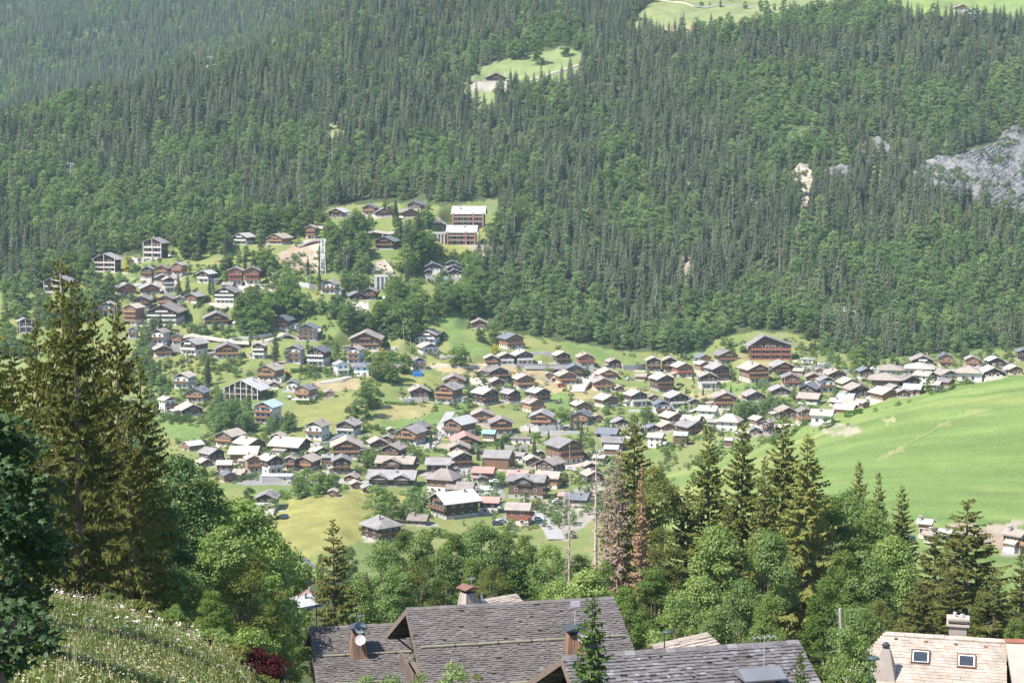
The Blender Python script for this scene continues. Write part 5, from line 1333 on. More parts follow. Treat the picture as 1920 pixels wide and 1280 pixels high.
done = single_forest(~is_b & ~is_dead, FAR_S, 190, 'spruce_tree', 'dark spruce in the lower forest edge', 'tree', 'spruces along the lower forest edge')
done |= single_forest(is_b, FAR_B, 100, 'broadleaf_tree', 'round leafy tree in the lower forest edge', 'tree', 'leafy trees along the lower forest edge')
done |= single_forest(is_dead, DEAD_S, 120, 'dead_spruce', 'bare pinkish grey dead spruce in the green forest', 'tree', 'dead spruces in the forest')

def scatter(name, mask, lib, label, cat):
    sel = np.nonzero(mask)[0]
    me = bpy.data.meshes.new(name)
    me.vertices.add(len(sel))
    P = np.stack([pts[sel, 0], pts[sel, 1], pz[sel] - .2], 1).astype(np.float32)
    me.vertices.foreach_set('co', P.ravel())
    for nm, dat, ty in (('scl', scl[sel], 'FLOAT'), ('turn', rot[sel], 'FLOAT'), ('pick', (var[sel] % len(lib)), 'INT')):
        a = me.attributes.new(nm, ty, 'POINT'); a.data.foreach_set('value', dat.astype(np.float32 if ty == 'FLOAT' else np.int32))
    o = link(name, me); tag(o, label, cat, kind='stuff')
    ng = bpy.data.node_groups.new(name, 'GeometryNodeTree')
    ng.interface.new_socket('Geometry', in_out='INPUT', socket_type='NodeSocketGeometry')
    ng.interface.new_socket('Geometry', in_out='OUTPUT', socket_type='NodeSocketGeometry')
    N = ng.nodes; L = ng.links
    gi = N.new('NodeGroupInput'); go = N.new('NodeGroupOutput')
    m2p = N.new('GeometryNodeMeshToPoints'); L.new(gi.outputs[0], m2p.inputs[0])
    iop = N.new('GeometryNodeInstanceOnPoints'); L.new(m2p.outputs[0], iop.inputs['Points'])
    jn = N.new('GeometryNodeJoinGeometry')
    for mesh, h_ in lib:
        so = bpy.data.objects.new('tree_shape', mesh)        # shape source, not part of the scene
        oi = N.new('GeometryNodeObjectInfo'); oi.inputs['Object'].default_value = so; oi.inputs['As Instance'].default_value = True
        L.new(oi.outputs['Geometry'], jn.inputs[0])
    L.new(jn.outputs[0], iop.inputs['Instance']); iop.inputs['Pick Instance'].default_value = True
    def attr(nm, ty):
        a = N.new('GeometryNodeInputNamedAttribute'); a.data_type = ty; a.inputs['Name'].default_value = nm; return a
    L.new(attr('pick', 'INT').outputs[0], iop.inputs['Instance Index'])
    cx_ = N.new('ShaderNodeCombineXYZ'); L.new(attr('turn', 'FLOAT').outputs[0], cx_.inputs['Z']); L.new(cx_.outputs[0], iop.inputs['Rotation'])
    L.new(attr('scl', 'FLOAT').outputs[0], iop.inputs['Scale'])
    L.new(iop.outputs[0], go.inputs[0])
    md = o.modifiers.new('scatter', 'NODES'); md.node_group = ng
    return len(sel)
n_s = scatter('forest_spruces', ~is_b & ~is_dead & ~done, FAR_S, 'dense dark spruce forest covering the mountainside', 'forest')
pts = np.concatenate([pts, gs[:, :2]]); pz = np.concatenate([pz, gs[:, 2]]); scl = np.concatenate([scl, gs[:, 3]]); k_ = len(gs)
is_b = np.concatenate([is_b, np.zeros(k_, bool)]); done = np.concatenate([done, np.ones(k_, bool)]); rot = np.concatenate([rot, rng.uniform(0, 6.28, k_)]); var = np.concatenate([var, rng.integers(0, 1000, k_)])
shr = np.zeros(len(pts), bool); shr[-k_:] = True
scatter('garden_shrubs', shr, BUSH_M['broad_mid'][:2] * 6 + BUSH_M['grey_leaf'][:2], 'countless small garden shrubs between the village houses', 'shrubs')
n_b = scatter('forest_broadleaf', is_b & ~done, FAR_B, 'patches of bright leafy wood mixed into the spruce forest', 'forest')
print('forest', n_s, n_b, int(done.sum()))

# ---------------------------------------------------------------- near trees
NEAR_S = []
for i in range(4):
    c, w = spruce_near(400 + i, 20, [4.3, 3.9, 4.1, 3.7][i], 1.75, low=[.05, .08, .03, .1][i], dead=.08, sparse=.84, tw=.052)
    NEAR_S.append((c.mesh('crown', [MAT['spruce_olive']]), w.mesh('trunk', [MAT['bark']]), 20))
TALL_S = []
for i in range(4):
    c, w = spruce_near(420 + i, 30, [5.6, 4.8, 5.8, 5.0][i], 1.25, low=.04, dead=.08, sparse=.95, tw=.115)
    TALL_S.append((c.mesh('crown', [MAT['spruce_near']]), w.mesh('trunk', [MAT['bark']]), 30))
c, w = spruce_near(440, 12, 1.9, 1.3, low=.02, tw=.05)
FRESH_S = (c.mesh('crown', [MAT['spruce_fresh']]), w.mesh('trunk', [MAT['bark']]), 12)
DEADN = []
for i, (dn, mk) in enumerate([(1.0, 'dead_needle'), (.35, 'dead_needle'), (.1, 'rust_needle')]):
    c, w = spruce_near(450 + i, 26, [2.3, 3.4, 2.6][i], [.4, .9, .9][i], low=.12, dead=min(dn, .9), sparse=[.55, .95, .95][i], tw=[.05, .075, .12][i], bw=[2.5, 3.0, 2.0][i])
    DEADN.append((c.mesh('needles', [MAT[mk]]), w.mesh('trunk', [MAT[['dead_wood', 'dead_brown', 'dead_brown'][i]]]), 26))
NB = {}
def near_broad(key, seed, H_, Rc, leaves, size, clumps, low, m, narrow=1.0):
    c, w = broadleaf(seed, H_, Rc, leaves, size, clumps, low, narrow, limb_n=9)
    NB.setdefault(key, []).append((c.mesh('crown', [MAT[m]]), w.mesh('trunk', [MAT['bark']]), H_))
for i in range(3): near_broad('b', 500 + i, 14, [4.6, 4.2, 5.0][i], 15000, .30, [54, 60, 50][i], [.04, .10, .02][i], 'broad_near')
near_broad('l', 510, 15, 4.6, 15000, .34, 50, .04, 'broad_lime')
near_broad('l', 511, 13, 4.8, 14000, .34, 44, .04, 'broad_lime')
near_broad('d', 520, 15, 4.8, 16000, .26, 54, .02, 'broad_dark')
near_broad('o', 530, 12, 3.8, 15000, .20, 60, .02, 'broad_olive')
near_broad('g', 540, 16, 4.4, 15000, .30, 70, .05, 'broad_loose')
near_broad('g', 541, 18, 4.0, 15000, .30, 76, .05, 'broad_loose', .9)
near_broad('y', 550, 17, 4.0, 20000, .26, 110, -.1, 'broad_olive')
def near_tree(px, top, Y, kind, wide, label, group):
    a, t = ray(px, top)
    x = a * Y
    zg = float(terr(x, Y)); H_ = t * Y - zg
    lib = {'s': NEAR_S, 't': TALL_S, 'f': [FRESH_S], 'D': [DEADN[0]], 'E': [DEADN[1]], 'F': [DEADN[2]]}.get(kind) or NB[kind]
    c, w, h_ = lib[near_tree.n % len(lib)]; near_tree.n += 1
    k_ = H_ / h_
    name = {'s': 'spruce_tree', 't': 'spruce_tree', 'f': 'young_spruce', 'D': 'dead_spruce', 'E': 'dead_spruce', 'F': 'dead_spruce'}.get(kind, 'broadleaf_tree')
    o = empty(name, (x, Y, zg), (near_tree.n * 2.4) % 6.28)
    o.scale = (k_ * wide, k_ * wide, k_)
    link('crown' if kind not in 'DEF' else 'needles', c, o); link('trunk', w, o)
    tag(o, label, 'tree', group)
    return o
near_tree.n = 0
LS, RS, BB, LB = 'big olive spruces on the left', 'tall spruces before the green hill', 'leafy belt beyond the near roofs', 'leafy trees beside the flower meadow'
for a in [
 (114,483,101,'s',.85,'tallest of the left olive spruces, standing behind the front one',LS), (137,523,91,'s',.95,'front olive spruce on the left with its pale trunk showing',LS),
 (216,553,99,'s',.8,'right olive spruce of the left group with a slender tip',LS), (66,588,105,'s',.88,'left olive spruce of the left group',LS), (172,560,107,'s',.7,'olive spruce tip in the gap between the two tall left spruces',LS),
 (262,668,103,'s',.85,'lower olive spruce at the right flank of the left group',LS), (20,640,110,'s',1.1,'olive spruce close to the left picture edge behind the maple',LS), (238,760,96,'s',.9,'short shaded spruce at the right foot of the left group',LS),
 (330,845,128,'d',1.0,'dark round leafy tree right of the left spruces',LB), (385,880,134,'g',.95,'middle leafy tree behind the dark round one',LB), (300,900,112,'d',.9,'shaded leafy tree in the spruces\' shadow',LB),
 (445,930,150,'l',.95,'bright lime leafy tree in front of the old village',LB), (492,980,160,'l',.85,'smaller lime tree in front of the grassy knoll',LB), (415,985,118,'b',.9,'leafy tree below the bright lime tree',LB),
 (465,1040,112,'o',1.0,'olive-green rounded tree left of the blue-roofed house',LB), (345,1060,100,'b',.9,'low bushy tree at the upper meadow edge',LB), (395,1105,90,'g',1.0,'dark green bushy tree at the right meadow edge',LB), (330,1130,88,'b',.8,'small bushy tree under the shaded spruce',LB),
 (530,1020,178,'b',.8,'leafy tree just above the blue-roofed house',LB), (478,1150,122,'b',.6,'leafy tree left of the small left chalet roof',LB), (545,1150,172,'g',.7,'slim leafy tree above the left chalet ridge',LB),
 (625,972,176,'s',1.08,'single olive spruce in the middle, right of blue-roofed house','single near spruces'), (687,1068,205,'s',.9,'small pale spruce behind the lime trees in the middle','single near spruces'),
 (600,1035,420,'g',.6,'small leafy tree at the foot of the grassy knoll, left',BB), (655,1020,400,'b',.6,'small leafy tree at the foot of the grassy knoll, right',BB), (665,1085,195,'l',.8,'lime leafy tree right of the single olive spruce',BB), (715,1005,245,'b',.9,'leafy tree below the rambling inn',BB), (760,985,268,'g',.95,'tall leafy tree right of the rambling inn',BB), (805,985,262,'b',.9,'leafy tree in front of the largest dark chalet',BB),
 (850,990,255,'g',.95,'dense leafy tree under the largest dark chalet',BB), (900,975,285,'b',.9,'leafy tree left of the reddish house by the road',BB), (945,990,290,'g',.9,'leafy tree under the reddish house by the road',BB), (985,1000,300,'g',.85,'leafy tree left of the curving road',BB),
 (1030,1015,285,'b',.85,'leafy tree under the curving road',BB), (740,1060,215,'b',.9,'bright leafy tree behind the small hut',BB), (790,1040,222,'o',.9,'thin-leaved tree with visible trunk by the small hut',BB), (835,1030,228,'b',.95,'leafy tree above the chimney with the rusty cap',BB),
 (885,1040,220,'g',.9,'leafy tree behind the tan ridge piece',BB), (925,1055,205,'o',.8,'yellow-green loose tree behind the tan ridge piece',BB), (970,1030,208,'f',1.5,'yellow-green fir behind the central roof','single near spruces'), (1010,1055,215,'b',.9,'leafy tree right of the yellow-green fir',BB),
 (1045,1085,190,'l',.85,'lime tree just behind the central ridge',BB), (1105,1062,184,'l',.95,'broad bright lime tree behind the right end of central roof',BB), (1085,1035,240,'b',.8,'leafy tree at the foot of the bare dead trunk',BB), (1135,1050,232,'g',.8,'leafy tree under the brown dead spruce',BB),
 (1175,1090,172,'g',.9,'leafy tree right of the central roof end',BB), (1225,1060,186,'g',1.0,'dense leafy tree left of the big lime maple',BB), (1270,1100,160,'b',.9,'leafy tree above the beige hidden roof',BB), (1345,980,204,'l',.9,'tall lime maple standing out before the dark spruces',BB),
 (1310,1075,178,'l',.85,'lower lime tree left of the tall lime maple',BB), (1390,1080,172,'b',.85,'leafy tree right of the tall lime maple',BB), (1440,985,205,'b',.8,'loose leafy tree between the dark spruces',BB), (1440,1110,158,'g',.8,'lower leafy tree above the lower right roof',BB), (1350,1130,156,'b',.85,'leafy tree right above the beige hidden roof',BB),
 (1560,925,222,'g',.85,'tall blue-green leafy tree right of the spruces',BB), (1600,915,232,'b',.8,'second blue-green leafy tree right of the spruces',BB), (1640,950,222,'g',.9,'leafy tree in front of the hill foot',BB), (1580,1020,190,'g',.95,'leafy tree in the right middle wood',BB), (1630,1030,188,'b',.9,'brighter leafy tree in the right middle wood',BB),
 (1675,1000,205,'l',.7,'slim lime tree left of the orange hill-foot chalet',BB), (1545,1090,160,'g',.85,'leafy tree above the bare broken trunk',BB), (1598,1172,101,'b',.62,'leafy tree right against the left edge of the tan tiled roof',BB), (1845,1110,170,'g',.8,'leafy tree among the low spreading spruces at right',BB), (1610,1130,150,'b',.8,'small leafy tree left of the tan tiled roof',BB), (1650,1120,165,'o',.8,'yellowish leafy tree behind the tan tiled roof',BB), (1905,1150,150,'g',.8,'leafy tree at the right edge behind the tan roofs',BB),
 (1190,772,252,'t',1.0,'first tall spruce on the left of the right group, above rust dead one',RS), (1236,985,236,'o',.8,'olive bushy tree at the foot of the broad dense one',RS), (1238,868,240,'y',.78,'broad dense dark olive tree right of the dead spruces',RS), (1330,790,238,'t',1.15,'dark-trunked spruce before the open green field',RS), (1393,786,250,'t',.95,'thin spruce between two darker spruces',RS),
 (1470,768,244,'t',1.1,'tallest right spruce in front of the village edge',RS), (1515,806,216,'t',1.2,'full spruce right of the tallest one',RS), (1435,850,235,'t',.95,'shorter spruce left of the full spruce',RS), (1290,905,242,'t',1.0,'spruce between the dense olive tree and dark-trunked spruce',RS), (1365,930,228,'t',1.0,'spruce half hidden behind the tall lime maple',RS),
 (1612,858,258,'t',.85,'slender spruce tip right of the full spruce',RS), (1648,880,262,'t',.8,'twin slender spruce tip beside the hill',RS), (1692,908,244,'t',.9,'spruce left of the orange hill-foot chalet',RS), (1755,990,182,'s',1.6,'spruce in front of the orange hill-foot chalet',RS),
 (1815,933,176,'s',1.8,'large open spruce in front of the bare soil',RS), (1917,1028,190,'s',1.1,'spruce cut by the right picture edge',RS), (1865,1075,160,'s',1.7,'low spreading spruce behind the tan tiled roof',RS), (1725,1085,158,'s',1.7,'low spreading spruce left of the large open spruce',RS), (1785,1070,165,'s',1.6,'drooping spruce behind the stone chimney',RS),
 (1068,828,238,'D',.6,'bare pale dead trunk nearly without branches','dead spruces near the roofs'), (1118,818,246,'D',1.1,'grey dead spruce with thin bare branches','dead spruces near the roofs'), (1160,838,236,'E',1.1,'brown bristly dead spruce','dead spruces near the roofs'), (1140,870,242,'E',.9,'shorter brown dead spruce behind the bristly one','dead spruces near the roofs'),
 (1203,868,224,'F',.9,'rust-red dead spruce beside the tall spruce','dead spruces near the roofs'),
 (1111,1112,92,'f',1.05,'small fresh green spruce in front of the central roof','young spruces by the roofs'), (1502,1218,88,'f',.7,'tiny spruce in front of the lower right roof','young spruces by the roofs')]: near_tree(*a)
# bushes close by
for px, top, Y, mk, rad, label in [(468,1168,88,'broad_lime',1.25,'light green rounded bush right of the flower meadow'),(484,1212,84,'purple_leaf',1.0,'dark purple bush under the light green bush'),(452,1222,82,'purple_leaf',.7,'smaller purple bush at the meadow edge'),
 (520,1238,92,'grey_leaf',.6,'pale grey-green bush left of the small chalet balcony'),(505,1205,104,'broad_mid',.9,'green bush below the small left chalet eave'),(500,1262,80,'broad_olive',.8,'yellowish bush at the bottom left of the roofs'),
 (740,1246,84,'broad_near',1.3,'green shrub in front of the central roof, left end'),(795,1238,86,'broad_near',1.2,'green shrub in front of the central roof, middle'),(850,1236,85,'broad_near',1.2,'tall shoots of shrub in front of the central roof'),(900,1256,84,'broad_olive',.9,'yellow-green shrub in front of central roof, right end'),
 (255,1150,79,'broad_olive',.75,'low weedy bush on the meadow crest below the shaded spruce'), (322,1172,79,'broad_loose',.7,'leafy weed clump on the meadow crest, middle'), (392,1200,78,'broad_near',.8,'leafy weed clump on the meadow crest, right'), (436,1228,77,'broad_olive',.7,'yellowish weed clump at the right end of the crest'), (205,1118,80,'broad_loose',.6,'small weed clump under the front olive spruce'),
 (690,1262,82,'broad_near',1.0,'low shrub under the small left roof'),(545,1266,84,'broad_olive',.6,'yellow-green bush under the left balcony')]:
    a, t = ray(px, top); x = a * Y; zg = float(terr(x, Y)); H_ = max(1.2, t * Y - zg)
    c, w = broadleaf(int(px) + 7, H_, rad * 1.35, 5200, .13, 34, .0, 1.0, limb_n=6)
    o = empty('bush', (x, Y, zg)); link('leaves', c.mesh('leaves', [MAT[mk]]), o); link('stem', w.mesh('stem', [MAT['bark']]), o)
    tag(o, label, 'bush', 'bushes round the near roofs')
# dark maple boughs at the left edge: five-lobed leaves
def maple(label, px, top, Y, H_, Rc, n, size, seed):
    r_ = np.random.default_rng(seed)
    lobes = []
    for k_ in range(10):
        an = math.pi * (k_ / 9.0 * 1.7 - .35); rr = (1.0 if k_ % 2 == 0 else .48) * (.75 if k_ in (0, 8) else 1)
        lobes.append((rr * math.cos(an) * .55, rr * math.sin(an) * .55))
    lobes.append((0, -.25)); nl = len(lobes)
    a, t = ray(px, top); x0 = a * Y; zt = t * Y
    crown = Geo(); tw = MB()
    cl = []
    for i in range(64):
        d = r_.normal(size=3); d /= np.linalg.norm(d)
        c = np.array((d[0] * Rc * .85, d[1] * Rc * .85, H_ * .56 + d[2] * H_ * .36)); cl.append(c)
        tw.tube((0, 0, max(.5, c[2] - abs(c[0]) * .6 - .5)), tuple(c), .05, .015, 4, caps=False)
    for c in cl:
        m = n // 64
        d = r_.normal(size=(m, 3)); d /= np.linalg.norm(d, axis=1, keepdims=True)
        P = c + d * r_.uniform(.3, 1, (m, 1)) * np.array((.9, .9, .55)) * Rc * .46
        for p in P:
            nn = Vector((r_.normal() * .45, r_.normal() * .45 - .25, .8)).normalized()
            t1 = nn.orthogonal().normalized(); t1.rotate(Matrix.Rotation(r_.uniform(0, 6.28), 3, nn)); t2 = nn.cross(t1)
            s_ = size * r_.uniform(.7, 1.25)
            V = [(p[0], p[1], p[2])] + [tuple(Vector(p) + t1 * (lx * s_) + t2 * (ly * s_) - nn * (.18 * s_ * (lx * lx + ly * ly) * 3)) for lx, ly in lobes]
            crown.add(V, T=[(0, j + 1, (j + 1) % nl + 1) for j in range(nl)])
    zg = float(terr(x0, Y))
    o = empty('maple_tree', (x0, Y, zt - H_))
    link('leaves', crown.mesh('leaves', [MAT['maple_leaf_shade_tone']]), o)
    tw.tube((0, 0, zg - zt + H_ - .5), (0, 0, H_ * .8), .22, .06, 8)
    tw.build('trunk', MAT['bark'], o)
    tag(o, label, 'tree', 'dark maples at the left edge')
maple('dark maple filling the left edge beside the spruces', -58, 735, 46, 8.6, 2.1, 9000, .24, 3)
maple('dark low maple branch reaching over the flower meadow', -4, 1128, 30, 1.5, .95, 620, .22, 4)
c, w = spruce_near(470, 14, 2.6, 1.2, low=.05, tw=.05)
o = empty('spruce_tree', at(-42, 545, 62) - Vector((0, 0, 12)), 1.0); link('crown', c.mesh('crown', [MAT['spruce_near']]), o); link('trunk', w.mesh('trunk', [MAT['bark']]), o)
o.scale = (1, 1, 12 / 14); tag(o, 'near spruce whose branch tips hang in at the left picture edge', 'tree', LS)
tb = empty('broken_trunk', (*at(1578, 1150, 150)[:2], float(terr(at(1578, 1150, 150).x, 150))))
b = MB(); zz = at(1578, 1140, 150).z - tb.location.z
b.tube((0, 0, -.5), (.1, 0, zz * .6), .30, .22, 8); b.tube((.1, 0, zz * .6), (-.15, 0, zz), .22, .12, 8)
for q in range(9): b.tube((0, 0, zz * (.4 + .06 * q)), (random.uniform(-1.4, 1.2), random.uniform(-.8, .2), zz * (.4 + .06 * q) + random.uniform(-.5, .3)), .05, .01, 4)
b.build('trunk', MAT['bark_pale'], tb); tag(tb, 'pale broken tree trunk standing beside the tan tiled roof', 'tree')

# ---------------------------------------------------------------- flower meadow in the lower left
r_ = np.random.default_rng(77)
def meadow_pts(n, y0=34, y1=86, pxa=-60, pxb=640):
    Y = r_.uniform(y0 ** 2, y1 ** 2, n) ** .5
    a0, a1 = (pxa - 960) / FPX / CP, (pxb - 960) / FPX / CP
    X = r_.uniform(a0, a1, n) * Y
    zz = terr(X, Y)
    return np.stack([X, Y, zz], 1)
P = meadow_pts(60000)
keep = fbm(P[:, 0] / 3, P[:, 1] / 3, 3, 91) > -.75
P = P[keep]; n = len(P)
g = Geo()
for k_ in range(3):
    h_ = r_.uniform(.15, .5, n) * (1 + .4 * fbm(P[:, 0] / 4, P[:, 1] / 4, 2, 92))
    an = r_.uniform(0, 6.28, n); w = r_.uniform(.012, .03, n)
    off = np.stack([r_.normal(0, .12, n), r_.normal(0, .12, n), np.zeros(n)], 1)
    dx = np.stack([np.cos(an) * w, np.sin(an) * w, np.zeros(n)], 1)
    lean = np.stack([r_.normal(0, .22, n), r_.normal(0, .22, n), np.ones(n)], 1) * h_[:, None]
    V = np.stack([P + off - dx, P + off + dx, P + off + lean], 1).reshape(-1, 3)
    g.add(V, T=(np.arange(n)[:, None] * 3 + [0, 1, 2]))
tag(link('meadow_grass', g.mesh('meadow_grass', [MAT['grass_blade']])), 'tall wild grass of the lower left flower meadow', 'grass', kind='stuff')
for nm, col in (('petal_white', (.80, .80, .72)), ('petal_cream', (.66, .60, .42)), ('petal_yellow', (.70, .52, .04)), ('petal_lilac', (.45, .38, .50))): mat(nm, col, .8, .1)
def flowers(name, n, mk, size, hmin, hmax, blob, label, clump=0.0, sd=0, flat=True):
    P = meadow_pts(n * 4)
    keep = (fbm(P[:, 0] / 5, P[:, 1] / 5, 3, 95 + sd) > clump)
    P = P[keep][:n]; n = len(P)
    h_ = r_.uniform(hmin, hmax, n)
    C = P + np.stack([r_.normal(0, .05, n), r_.normal(0, .05, n), h_], 1)
    g = Geo()
    m = blob
    CC = np.repeat(C, m, 0)
    CC = CC + np.stack([r_.normal(0, size * .9, n * m), r_.normal(0, size * .9, n * m), r_.normal(0, size * (.25 if flat else 1.6), n * m)], 1)
    nn = np.stack([r_.normal(0, .35, n * m), r_.normal(0, .35, n * m) - .2, np.ones(n * m)], 1); nn /= np.linalg.norm(nn, axis=1, keepdims=True)
    V, T = leaf_quads(CC, nn, size * 1.1, r_, .9, .1)
    g.add(V, T=T, mi=0)
    w = .008
    V = np.stack([P + (-w, 0, 0), P + (w, 0, 0), C], 1).reshape(-1, 3); g.add(V, T=np.arange(n)[:, None] * 3 + [0, 1, 2], mi=1)
    tag(link(name, g.mesh(name, [MAT[mk], MAT['grass_blade']])), label, 'flowers', kind='stuff')
flowers('cream_plumes', 2300, 'petal_cream', .024, .3, .65, 6, 'cream plumes of wild flowers scattered over the meadow', -.25, 0, False)
flowers('white_umbels', 90, 'petal_white', .05, .5, .9, 9, 'flat white umbels standing above the meadow grass', .1, 1)
flowers('daisies', 900, 'petal_white', .03, .4, .7, 1, 'small white daisies dotted over the meadow', -.1, 2)
flowers('yellow_flowers', 700, 'petal_yellow', .03, .35, .65, 1, 'small yellow flowers dotted over the meadow', -.05, 3)
# leafy herbs between the grass
P = meadow_pts(26000); n = len(P)
nn = r_.normal(0, .5, (n, 3)) + np.array((0, -.2, 1)); nn /= np.linalg.norm(nn, axis=1, keepdims=True)
V, T = leaf_quads(P + np.array((0, 0, 1)) * r_.uniform(.08, .42, (n, 1)), nn, .15, r_, .5, .3)
g = Geo(); g.add(V, T=T)
tag(link('meadow_herbs', g.mesh('meadow_herbs', [MAT['broad_near']])), 'broad-leaved herbs growing between the meadow grass', 'plants', kind='stuff')

P = meadow_pts(2400); n = len(P)
h_ = r_.uniform(.5, 1.05, n); w = .011
ln = np.stack([r_.normal(0, .14, n), r_.normal(0, .14, n), np.ones(n)], 1) * h_[:, None]
g = Geo(); g.add(np.stack([P + (-w, 0, 0), P + (w, 0, 0), P + ln], 1).reshape(-1, 3), T=np.arange(n)[:, None] * 3 + [0, 1, 2])
C = np.repeat(P + ln, 3, 0) + r_.normal(0, 1, (n * 3, 3)) * np.array((.02, .02, .07)); nn = r_.normal(0, 1, (n * 3, 3)); nn /= np.linalg.norm(nn, axis=1, keepdims=True)
V, T = leaf_quads(C, nn, .07, r_, .35, .1); g.add(V, T=T)
mat('straw', (.34, .29, .16), .9, .2)
tag(link('seed_heads', g.mesh('seed_heads', [MAT['straw']])), 'straw-coloured grass seed heads standing over the meadow', 'grass', kind='stuff')
# ---------------------------------------------------------------- the near shingled roofs
def shingle_mat(key, cols):
    m = bpy.data.materials.new(key); m.use_nodes = True
    nt = m.node_tree; N = nt.nodes; L = nt.links; p = N['Principled BSDF']
    p.inputs['Roughness'].default_value = .85; p.inputs['Specular IOR Level'].default_value = .2
    oi = N.new('ShaderNodeObjectInfo'); at_ = N.new('ShaderNodeAttribute'); at_.attribute_name = 'tone'
    ad = N.new('ShaderNodeMath'); ad.operation = 'ADD'; L.new(oi.outputs['Random'], ad.inputs[0]); L.new(at_.outputs['Fac'], ad.inputs[1])
    fr = N.new('ShaderNodeMath'); fr.operation = 'FRACT'; L.new(ad.outputs[0], fr.inputs[0])
    cr = N.new('ShaderNodeValToRGB'); e = cr.color_ramp.elements
    e[0].position = 0; e[0].color = (*cols[0], 1); e[1].position = 1; e[1].color = (*cols[-1], 1)
    for i, c in enumerate(cols[1:-1]):
        x = e.new((i + 1) / (len(cols) - 1)); x.color = (*c, 1)
    L.new(fr.outputs[0], cr.inputs[0])
    ge = N.new('ShaderNodeNewGeometry')
    nz = N.new('ShaderNodeTexNoise'); nz.inputs['Scale'].default_value = .8; nz.inputs['Detail'].default_value = 8; nz.inputs['Roughness'].default_value = .75
    L.new(ge.outputs['Position'], nz.inputs['Vector'])
    mr = N.new('ShaderNodeMapRange'); mr.inputs[1].default_value = .3; mr.inputs[2].default_value = .7; mr.inputs[3].default_value = .68; mr.inputs[4].default_value = 1.3
    L.new(nz.outputs[0], mr.inputs[0])
    sc = N.new('ShaderNodeVectorMath'); sc.operation = 'SCALE'; L.new(cr.outputs[0], sc.inputs[0]); L.new(mr.outputs[0], sc.inputs['Scale'])
    n2_ = N.new('ShaderNodeTexNoise'); n2_.inputs['Scale'].default_value = .33; n2_.inputs['Detail'].default_value = 9; n2_.inputs['Roughness'].default_value = .7
    L.new(ge.outputs['Position'], n2_.inputs['Vector'])
    r2_ = N.new('ShaderNodeMapRange'); r2_.inputs[1].default_value = .52; r2_.inputs[2].default_value = .72; r2_.inputs[4].default_value = .55
    L.new(n2_.outputs[0], r2_.inputs[0])
    mo = N.new('ShaderNodeMix'); mo.data_type = 'RGBA'; L.new(r2_.outputs[0], mo.inputs['Factor'])      # lichen and weather stains
    L.new(sc.outputs[0], mo.inputs['A']); mo.inputs['B'].default_value = (*[c * .55 + d for c, d in zip(cols[1], (.0, .008, .0))], 1)
    L.new(mo.outputs['Result'], p.inputs['Base Color'])
    MAT[key] = m
    return m
shingle_mat('shingle_brown', [(.108,.094,.090), (.128,.113,.108), (.145,.130,.126), (.132,.116,.111), (.172,.157,.153)])
shingle_mat('shingle_slate', [(.095,.085,.087), (.12,.11,.112), (.145,.136,.14), (.125,.115,.118), (.215,.208,.215)])
shingle_mat('tile_tan', [(.31,.26,.215), (.34,.285,.24), (.36,.305,.26), (.33,.277,.23), (.385,.33,.285)])
mat('old_board', (.17, .13, .105), .9, .35, 1.2, stretch=(1, 1, 5), objvar=.2)
mat('warm_board', (.36, .20, .12), .85, .4, 1.6, stretch=(3, 3, .4), objvar=.2, var2=(.16, .11, .085))
mat('grey_board', (.36, .31, .28), .9, .3, 1.6, stretch=(3, 3, .4), objvar=.2)
mat('log_green', (.20, .195, .135), .9, .25, 1.2)
mat('dark_board', (.065, .05, .042), .9, .3, 1.2)
mat('dish_blue', (.20, .27, .31), .5, .06)
mat('dish_grey', (.50, .46, .48), .5, .06)
mat('beige_smooth', (.34, .285, .24), .9, .16, .8, var2=(.37, .31, .26))
mat('beige_stone', (.36, .31, .27), .9, .2, 2)
SH = MB(); SH.box(-.5, .5, -.5, .5, 0, 1, skip='b'); 
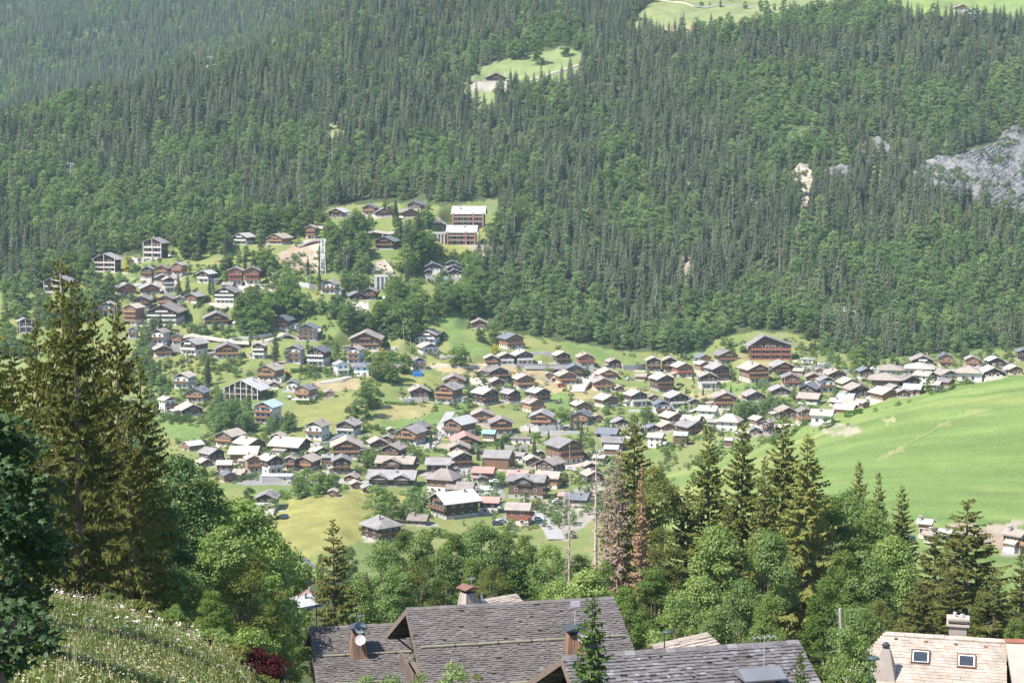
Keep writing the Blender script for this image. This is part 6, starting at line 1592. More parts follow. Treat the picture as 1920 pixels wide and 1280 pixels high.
def near_roof(name, label, cat, Lpx, Rpx, YL, pitch, front, rear, exp_, sw, mk, zr=8.0, logs=(), wallm='dark_board', over=1.9, group='shingled chalets close below the viewpoint', thick=.075, gable=True, boards=True, regular=False, hip=0.0):
    """chalet seen from above; local x runs along the ridge, local -y falls towards the viewer"""
    Lw = at(Lpx[0], Lpx[1], YL); aR, tR = ray(*Rpx); YR_ = Lw.z / tR
    Rw = Vector((aR * YR_, YR_, Lw.z))
    d = Rw - Lw; Lr = d.length; rz = math.atan2(d.y, d.x)
    zb = Lw.z - zr
    o = empty(name, (Lw.x, Lw.y, zb), rz); tag(o, label, cat, group)
    M = Matrix.Translation(o.location) @ Matrix.Rotation(rz, 4, 'Z')
    tp = math.tan(R(pitch)); cp, sp = math.cos(R(pitch)), math.sin(R(pitch))
    # structural roof slab
    b = MB(); t = .30
    b.prism([(-front, zr - front*tp - t), (0, zr - t), (rear, zr - rear*tp - t), (rear, zr - rear*tp), (0, zr), (-front, zr - front*tp)], 0, Lr, 0, 'x')
    if hip:
        b = MB(); q = [(-front, -hip * front), (0, 0), (rear, .3 * rear)]
        top = [(xl, y, zr - abs(y)*tp) for y, xl in q]; tr_ = [(Lr, y, zr - abs(y)*tp) for y, xl in q]
        dn = lambda p: (p[0], p[1], p[2] - t)
        for i in (0, 1):
            b.poly([top[i], tr_[i], tr_[i+1], top[i+1]]); b.poly([dn(top[i+1]), dn(tr_[i+1]), dn(tr_[i]), dn(top[i])]); b.poly([tr_[i], dn(tr_[i]), dn(tr_[i+1]), tr_[i+1]])
        b.poly([top[1], top[0], dn(top[0]), dn(top[1])]); b.poly([top[2], top[1], dn(top[1]), dn(top[2])]); b.poly([top[0], dn(top[0]), dn(tr_[0]), tr_[0]]); b.poly([tr_[2], dn(tr_[2]), dn(top[2]), top[2]])
    roof = b.build('roof', MAT['dark_board'], o)
    if boards:
        for x0 in (-.06, Lr):                                     # barge boards along both verges
            for s in (-1, 1):
                ln = front if s < 0 else rear
                b = MB(); q = [(0, zr + .03), (s*ln, zr - ln*tp + .03), (s*ln, zr - ln*tp - .42), (0, zr - .42)]
                b.prism(q if s > 0 else q[::-1], x0, x0 + .06, 0, 'x'); b.build('barge_board', MAT['old_board'], o)
    # walls under the roof
    b = MB(); wf, wr = front - over * .8, rear - over * .8
    b.prism([(-wf, -6), (wr, -6), (wr, zr - wr*tp - t - .02), (0, zr - t - .02), (-wf, zr - wf*tp - t - .02)], over, Lr - over, 0, 'x')
    b.build('wall', MAT[wallm], o)
    if gable:
        for y in (-wf * .98, -wf * .5, 0, wr * .5, wr * .98):     # purlins carrying the overhang
            z = zr - abs(y) * tp - t - .32
            b = MB(); b.box(.15, over + .3, y - .14, y + .14, z, z + .30); b.build('purlin', MAT['old_board'], o)
            if abs(y) > .1:
                b = MB(); b.tube((over + .02, y, z - 1.5), (.5, y, z + .02), .08, .08, 4); b.build('brace', MAT['old_board'], o)
        n = int(rear / 1.1)
        for i in range(n):                                        # pale rafter ends under the rear verge
            y = (i + .7) * rear / n
            b = MB(); z = zr - y*tp - t; b.box(.1, 1.5, y - .07, y + .07, z - .16, z - .01); b.build('rafter', MAT['grey_board'], o)
    # shingles of the slope in view
    S = front / cp
    rows = int(S / exp_)
    Vs = []; info = []
    for i in range(rows):
        s0 = S - i * exp_
        x_min = -.04 - hip * s0 * cp
        x = x_min - (0 if regular else random.uniform(0, sw)) - (sw * .5 if regular and i % 2 else 0)
        while x < Lr + .04:
            w = sw * (1 if regular else random.uniform(.55, 1.5)); xa, xb = max(x, x_min), min(x + w, Lr + .06)
            if xb - xa > .05:
                if random.random() > .012 or regular: info.append(((xa + xb) / 2, s0 - exp_ * .55 + (0 if regular else random.uniform(-.012, .012)), xb - xa - .012, random.random(), random.uniform(.75, 1.5)))
            x += w
    info = np.array(info)
    th2 = R(pitch) - math.atan2(thick * .9, exp_ * 1.12)          # each course lies on the one below
    yy = -info[:, 1] * cp; zz = zr - info[:, 1] * sp + .012
    wp = np.array([M @ Vector((a, b_, c_)) for a, b_, c_ in zip(info[:, 0], yy, zz)])
    spx, spy = project(wp[:, 0], wp[:, 1], wp[:, 2])
    seen = (spx > 2) & (spx < 1918) & (spy < 1276)
    order_ = np.argsort(np.where(seen, 0, 1e6) - spy)[:300]
    pick = np.zeros(len(info), bool); pick[order_] = True
    sm = SH.mesh('shingle', MAT[mk])
    pname = 'tile' if regular else 'shingle'
    sm.name = pname
    for i in order_:
        link(pname, sm, o, (info[i, 0], yy[i], zz[i]), (th2, 0, 0), (info[i, 2], exp_ * 1.12, thick * info[i, 4]))
    rest = np.nonzero(~pick)[0]
    if len(rest) == 0: rest = np.array([0])
    ub = np.array(SH.v); uf = np.array(SH.f); c2, s2 = math.cos(th2), math.sin(th2)
    B = ub[None] * np.stack([info[rest, 2], np.full(len(rest), exp_ * 1.12), thick * info[rest, 4]], 1)[:, None, :]
    B2 = np.stack([B[..., 0], B[..., 1] * c2 - B[..., 2] * s2, B[..., 1] * s2 + B[..., 2] * c2], -1) + np.stack([info[rest, 0], yy[rest], zz[rest]], 1)[:, None, :]
    F = (uf[None] + (np.arange(len(rest)) * 8)[:, None, None]).reshape(-1, 4)
    me = npmesh('shingles', B2.reshape(-1, 3), F, MAT[mk])
    ta = me.attributes.new('tone', 'FLOAT', 'POINT'); ta.data.foreach_set('value', np.repeat(info[rest, 3], 8).astype(np.float32))
    tag(link('further_' + pname + 's', me, o), kind='stuff')
    # ridge caps
    x = -.05; rc = MB(); k_ = .34
    while x < Lr:
        w = min(.62, Lr - x + .05)
        b = MB(); j = random.uniform(-.01, .02)
        b.prism([(-k_*cp, zr - k_*sp + .09 + j), (0, zr + .10 + j), (k_*cp, zr - k_*sp + .09 + j), (k_*cp, zr - k_*sp + .13 + j), (0, zr + .15 + j), (-k_*cp, zr - k_*sp + .13 + j)][::-1], x, x + w - .015, 0, 'x')
        b.build('ridge_cap', MAT[mk], o); x += .62
    # snow guard logs with iron hooks
    for (x0, x1, y_) in logs:
        s_ = y_
        yl = -s_ * cp; zl = zr - s_ * sp + .17
        b = MB(); b.tube((x0, yl, zl), (x1, yl, zl), .10, .09, 8); lg = b.build('snow_guard_log', MAT['log_green'], o)
        nb = max(1, int((x1 - x0) / 2.2)); 
        for i in range(nb):
            x = x0 + (i + .6) * (x1 - x0) / nb
            h = MB(); h.box(x - .03, x + .03, yl - .16, yl - .12, zl - .22, zl + .16); h.box(x - .03, x + .03, yl - .12, yl + .5, zl - .20, zl - .16)
            h.build('hook', MAT['dark_metal'], lg)
    return o, Lr, zr, tp, cp, sp

def loc_of(o, zr, tp, px, py):
    """local (x, y) on the front slope of a near roof seen at a photo pixel"""
    a, t = ray(px, py); dv = Vector((a, 1, t))
    Mi = (Matrix.Translation(o.location) @ Matrix.Rotation(o.rotation_euler.z, 4, 'Z')).inverted()
    p0 = Mi @ Vector((0, 0, 0)); p1 = Mi @ dv; dd = p1 - p0
    # z = zr + y*tp  (front, y<0)
    k_ = (zr + p0.y * tp - p0.z) / (dd.z - dd.y * tp)
    return p0.x + k_ * dd.x, p0.y + k_ * dd.y

def board_chimney(o, x, y, zr, tp, w0, w1, h, mk, capm, name='chimney', legs=True):
    """tapering boarded chimney standing on the slope"""
    zb = zr - abs(y) * tp - .3
    c = MB()
    ch = link('chimney', None, o) if False else None
    b = MB(); n = 6
    lo = [(x - w0, y - w0, zb - .4), (x + w0, y - w0, zb - .4), (x + w0, y + w0, zb), (x - w0, y + w0, zb)]
    hi = [(x - w1, y - w1, zb + h), (x + w1, y - w1, zb + h), (x + w1, y + w1, zb + h), (x - w1, y + w1, zb + h)]
    for i in range(4):
        j = (i + 1) % 4
        b.poly([lo[i], lo[j], hi[j], hi[i]])
    b.poly(hi)
    core = b.build('chimney', MAT['dark_board'], o)
    for i in range(4):
        j = (i + 1) % 4
        L0, L1, H0, H1 = Vector(lo[i]), Vector(lo[j]), Vector(hi[i]), Vector(hi[j])
        nrm = (L1 - L0).cross(H0 - L0).normalized() * .035
        for q in range(n):
            f0, f1 = q / n + .012, (q + 1) / n - .012
            p = [L0.lerp(L1, f0), L0.lerp(L1, f1), H0.lerp(H1, f1), H0.lerp(H1, f0)]
            m_ = MB(); m_.poly([v + nrm for v in p])
            for u in range(4): m_.poly([p[u], p[(u+1) % 4], p[(u+1) % 4] + nrm, p[u] + nrm])
            m_.build('board', MAT[mk], core)
    b = MB()
    for sx in (-1, 1):
        for sy in (-1, 1): b.box(x + sx*w1*.8 - .05, x + sx*w1*.8 + .05, y + sy*w1*.8 - .05, y + sy*w1*.8 + .05, zb + h, zb + h + .32)
    q = w1 + .28; zc = zb + h + .32
    b.prism([(x - q, zc), (x + q, zc), (x + q, zc + .06), (x, zc + .30), (x - q, zc + .06)], y - q, y + q)
    b.build('cap', MAT[capm], core)
    return core, zb + h

def dish(parent, c, r, m, face=(-.1, -1, .35)):
    f = Vector(face).normalized(); e1 = f.orthogonal().normalized(); e2 = f.cross(e1)
    V = []; F = []; n = 18; rings = 4
    for k_ in range(rings + 1):
        rr = r * k_ / rings
        for i in range(n):
            a = 2 * math.pi * i / n
            V.append(tuple(Vector(c) + e1 * (rr * math.cos(a)) + e2 * (rr * math.sin(a)) + f * (.22 * rr * rr / r)))
    for k_ in range(rings):
        for i in range(n):
            j = (i + 1) % n
            F.append((k_*n+i, k_*n+j, (k_+1)*n+j, (k_+1)*n+i))
    o = link('satellite_dish', npmesh('satellite_dish', V, np.array(F), MAT[m], smooth=True), parent)
    b = MB(); tip = Vector(c) + f * (r * 1.0) - Vector((0, 0, r * .35))
    b.tube(tuple(Vector(c) - Vector((0, 0, r * .95))), tuple(tip), .018, .018, 4); b.box(tip.x - .04, tip.x + .04, tip.y - .04, tip.y + .08, tip.z - .04, tip.z + .05)
    b.tube(tuple(Vector(c) - f * .02), tuple(Vector(c) - f * .25 - Vector((0, 0, r * 1.3))), .03, .03, 5)
    if parent.parent is not None and parent.parent.parent is None: b.build('dish_arm', MAT['metal_grey'], parent)
    return o
def aerial(parent, x, y, z0, h, n=5, w=.5, m='metal_grey'):
    b = MB(); b.tube((x, y, z0), (x, y, z0 + h), .03, .022, 5)
    b.tube((x - w, y, z0 + h - .12), (x + w, y, z0 + h - .12), .014, .014, 4)
    for i in range(n):
        xx = x - w + 2 * w * i / (n - 1); q = .28 + .12 * i / n
        b.tube((xx, y - q, z0 + h - .12), (xx, y + q, z0 + h - .12), .01, .01, 4); b.tube((xx, y, z0 + h - .12 - q * .5), (xx, y, z0 + h - .12 + q * .5), .01, .01, 4)
    return b.build('aerial', MAT[m], parent)
def balcony(o, x0, x1, y0, y1, z, open_x=True):
    """boarded balcony standing out of the gable (local -x side)"""
    b = MB(); b.box(x0, x1, y0, y1, z - .14, z); b.build('balcony_floor', MAT['old_board'], o)
    b = MB(); b.box(x0 - .06, x0 + .04, y0, y1, z + .98, z + 1.08); b.box(x0 + .04, x1, y0 - .05, y0 + .05, z + .98, z + 1.08)
    b.box(x0 - .05, x0 + .03, y0, y1, z + .05, z + .14); b.box(x0 + .03, x1, y0 - .04, y0 + .04, z + .05, z + .14)
    b.build('handrail', MAT['old_board'], o)
    mb = MB(); mb.box(-.025, .025, -.075, .075, 0, .84); me = mb.mesh('baluster', MAT['old_board'])
    y = y0 + .1
    while y < y1: link('baluster', me, o, (x0 - .01, y, z + .14)); y += .2
    x = x0 + .15
    while x < x1: link('baluster', me, o, (x, y0, z + .14), (0, 0, R(90))); x += .2

# left small chalet
A, ALr, zr, tp, cp, sp = near_roof('chalet', 'small shingled chalet at the left with two satellite dishes on its chimney', 'chalet', (582, 1178), (762, 1169), 152, 24, 10, 7, .23, .27, 'shingle_brown', zr=8,
    logs=[(.4, 4.2, 4.0), (4.6, 8.6, 4.0), (.9, 6.6, 7.6)], over=2.0)
x, y = loc_of(A, zr, tp, 672, 1225)
ch, zt = board_chimney(A, x, y, zr, tp, .78, .46, 2.3, 'warm_board', 'dark_metal')
dish(ch, (x + .05, y - .62, zt + .45), .52, 'dish_blue', (.25, -1, .2)); dish(ch, (x + .08, y - .95, zt - .55), .46, 'dish_grey', (-.2, -1, .45))
aerial(ch, x + .1, y, zt + .25, 1.2, 4, .4)
balcony(A, .2, 2.0, -4.2, 3.0, 3.4)
b = MB(); b.box(1.92, 1.99, -1.4, -.5, 3.5, 5.5); b.build('door', MAT['brown_timber'], A)
# central chalet
B_, BLr, zr, tp, cp, sp = near_roof('chalet', 'large central chalet with the widest shingled roof and snow guard logs', 'chalet', (762, 1142), (1150, 1121), 128, 24, 11, 10.5, .23, .27, 'shingle_brown', zr=9,
    logs=[(.35, 4.4, 4.6), (4.5, 9.4, 4.6), (9.5, 15.4, 4.6), (11.6, 12.9, 6.9), (.6, 5.6, 9.0), (6.0, 9.4, 9.0), (14.3, 16.2, 6.6)], over=2.2)
x, y = loc_of(B_, zr, tp, 1078, 1222)
ch, zt = board_chimney(B_, x, y, zr, tp, .8, .5, 1.7, 'warm_board', 'dark_metal')
dish(ch, (x + .3, y - .75, zt - .1), .45, 'dish_grey', (.3, -1, .4))
b = MB(); b.tube((x, y, zt), (x, y, zt + 2.3), .03, .025, 5); b.box(x - .35, x + .35, y - .05, y - .02, zt + 1.9, zt + 2.35); b.build('aerial', MAT['dish_grey'], ch)
balcony(B_, -.5, 2.2, -6.5, .2, 4.95)
for yy in (-3.6, -2.0):
    b = MB(); b.box(2.10, 2.19, yy - .45, yy + .45, 5.0, 6.7, 0); b.build('door', MAT['white_plaster'], B_)
# lower right chalet
C_, CLr, zr, tp, cp, sp = near_roof('chalet', 'lower right chalet with grey shingled roof and dark blue chimney hood', 'chalet', (1054, 1233), (1496, 1203), 99, 25, 9, 8.5, .27, .30, 'shingle_slate', zr=8, over=2.0)
x, y = loc_of(C_, zr, tp, 1425, 1283)
b = MB(); zc = zr + y * tp
b.box(x - .75, x + .75, y - .5, y + .5, zc - .5, zc + .55); ch = b.build('chimney', MAT['old_board'], C_)
b = MB(); b.prism([(y - .95, zc + .48), (y + .95, zc + .48), (y + .95, zc + .56), (y + .2, zc + .95), (y - .95, zc + .56)], x - 1.25, x + 1.25, 0, 'x'); b.build('cap', MAT['roof_d'], ch)
aerial(ch, x + .3, y + .2, zc + .7, 2.1, 5, .65)
# tan tiled roof at the right, and its neighbour
D_, DLr, zr, tp, cp, sp = near_roof('house', 'tan tiled roof at the lower right with two skylights', 'house', (1661, 1187), (1886, 1202), 112, 22, 9.5, 7, .30, .62, 'tile_tan', zr=8, wallm='cream_plaster', over=.7, gable=False, group='tiled houses at the lower right', thick=.035, boards=False, regular=True, hip=.52)
for px, py, w, h in ((1726, 1233, .5, .58), (1812, 1241, .5, .58)):
    x, y = loc_of(D_, zr, tp, px, py); z = zr + y * tp
    Mx = Matrix.Translation((x, y, z)) @ Matrix.Rotation(math.atan(tp), 4, 'X')
    b = MB()
    for (x0, x1, y0, y1) in ((-w - .08, w + .08, -h - .1, -h), (-w - .08, w + .08, h, h + .1), (-w - .08, -w, -h, h), (w, w + .08, -h, h)): b.box(x0, x1, y0, y1, 0, .17, 0, M=Mx)
    sk = b.build('skylight', MAT['dark_timber' if px < 1800 else 'brown_timber'], D_)
    b = MB(); b.box(-w, w, -h, h, .02, .11, 0, M=Mx)
    b.build('pane', MAT['glass'], sk)
    b = MB()
    for (x0, x1, y0, y1) in ((-w + .01, w - .01, -h + .01, -h + .08), (-w + .01, w - .01, h - .08, h - .01), (-w + .01, -w + .07, -h + .08, h - .08), (w - .07, w - .01, -h + .08, h - .08)): b.box(x0, x1, y0, y1, .113, .135, 0, M=Mx)
    b.build('sash', MAT['white_metal'], sk)
x, y = loc_of(D_, zr, tp, 1660, 1266); zb = zr + y * tp
b = MB(); w0, w1, h = .68, .24, 1.75
lo = [(x - w0, y - w0, zb - .5), (x + w0, y - w0, zb - .5), (x + w0, y + w0, zb + .2), (x - w0, y + w0, zb + .2)]; hi = [(x - w1, y - w1, zb + h), (x + w1, y - w1, zb + h), (x + w1, y + w1, zb + h), (x - w1, y + w1, zb + h)]
for i in range(4): b.poly([lo[i], lo[(i+1) % 4], hi[(i+1) % 4], hi[i]])
b.poly(hi); ch = b.build('chimney', MAT['brick_chimney'], D_)
b = MB(); b.tube((x, y, zb + h), (x, y, zb + h + .12), .2, .2, 10); b.tube((x, y, zb + h + .14), (x, y, zb + h + .24), .26, .26, 10); b.tube((x, y, zb + h + .26), (x, y, zb + h + .36), .2, .14, 10); b.build('cowl', MAT['dark_metal'], ch)
x, y = DLr * .60, 1.4; zb = zr - y * tp
b = MB(); b.box(x - .55, x + .55, y - .45, y + .45, zb - .5, zb + 1.05); ch = b.build('chimney', MAT['brick_chimney'], D_)
for k_, (w, z) in enumerate(((.72, 1.07), (.58, 1.3), (.72, 1.46))):
    b = MB(); b.box(x - w, x + w, y - w * .8, y + w * .8, zb + z, zb + z + .13); b.build('slab', MAT['beige_stone'], ch)
b = MB(); b.tube((x - .2, y, zb + 1.59), (x - .2, y, zb + 1.9), .12, .12, 8); b.tube((x + .25, y, zb + 1.59), (x + .25, y, zb + 1.8), .12, .12, 8); b.build('flue', MAT['concrete'], ch)
for i in range(4):
    x, y = loc_of(D_, zr, tp, 1680 + i * 56, 1199 + i * 5); z = zr + y * tp
    b = MB(); b.box(x - .1, x + .1, y - .09, y + .09, z, z + .13); b.build('vent_tile', MAT['brown_timber'], D_)
# its neighbour: smooth beige roof
Lw = at(1884, 1201, 109.5); nb = empty('house', (Lw.x, Lw.y, Lw.z - 8), D_.rotation_euler.z + R(6)); tag(nb, 'smooth beige roof cut by the right edge beside the tan tiled one', 'house', 'tiled houses at the lower right')
b = MB(); t27 = math.tan(R(22)); b.prism([(-9.5, 8 - 9.5*t27), (0, 8), (7, 8 - 7*t27), (7, 7.7 - 7*t27), (0, 7.7), (-9.5, 7.7 - 9.5*t27)][::-1], 0.05, 11, 0, 'x'); b.build('roof', MAT['beige_smooth'], nb)
b = MB(); b.prism([(-8.8, -6), (6.3, -6), (6.3, 7.6 - 6.3*t27), (0, 7.6), (-8.8, 7.6 - 8.8*t27)], .5, 10.5, 0, 'x'); b.build('wall', MAT['cream_plaster'], nb)
b = MB(); b.prism([(-.25, 7.95), (0, 8.1), (.25, 7.95), (.25, 8.0), (0, 8.17), (-.25, 8.0)][::-1], 0.0, 11, 0, 'x'); b.build('ridge_cap', MAT['red_timber'], nb)
# tan ridge piece and chimney behind the central roof
E_, ELr, zr, tp, cp, sp = near_roof('chalet', 'pale shingled ridge rising behind the central roof, with capped chimney', 'chalet', (868, 1132), (968, 1115), 150, 24, 5, 6, .26, .34, 'tile_tan', zr=8, over=1.0, gable=False)
ch, zt = board_chimney(E_, .35, -.3, zr, tp, .72, .48, 1.5, 'grey_board', 'rust_cap')
dish(ch, (1.35, -.75, zt - .55), .5, 'dish_grey', (.8, -.6, .3)); aerial(ch, 1.0, .2, zt - .5, 1.6, 4, .35)
# beige roof behind the lower right chalet
F_, FLr, zr, tp, cp, sp = near_roof('house', 'beige worn roof peeping out behind the lower right chalet', 'house', (1222, 1211), (1325, 1188), 124, 22, 5.5, 5, .32, .45, 'tile_tan', zr=7, over=.6, gable=False, boards=False)
# blue-roofed house among the trees on the left, its grey shed, and the small hut
def small_house(label, px, py, w, h, yaw, wallm, roofm, Y, asp=1.3, name='house', cat='house'):
    p = cast(px, py, 170); Y = p.y; s = Y / FPX * 1.02
    o = empty(name, p, R(yaw) - math.atan2(p.x, p.y)); tag(o, label, cat)
    W = w * s; L = W * asp; rise = W * .24; ev = h * s - rise
    b = MB(); b.box(-W*.42, W*.42, -L*.44, L*.44, -3, ev, 0, skip='b'); b.prism([(-W*.42, ev), (W*.42, ev), (0, ev + rise * .86)], -L*.44, L*.44); b.build('wall', MAT[wallm], o)
    b = MB(); roof_mb(b, W, L, ev, rise * .86, W * .08, .16); r = b.build('roof', MAT[roofm], o)
    for x in (-W*.2, W*.2): link('window', WIN, o, (x, -L*.44 - .04, ev * .5), None, (W*.14, 1, W*.17))
    for y in (-L*.2, L*.15): link('window', WIN, o, (-W*.42 - .04, y, ev * .55), (0, 0, R(-90)), (W*.14, 1, W*.17)); link('window', WIN, o, (W*.42 + .04, y, ev * .55), (0, 0, R(90)), (W*.14, 1, W*.17))
    b = MB(); b.box(W*.1, W*.1 + .5, L*.2, L*.2 + .5, ev, ev + rise + .7); b.build('chimney', MAT['brick_chimney'], r)
    return o
small_house('orange-walled house with dark blue-grey roof among trees on the left', 545, 1112, 58, 64, -52, 'orange_timber', 'roof_d', 190, 1.25)
small_house('grey metal shed roof just below the blue-grey roofed house', 556, 1152, 58, 36, -58, 'grey_stone', 'roof_l', 172, 1.1, 'shed', 'shed')
small_house('little rusty red roofed lean-to behind the grey shed', 572, 1132, 26, 26, -50, 'red_timber', 'roof_r', 181, 1.1, 'shed', 'shed')
small_house('small pale-roofed hut among the lime trees behind the roofs', 758, 1122, 48, 32, 60, 'dark_timber', 'roof_b', 186, 1.1, 'hut', 'hut')

# street lamps near the roofs
def lamp(label, px, py, Y):
    p = at(px, py, Y); zg = float(terr(p.x, p.y))
    o = empty('street_lamp', (p.x, p.y, zg)); tag(o, label, 'street lamp', 'green street lamps by the roofs')
    h = p.z - zg
    b = MB(); b.tube((0, 0, -.3), (0, 0, h), .06, .045, 8); b.build('pole', MAT['lamp_green'], o)
    b = MB(); n = 12
    V = []; F = []
    for k_, (r, z) in enumerate(((.05, .14), (.25, .10), (.38, .0), (.30, -.05), (.05, -.07))):
        for i in range(n):
            an = 2 * math.pi * i / n; V.append((.22 + r * math.cos(an), r * math.sin(an) * .8, h + z))
    for k_ in range(4):
        for i in range(n): j = (i + 1) % n; F.append((k_*n+i, (k_+1)*n+i, (k_+1)*n+j, k_*n+j))
    link('lamp_head', npmesh('lamp_head', V, np.array(F), MAT['lamp_green'], smooth=True), o)
lamp('green street lamp between the central and lower right roofs', 1246, 1185, 116)
lamp('green street lamp left of the tan tiled roof', 1630, 1234, 96)
lamp('pale green street lamp left of the single olive spruce', 593, 1135, 152)
# ---------------------------------------------------------------- masts, poles, cars and other pieces of the village
def pole(label, px, py0, py1, m='metal_grey', r=.10, name='utility_pole', arm=True):
    p = cast(px, py1, 560); h = (py1 - py0) * (p.y * CP - p.z * SP) / FPX
    o = empty(name, p); tag(o, label, 'pole', 'poles of the village')
    b = MB(); b.tube((0, 0, -.5), (0, 0, h), r, r * .7, 6); b.build('shaft', MAT[m], o)
    if arm: b = MB(); b.box(-.8, .8, -.06, .06, h * .93, h * .93 + .14); b.build('crossarm', MAT['metal_grey'], o)
for a in [('tallest white pole rising left of the green lawn', 757, 600, 664), ('pale pole beside the broad brown chalet', 770, 632, 672), ('white pole right of the mast in the trees', 650, 478, 516), ('pale pole beside the white wall', 582, 496, 536), ('white pole below the twin red gables', 511, 510, 536),
 ('short pole left below the lattice mast', 411, 462, 482), ('white pole on the upper road by the red-brick flats', 793, 408, 430), ('pale pole below the upper road', 784, 456, 474), ('white pole below the pale blue house', 607, 690, 716), ('pole in front of the framed apartments', 532, 724, 746),
 ('pale pole above the tan field', 872, 668, 688), ('white pole at the white hotel', 835, 780, 800), ('grey pole beside the orange chalet with grey roof', 880, 712, 742), ('pole by the large brown pale-roofed chalet', 1393, 698, 722), ('pole before the reddish grey-roofed chalet', 1471, 704, 728),
 ('slim pole in front of the tan double-roofed house', 1502, 768, 798), ('white pole by the road under the forest', 1647, 668, 690), ('pale pole by the orange slate-roofed chalet', 1757, 680, 700), ('pole left of the white-based chalet with slate roof', 1291, 756, 778), ('pole beside the blue container', 752, 672, 688)]: pole(*a, arm=a[0].startswith(('tallest', 'white')))
p = cast(606, 512, 700); s = (p.y * CP - p.z * SP) / FPX; h = 64 * s
o = empty('lattice_mast', p); tag(o, 'white lattice telecom mast on the bare slope below the upper road', 'mast')
w0, w1 = 1.5, .9
for sx, sy in ((-1,-1),(1,-1),(1,1),(-1,1)):
    b = MB(); b.tube((sx*w0/1, sy*w0, -1), (sx*w1, sy*w1, h), .16, .13, 5); b.build('leg', MAT['white_metal'], o)
b = MB(); n = 9
for i in range(n):
    z0, z1 = h * i / n, h * (i + 1) / n; q0, q1 = w0 + (w1 - w0) * i / n, w0 + (w1 - w0) * (i + 1) / n
    c0 = [(-q0,-q0),(q0,-q0),(q0,q0),(-q0,q0)]; c1 = [(-q1,-q1),(q1,-q1),(q1,q1),(-q1,q1)]
    for k_ in range(4):
        j = (k_ + 1) % 4
        b.tube((*c0[k_], z0), (*c1[j], z1), .08, .08, 4, caps=False); b.tube((*c1[k_], z1), (*c1[j], z1), .08, .08, 4, caps=False)
b.build('bracing', MAT['white_metal'], o)
for i, (z, an) in enumerate(((.95, 0), (.9, 2.1), (.93, 4.2), (.7, 1))):
    b = MB(); b.box(-.25, .25, -.12, .12, -1.1, 1.1); b.build('antenna_panel', MAT['white_metal'], o, (1.5 * math.cos(an), 1.5 * math.sin(an), h * z), (0, 0, an))
# viaduct pieces: deck on piers
def viaduct(label, px0, px1, py, hpx, npier):
    a, b_ = cast(px0, py, 700), cast(px1, py, 700); s = (a.y * CP - a.z * SP) / FPX
    y = (a.y + b_.y) / 2 - 1.0; h = hpx * s; z = min(a.z, b_.z)
    o = empty('viaduct', ((a.x + b_.x) / 2, y, z)); tag(o, label, 'viaduct'); w = abs(b_.x - a.x)
    b = MB(); b.box(-w/2, w/2, -.4, 5, h - .7, h); b.build('deck', MAT['concrete'], o)
    b = MB(); b.box(-w/2, w/2, 1.0, 1.6, -3, h - .7); b.build('back_wall', MAT['grey_stone'], o)
    for i in range(npier):
        x = -w/2 + w * (i + .5) / npier; b = MB(); b.box(x - .55, x + .55, -.3, 1.0, -3, h - .7); b.build('pier', MAT['concrete'], o)
    b = MB(); b.box(-w/2, w/2, -.38, -.30, h, h + .9); b.build('parapet', MAT['window_frame'], o)
viaduct('concrete road viaduct on piers below the rocky cut', 702, 741, 541, 24, 5)
viaduct('short concrete bridge leading to the red-brick flats', 810, 837, 449, 13, 4)
p = cast(783, 704, 600); o = empty('container', p, .2); tag(o, 'bright blue shipping container below the white dark-gabled house', 'container')
b = MB(); b.box(-2.3, 2.3, -1.2, 1.2, -.5, 2.0); b.build('box', MAT['blue_paint'], o)
b = MB()
for i in range(14): b.box(-2.2 + i*.33, -2.05 + i*.33, -1.25, -1.2, .1, 1.9)
b.build('ribs', MAT['blue_paint'], o)
# lift pylons in the forest
for lab, px, py0, py1 in (('white chairlift pylon standing in the left forest', 133, 312, 336), ('pale chairlift pylon on the bare forest crest', 395, 112, 126)):
    p = cast(px, py1, 800); h = (py1 - py0) * (p.y * CP - p.z * SP) / FPX + 2
    o = empty('lift_pylon', p); tag(o, lab, 'pylon', 'chairlift pylons')
    b = MB(); b.tube((0, 0, -2), (0, 0, h), .4, .3, 8); b.build('shaft', MAT['metal_grey'], o)
    b = MB(); b.box(-2.2, 2.2, -.25, .25, h - .2, h + .2); b.build('crossarm', MAT['metal_grey'], o)
    for sx in (-2.0, 2.0):
        b = MB(); b.box(sx - .3, sx + .3, -2.2, 2.2, h - .9, h - .3); b.build('sheave_train', MAT['metal_grey'], o)
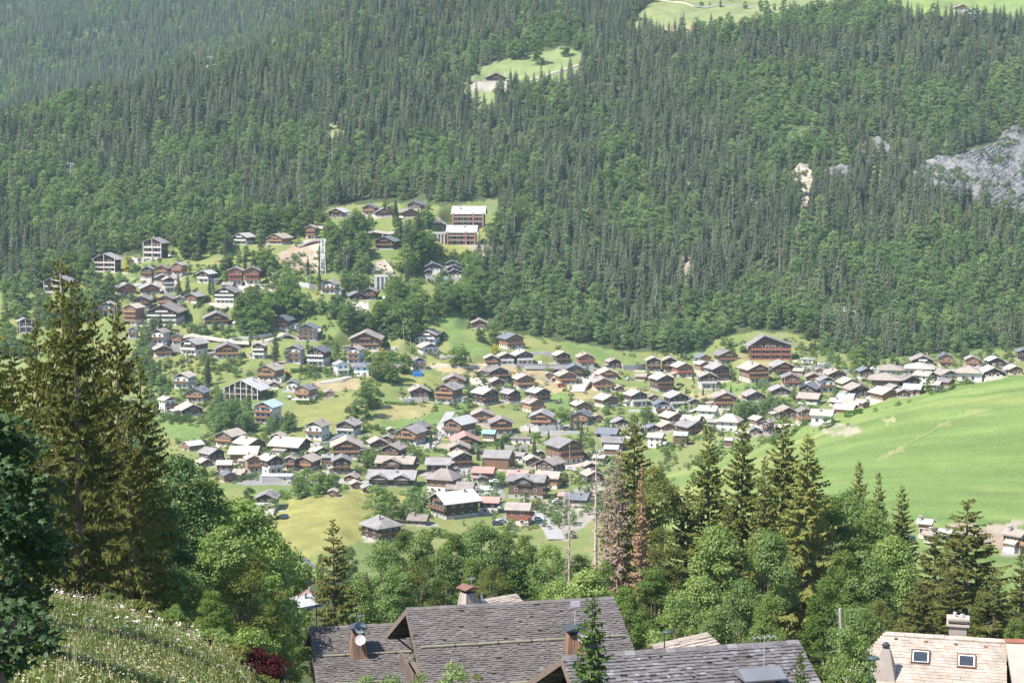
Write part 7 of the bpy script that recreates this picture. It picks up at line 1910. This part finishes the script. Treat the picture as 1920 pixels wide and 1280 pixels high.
# cars
def car_mesh():
    b = MB()
    b.prism([(-2.1,.35),(2.1,.35),(2.15,.7),(1.95,.85),(1.0,.95),(.45,1.42),(-1.3,1.45),(-1.9,.98),(-2.15,.85)], -.85, .85, 0)
    g = MB(); g.prism([(.9,.98),(.42,1.36),(-1.25,1.38),(-1.75,1.0)], -.87, .87, 0)
    for i, v in enumerate(g.v): pass
    return b.mesh('body', [MAT['car_white']]), g.mesh('windows', [MAT['glass']])
CB = {}
_b, _g = car_mesh()
for k_ in ('car_white', 'car_silver', 'car_dark', 'car_red'):
    m = _b.copy(); m.materials[0] = MAT[k_]; CB[k_] = m
wm = MB(); wm.tube((0, -.1, 0), (0, .1, 0), .33, .33, 10); WH = wm.mesh('wheel', MAT['tyre'])
def car(label, px, py, col, yaw, van=False, p=None):
    p = p or cast(px, py, 520); zt = max(float(terr(p.x + dx, p.y + dy)) for dx in (-1.5, 0, 1.5) for dy in (-1, 1))
    o = empty('van' if van else 'car', (p.x, p.y, zt + .16), R(yaw)); tag(o, label, 'van' if van else 'car', 'vehicles parked in the village')
    if van:
        b = MB(); b.prism([(-2.6,.35),(2.6,.35),(2.65,.95),(2.3,1.15),(1.75,1.95),(1.4,2.05),(-2.6,2.05)], -.98, .98); b.build('body', MAT['car_white'], o)
        b = MB(); b.prism([(2.1,1.2),(1.72,1.85),(1.1,1.85),(1.1,1.2)], -1.0, 1.0); b.build('windows', MAT['glass'], o)
    else:
        link('body', CB[col], o); link('windows', _g, o)
    for x in (-1.3, 1.35):
        for y in (-.8, .8): link('wheel', WH, o, (x * (1.2 if van else 1), y * (1.1 if van else 1), .33))
for a in [('white delivery van parked on the village lot', 912, 921, 'car_white', 8, True), ('white car driving on the curving road', 1012, 976, 'car_white', -40), ('dark car parked below the boulder wall', 1063, 806, 'car_dark', 10), ('silver car parked beside the dark one below the boulder wall', 1052, 804, 'car_silver', 20),
 ('white car in front of the orange chalet with two balconies', 1000, 802, 'car_white', 10), ('silver car in front of the orange two-balcony chalet', 992, 802, 'car_silver', 10), ('dark car under the tall spruce tips near the old village', 1421, 812, 'car_dark', -20), ('white car beside the dark one near the spruce tips', 1430, 806, 'car_white', -30),
 ('silver car on the gravel drive by the two orange chalets', 1116, 712, 'car_silver', 20), ('white car parked by the low white workshop', 1540, 686, 'car_white', 5), ('second pale car parked by the low white workshop', 1550, 686, 'car_silver', 5), ('dark car at the white-based chalet with slate roof', 1275, 727, 'car_dark', 20),
 ('white car by the road near the hill crest', 1640, 694, 'car_white', 5), ('red car beside the brown chalets', 1052, 725, 'car_red', 20), ('dark car in front of the old village row', 505, 898, 'car_dark', 15), ('silver car in front of the framed old house', 515, 899, 'car_silver', 15),
 ('silver car at the reddish house by the road', 940, 980, 'car_silver', 30), ('dark car on the lot behind the white van', 934, 916, 'car_dark', 8)]: car(*a)
for q, (fx, fy, fr, x0, x1, y0, y1, fY) in enumerate(FOOT):
    if q % 5 != 1 or y1 < 470: continue
    qx, qy = fx + (fr + 3.0) * (1 if q % 2 else -1), fy - fr * .55; qz = float(terr(qx, qy)); px_, py_ = project(qx, qy, qz)
    if any(math.hypot(qx - f[0], qy - f[1]) < f[2] + 2.2 for k_, f in enumerate(FOOT) if k_ != q): continue
    near_ = min(LANDM, key=lambda l: (l[1] - px_)**2 + 2.5 * (l[2] - py_)**2)[0]
    car('small car parked beside a chalet near the ' + near_, px_, py_, ['car_white', 'car_silver', 'car_dark', 'car_silver', 'car_white', 'car_dark'][q // 5 % 6], (q * 37) % 180, p=Vector((qx, qy, qz)))
# hedges
def hedge(label, pts, w, h):
    P_ = [cast(x, y, 560) for x, y in pts]; g = Geo(); r_ = np.random.default_rng(len(label))
    for a, b_ in zip(P_, P_[1:]):
        d = b_ - a; L = d.length; n = int(L * w * 26) + 40
        t = r_.uniform(0, 1, n); side = r_.uniform(-.5, .5, n) * w; z = r_.uniform(0, 1, n) ** .5 * h
        nx, ny = -d.y / L, d.x / L
        C = np.stack([a.x + d.x * t + nx * side, a.y + d.y * t + ny * side, a.z + d.z * t + z], 1)
        nn = np.stack([nx * side * 2 + r_.normal(0, .4, n), ny * side * 2 + r_.normal(0, .4, n), .4 + r_.normal(0, .4, n)], 1); nn /= np.linalg.norm(nn, axis=1, keepdims=True)
        V, T = leaf_quads(C, nn, .55, r_); g.add(V, T=T)
    tag(link('hedge', g.mesh('hedge', [MAT['hedge']])), label, 'hedge', 'clipped hedges of the village')
for a in [('clipped bright hedge right of the rusty-roofed chalet', [(896,836),(934,836),(950,826)], 1.8, 2.2), ('long hedge beside the widest framed apartments', [(545,700),(575,700),(608,698)], 2, 2.5), ('dark hedge on the slope of the terraced chalets', [(362,581),(376,572),(390,562)], 2, 2.5), ('hedge under the orange chalet with grey roof', [(555,757),(580,758),(595,754)], 2, 2),
 ('rounded hedge row below the dark barn-like left chalet', [(314,790),(335,791),(356,790)], 3, 3), ('hedge climbing behind the left terraced houses', [(262,652),(275,640),(290,632)], 2, 2.5), ('hedge in front of the tan-roofed brown chalet', [(812,848),(838,848)], 1.5, 1.6), ('hedge along the tan-roofed house touching the hill', [(1583,781),(1600,779),(1615,776)], 1.5, 2),
 ('dark brown hedge fence below the stone garden wall', [(720,757),(750,759),(782,760)], 1.2, 1.4), ('green hedge beside the white house with dark upper floor', [(770,926),(790,922)], 1.5, 2)]: hedge(*a)
for lab, px, py, col in (('red awning-like parasol at the white tan-roofed house', 583, 822, 'car_red'), ('pink-red parasol beside the orange white-based house', 536, 706, 'car_red'), ('blue parasol by the white and orange left house', 335, 726, 'blue_paint')):
    p = cast(px, py, 600); o = empty('parasol', p); tag(o, lab, 'parasol')
    b = MB(); b.tube((0, 0, 0), (0, 0, 2.5), .05, .05, 5); b.build('pole', MAT['metal_grey'], o)
    b = MB(); n = 8
    for i in range(n): a0, a1 = 2*math.pi*i/n, 2*math.pi*(i+1)/n; b.poly([(1.9*math.cos(a0), 1.9*math.sin(a0), 2.3), (1.9*math.cos(a1), 1.9*math.sin(a1), 2.3), (0, 0, 3.0)])
    b.build('canopy', MAT[col], o)
# ---------------------------------------------------------------- air
hm = bpy.data.materials.new('haze'); hm.use_nodes = True
N = hm.node_tree.nodes; L = hm.node_tree.links
N.remove(N['Principled BSDF'])
pv = N.new('ShaderNodeVolumePrincipled'); pv.inputs['Color'].default_value = (.62, .81, 1.0, 1); pv.inputs['Density'].default_value = 0.00005; pv.inputs['Anisotropy'].default_value = 0.0
L.new(pv.outputs[0], N['Material Output'].inputs['Volume'])
ztop = float(Z.max()) + 45; zbot = float(Z.min()) - 1.5
b = MB(); b.box(-2250, 2250, -80, 3480, zbot, ztop); tag(b.build('haze', hm), kind='stuff')
hm.cycles.homogeneous_volume = True
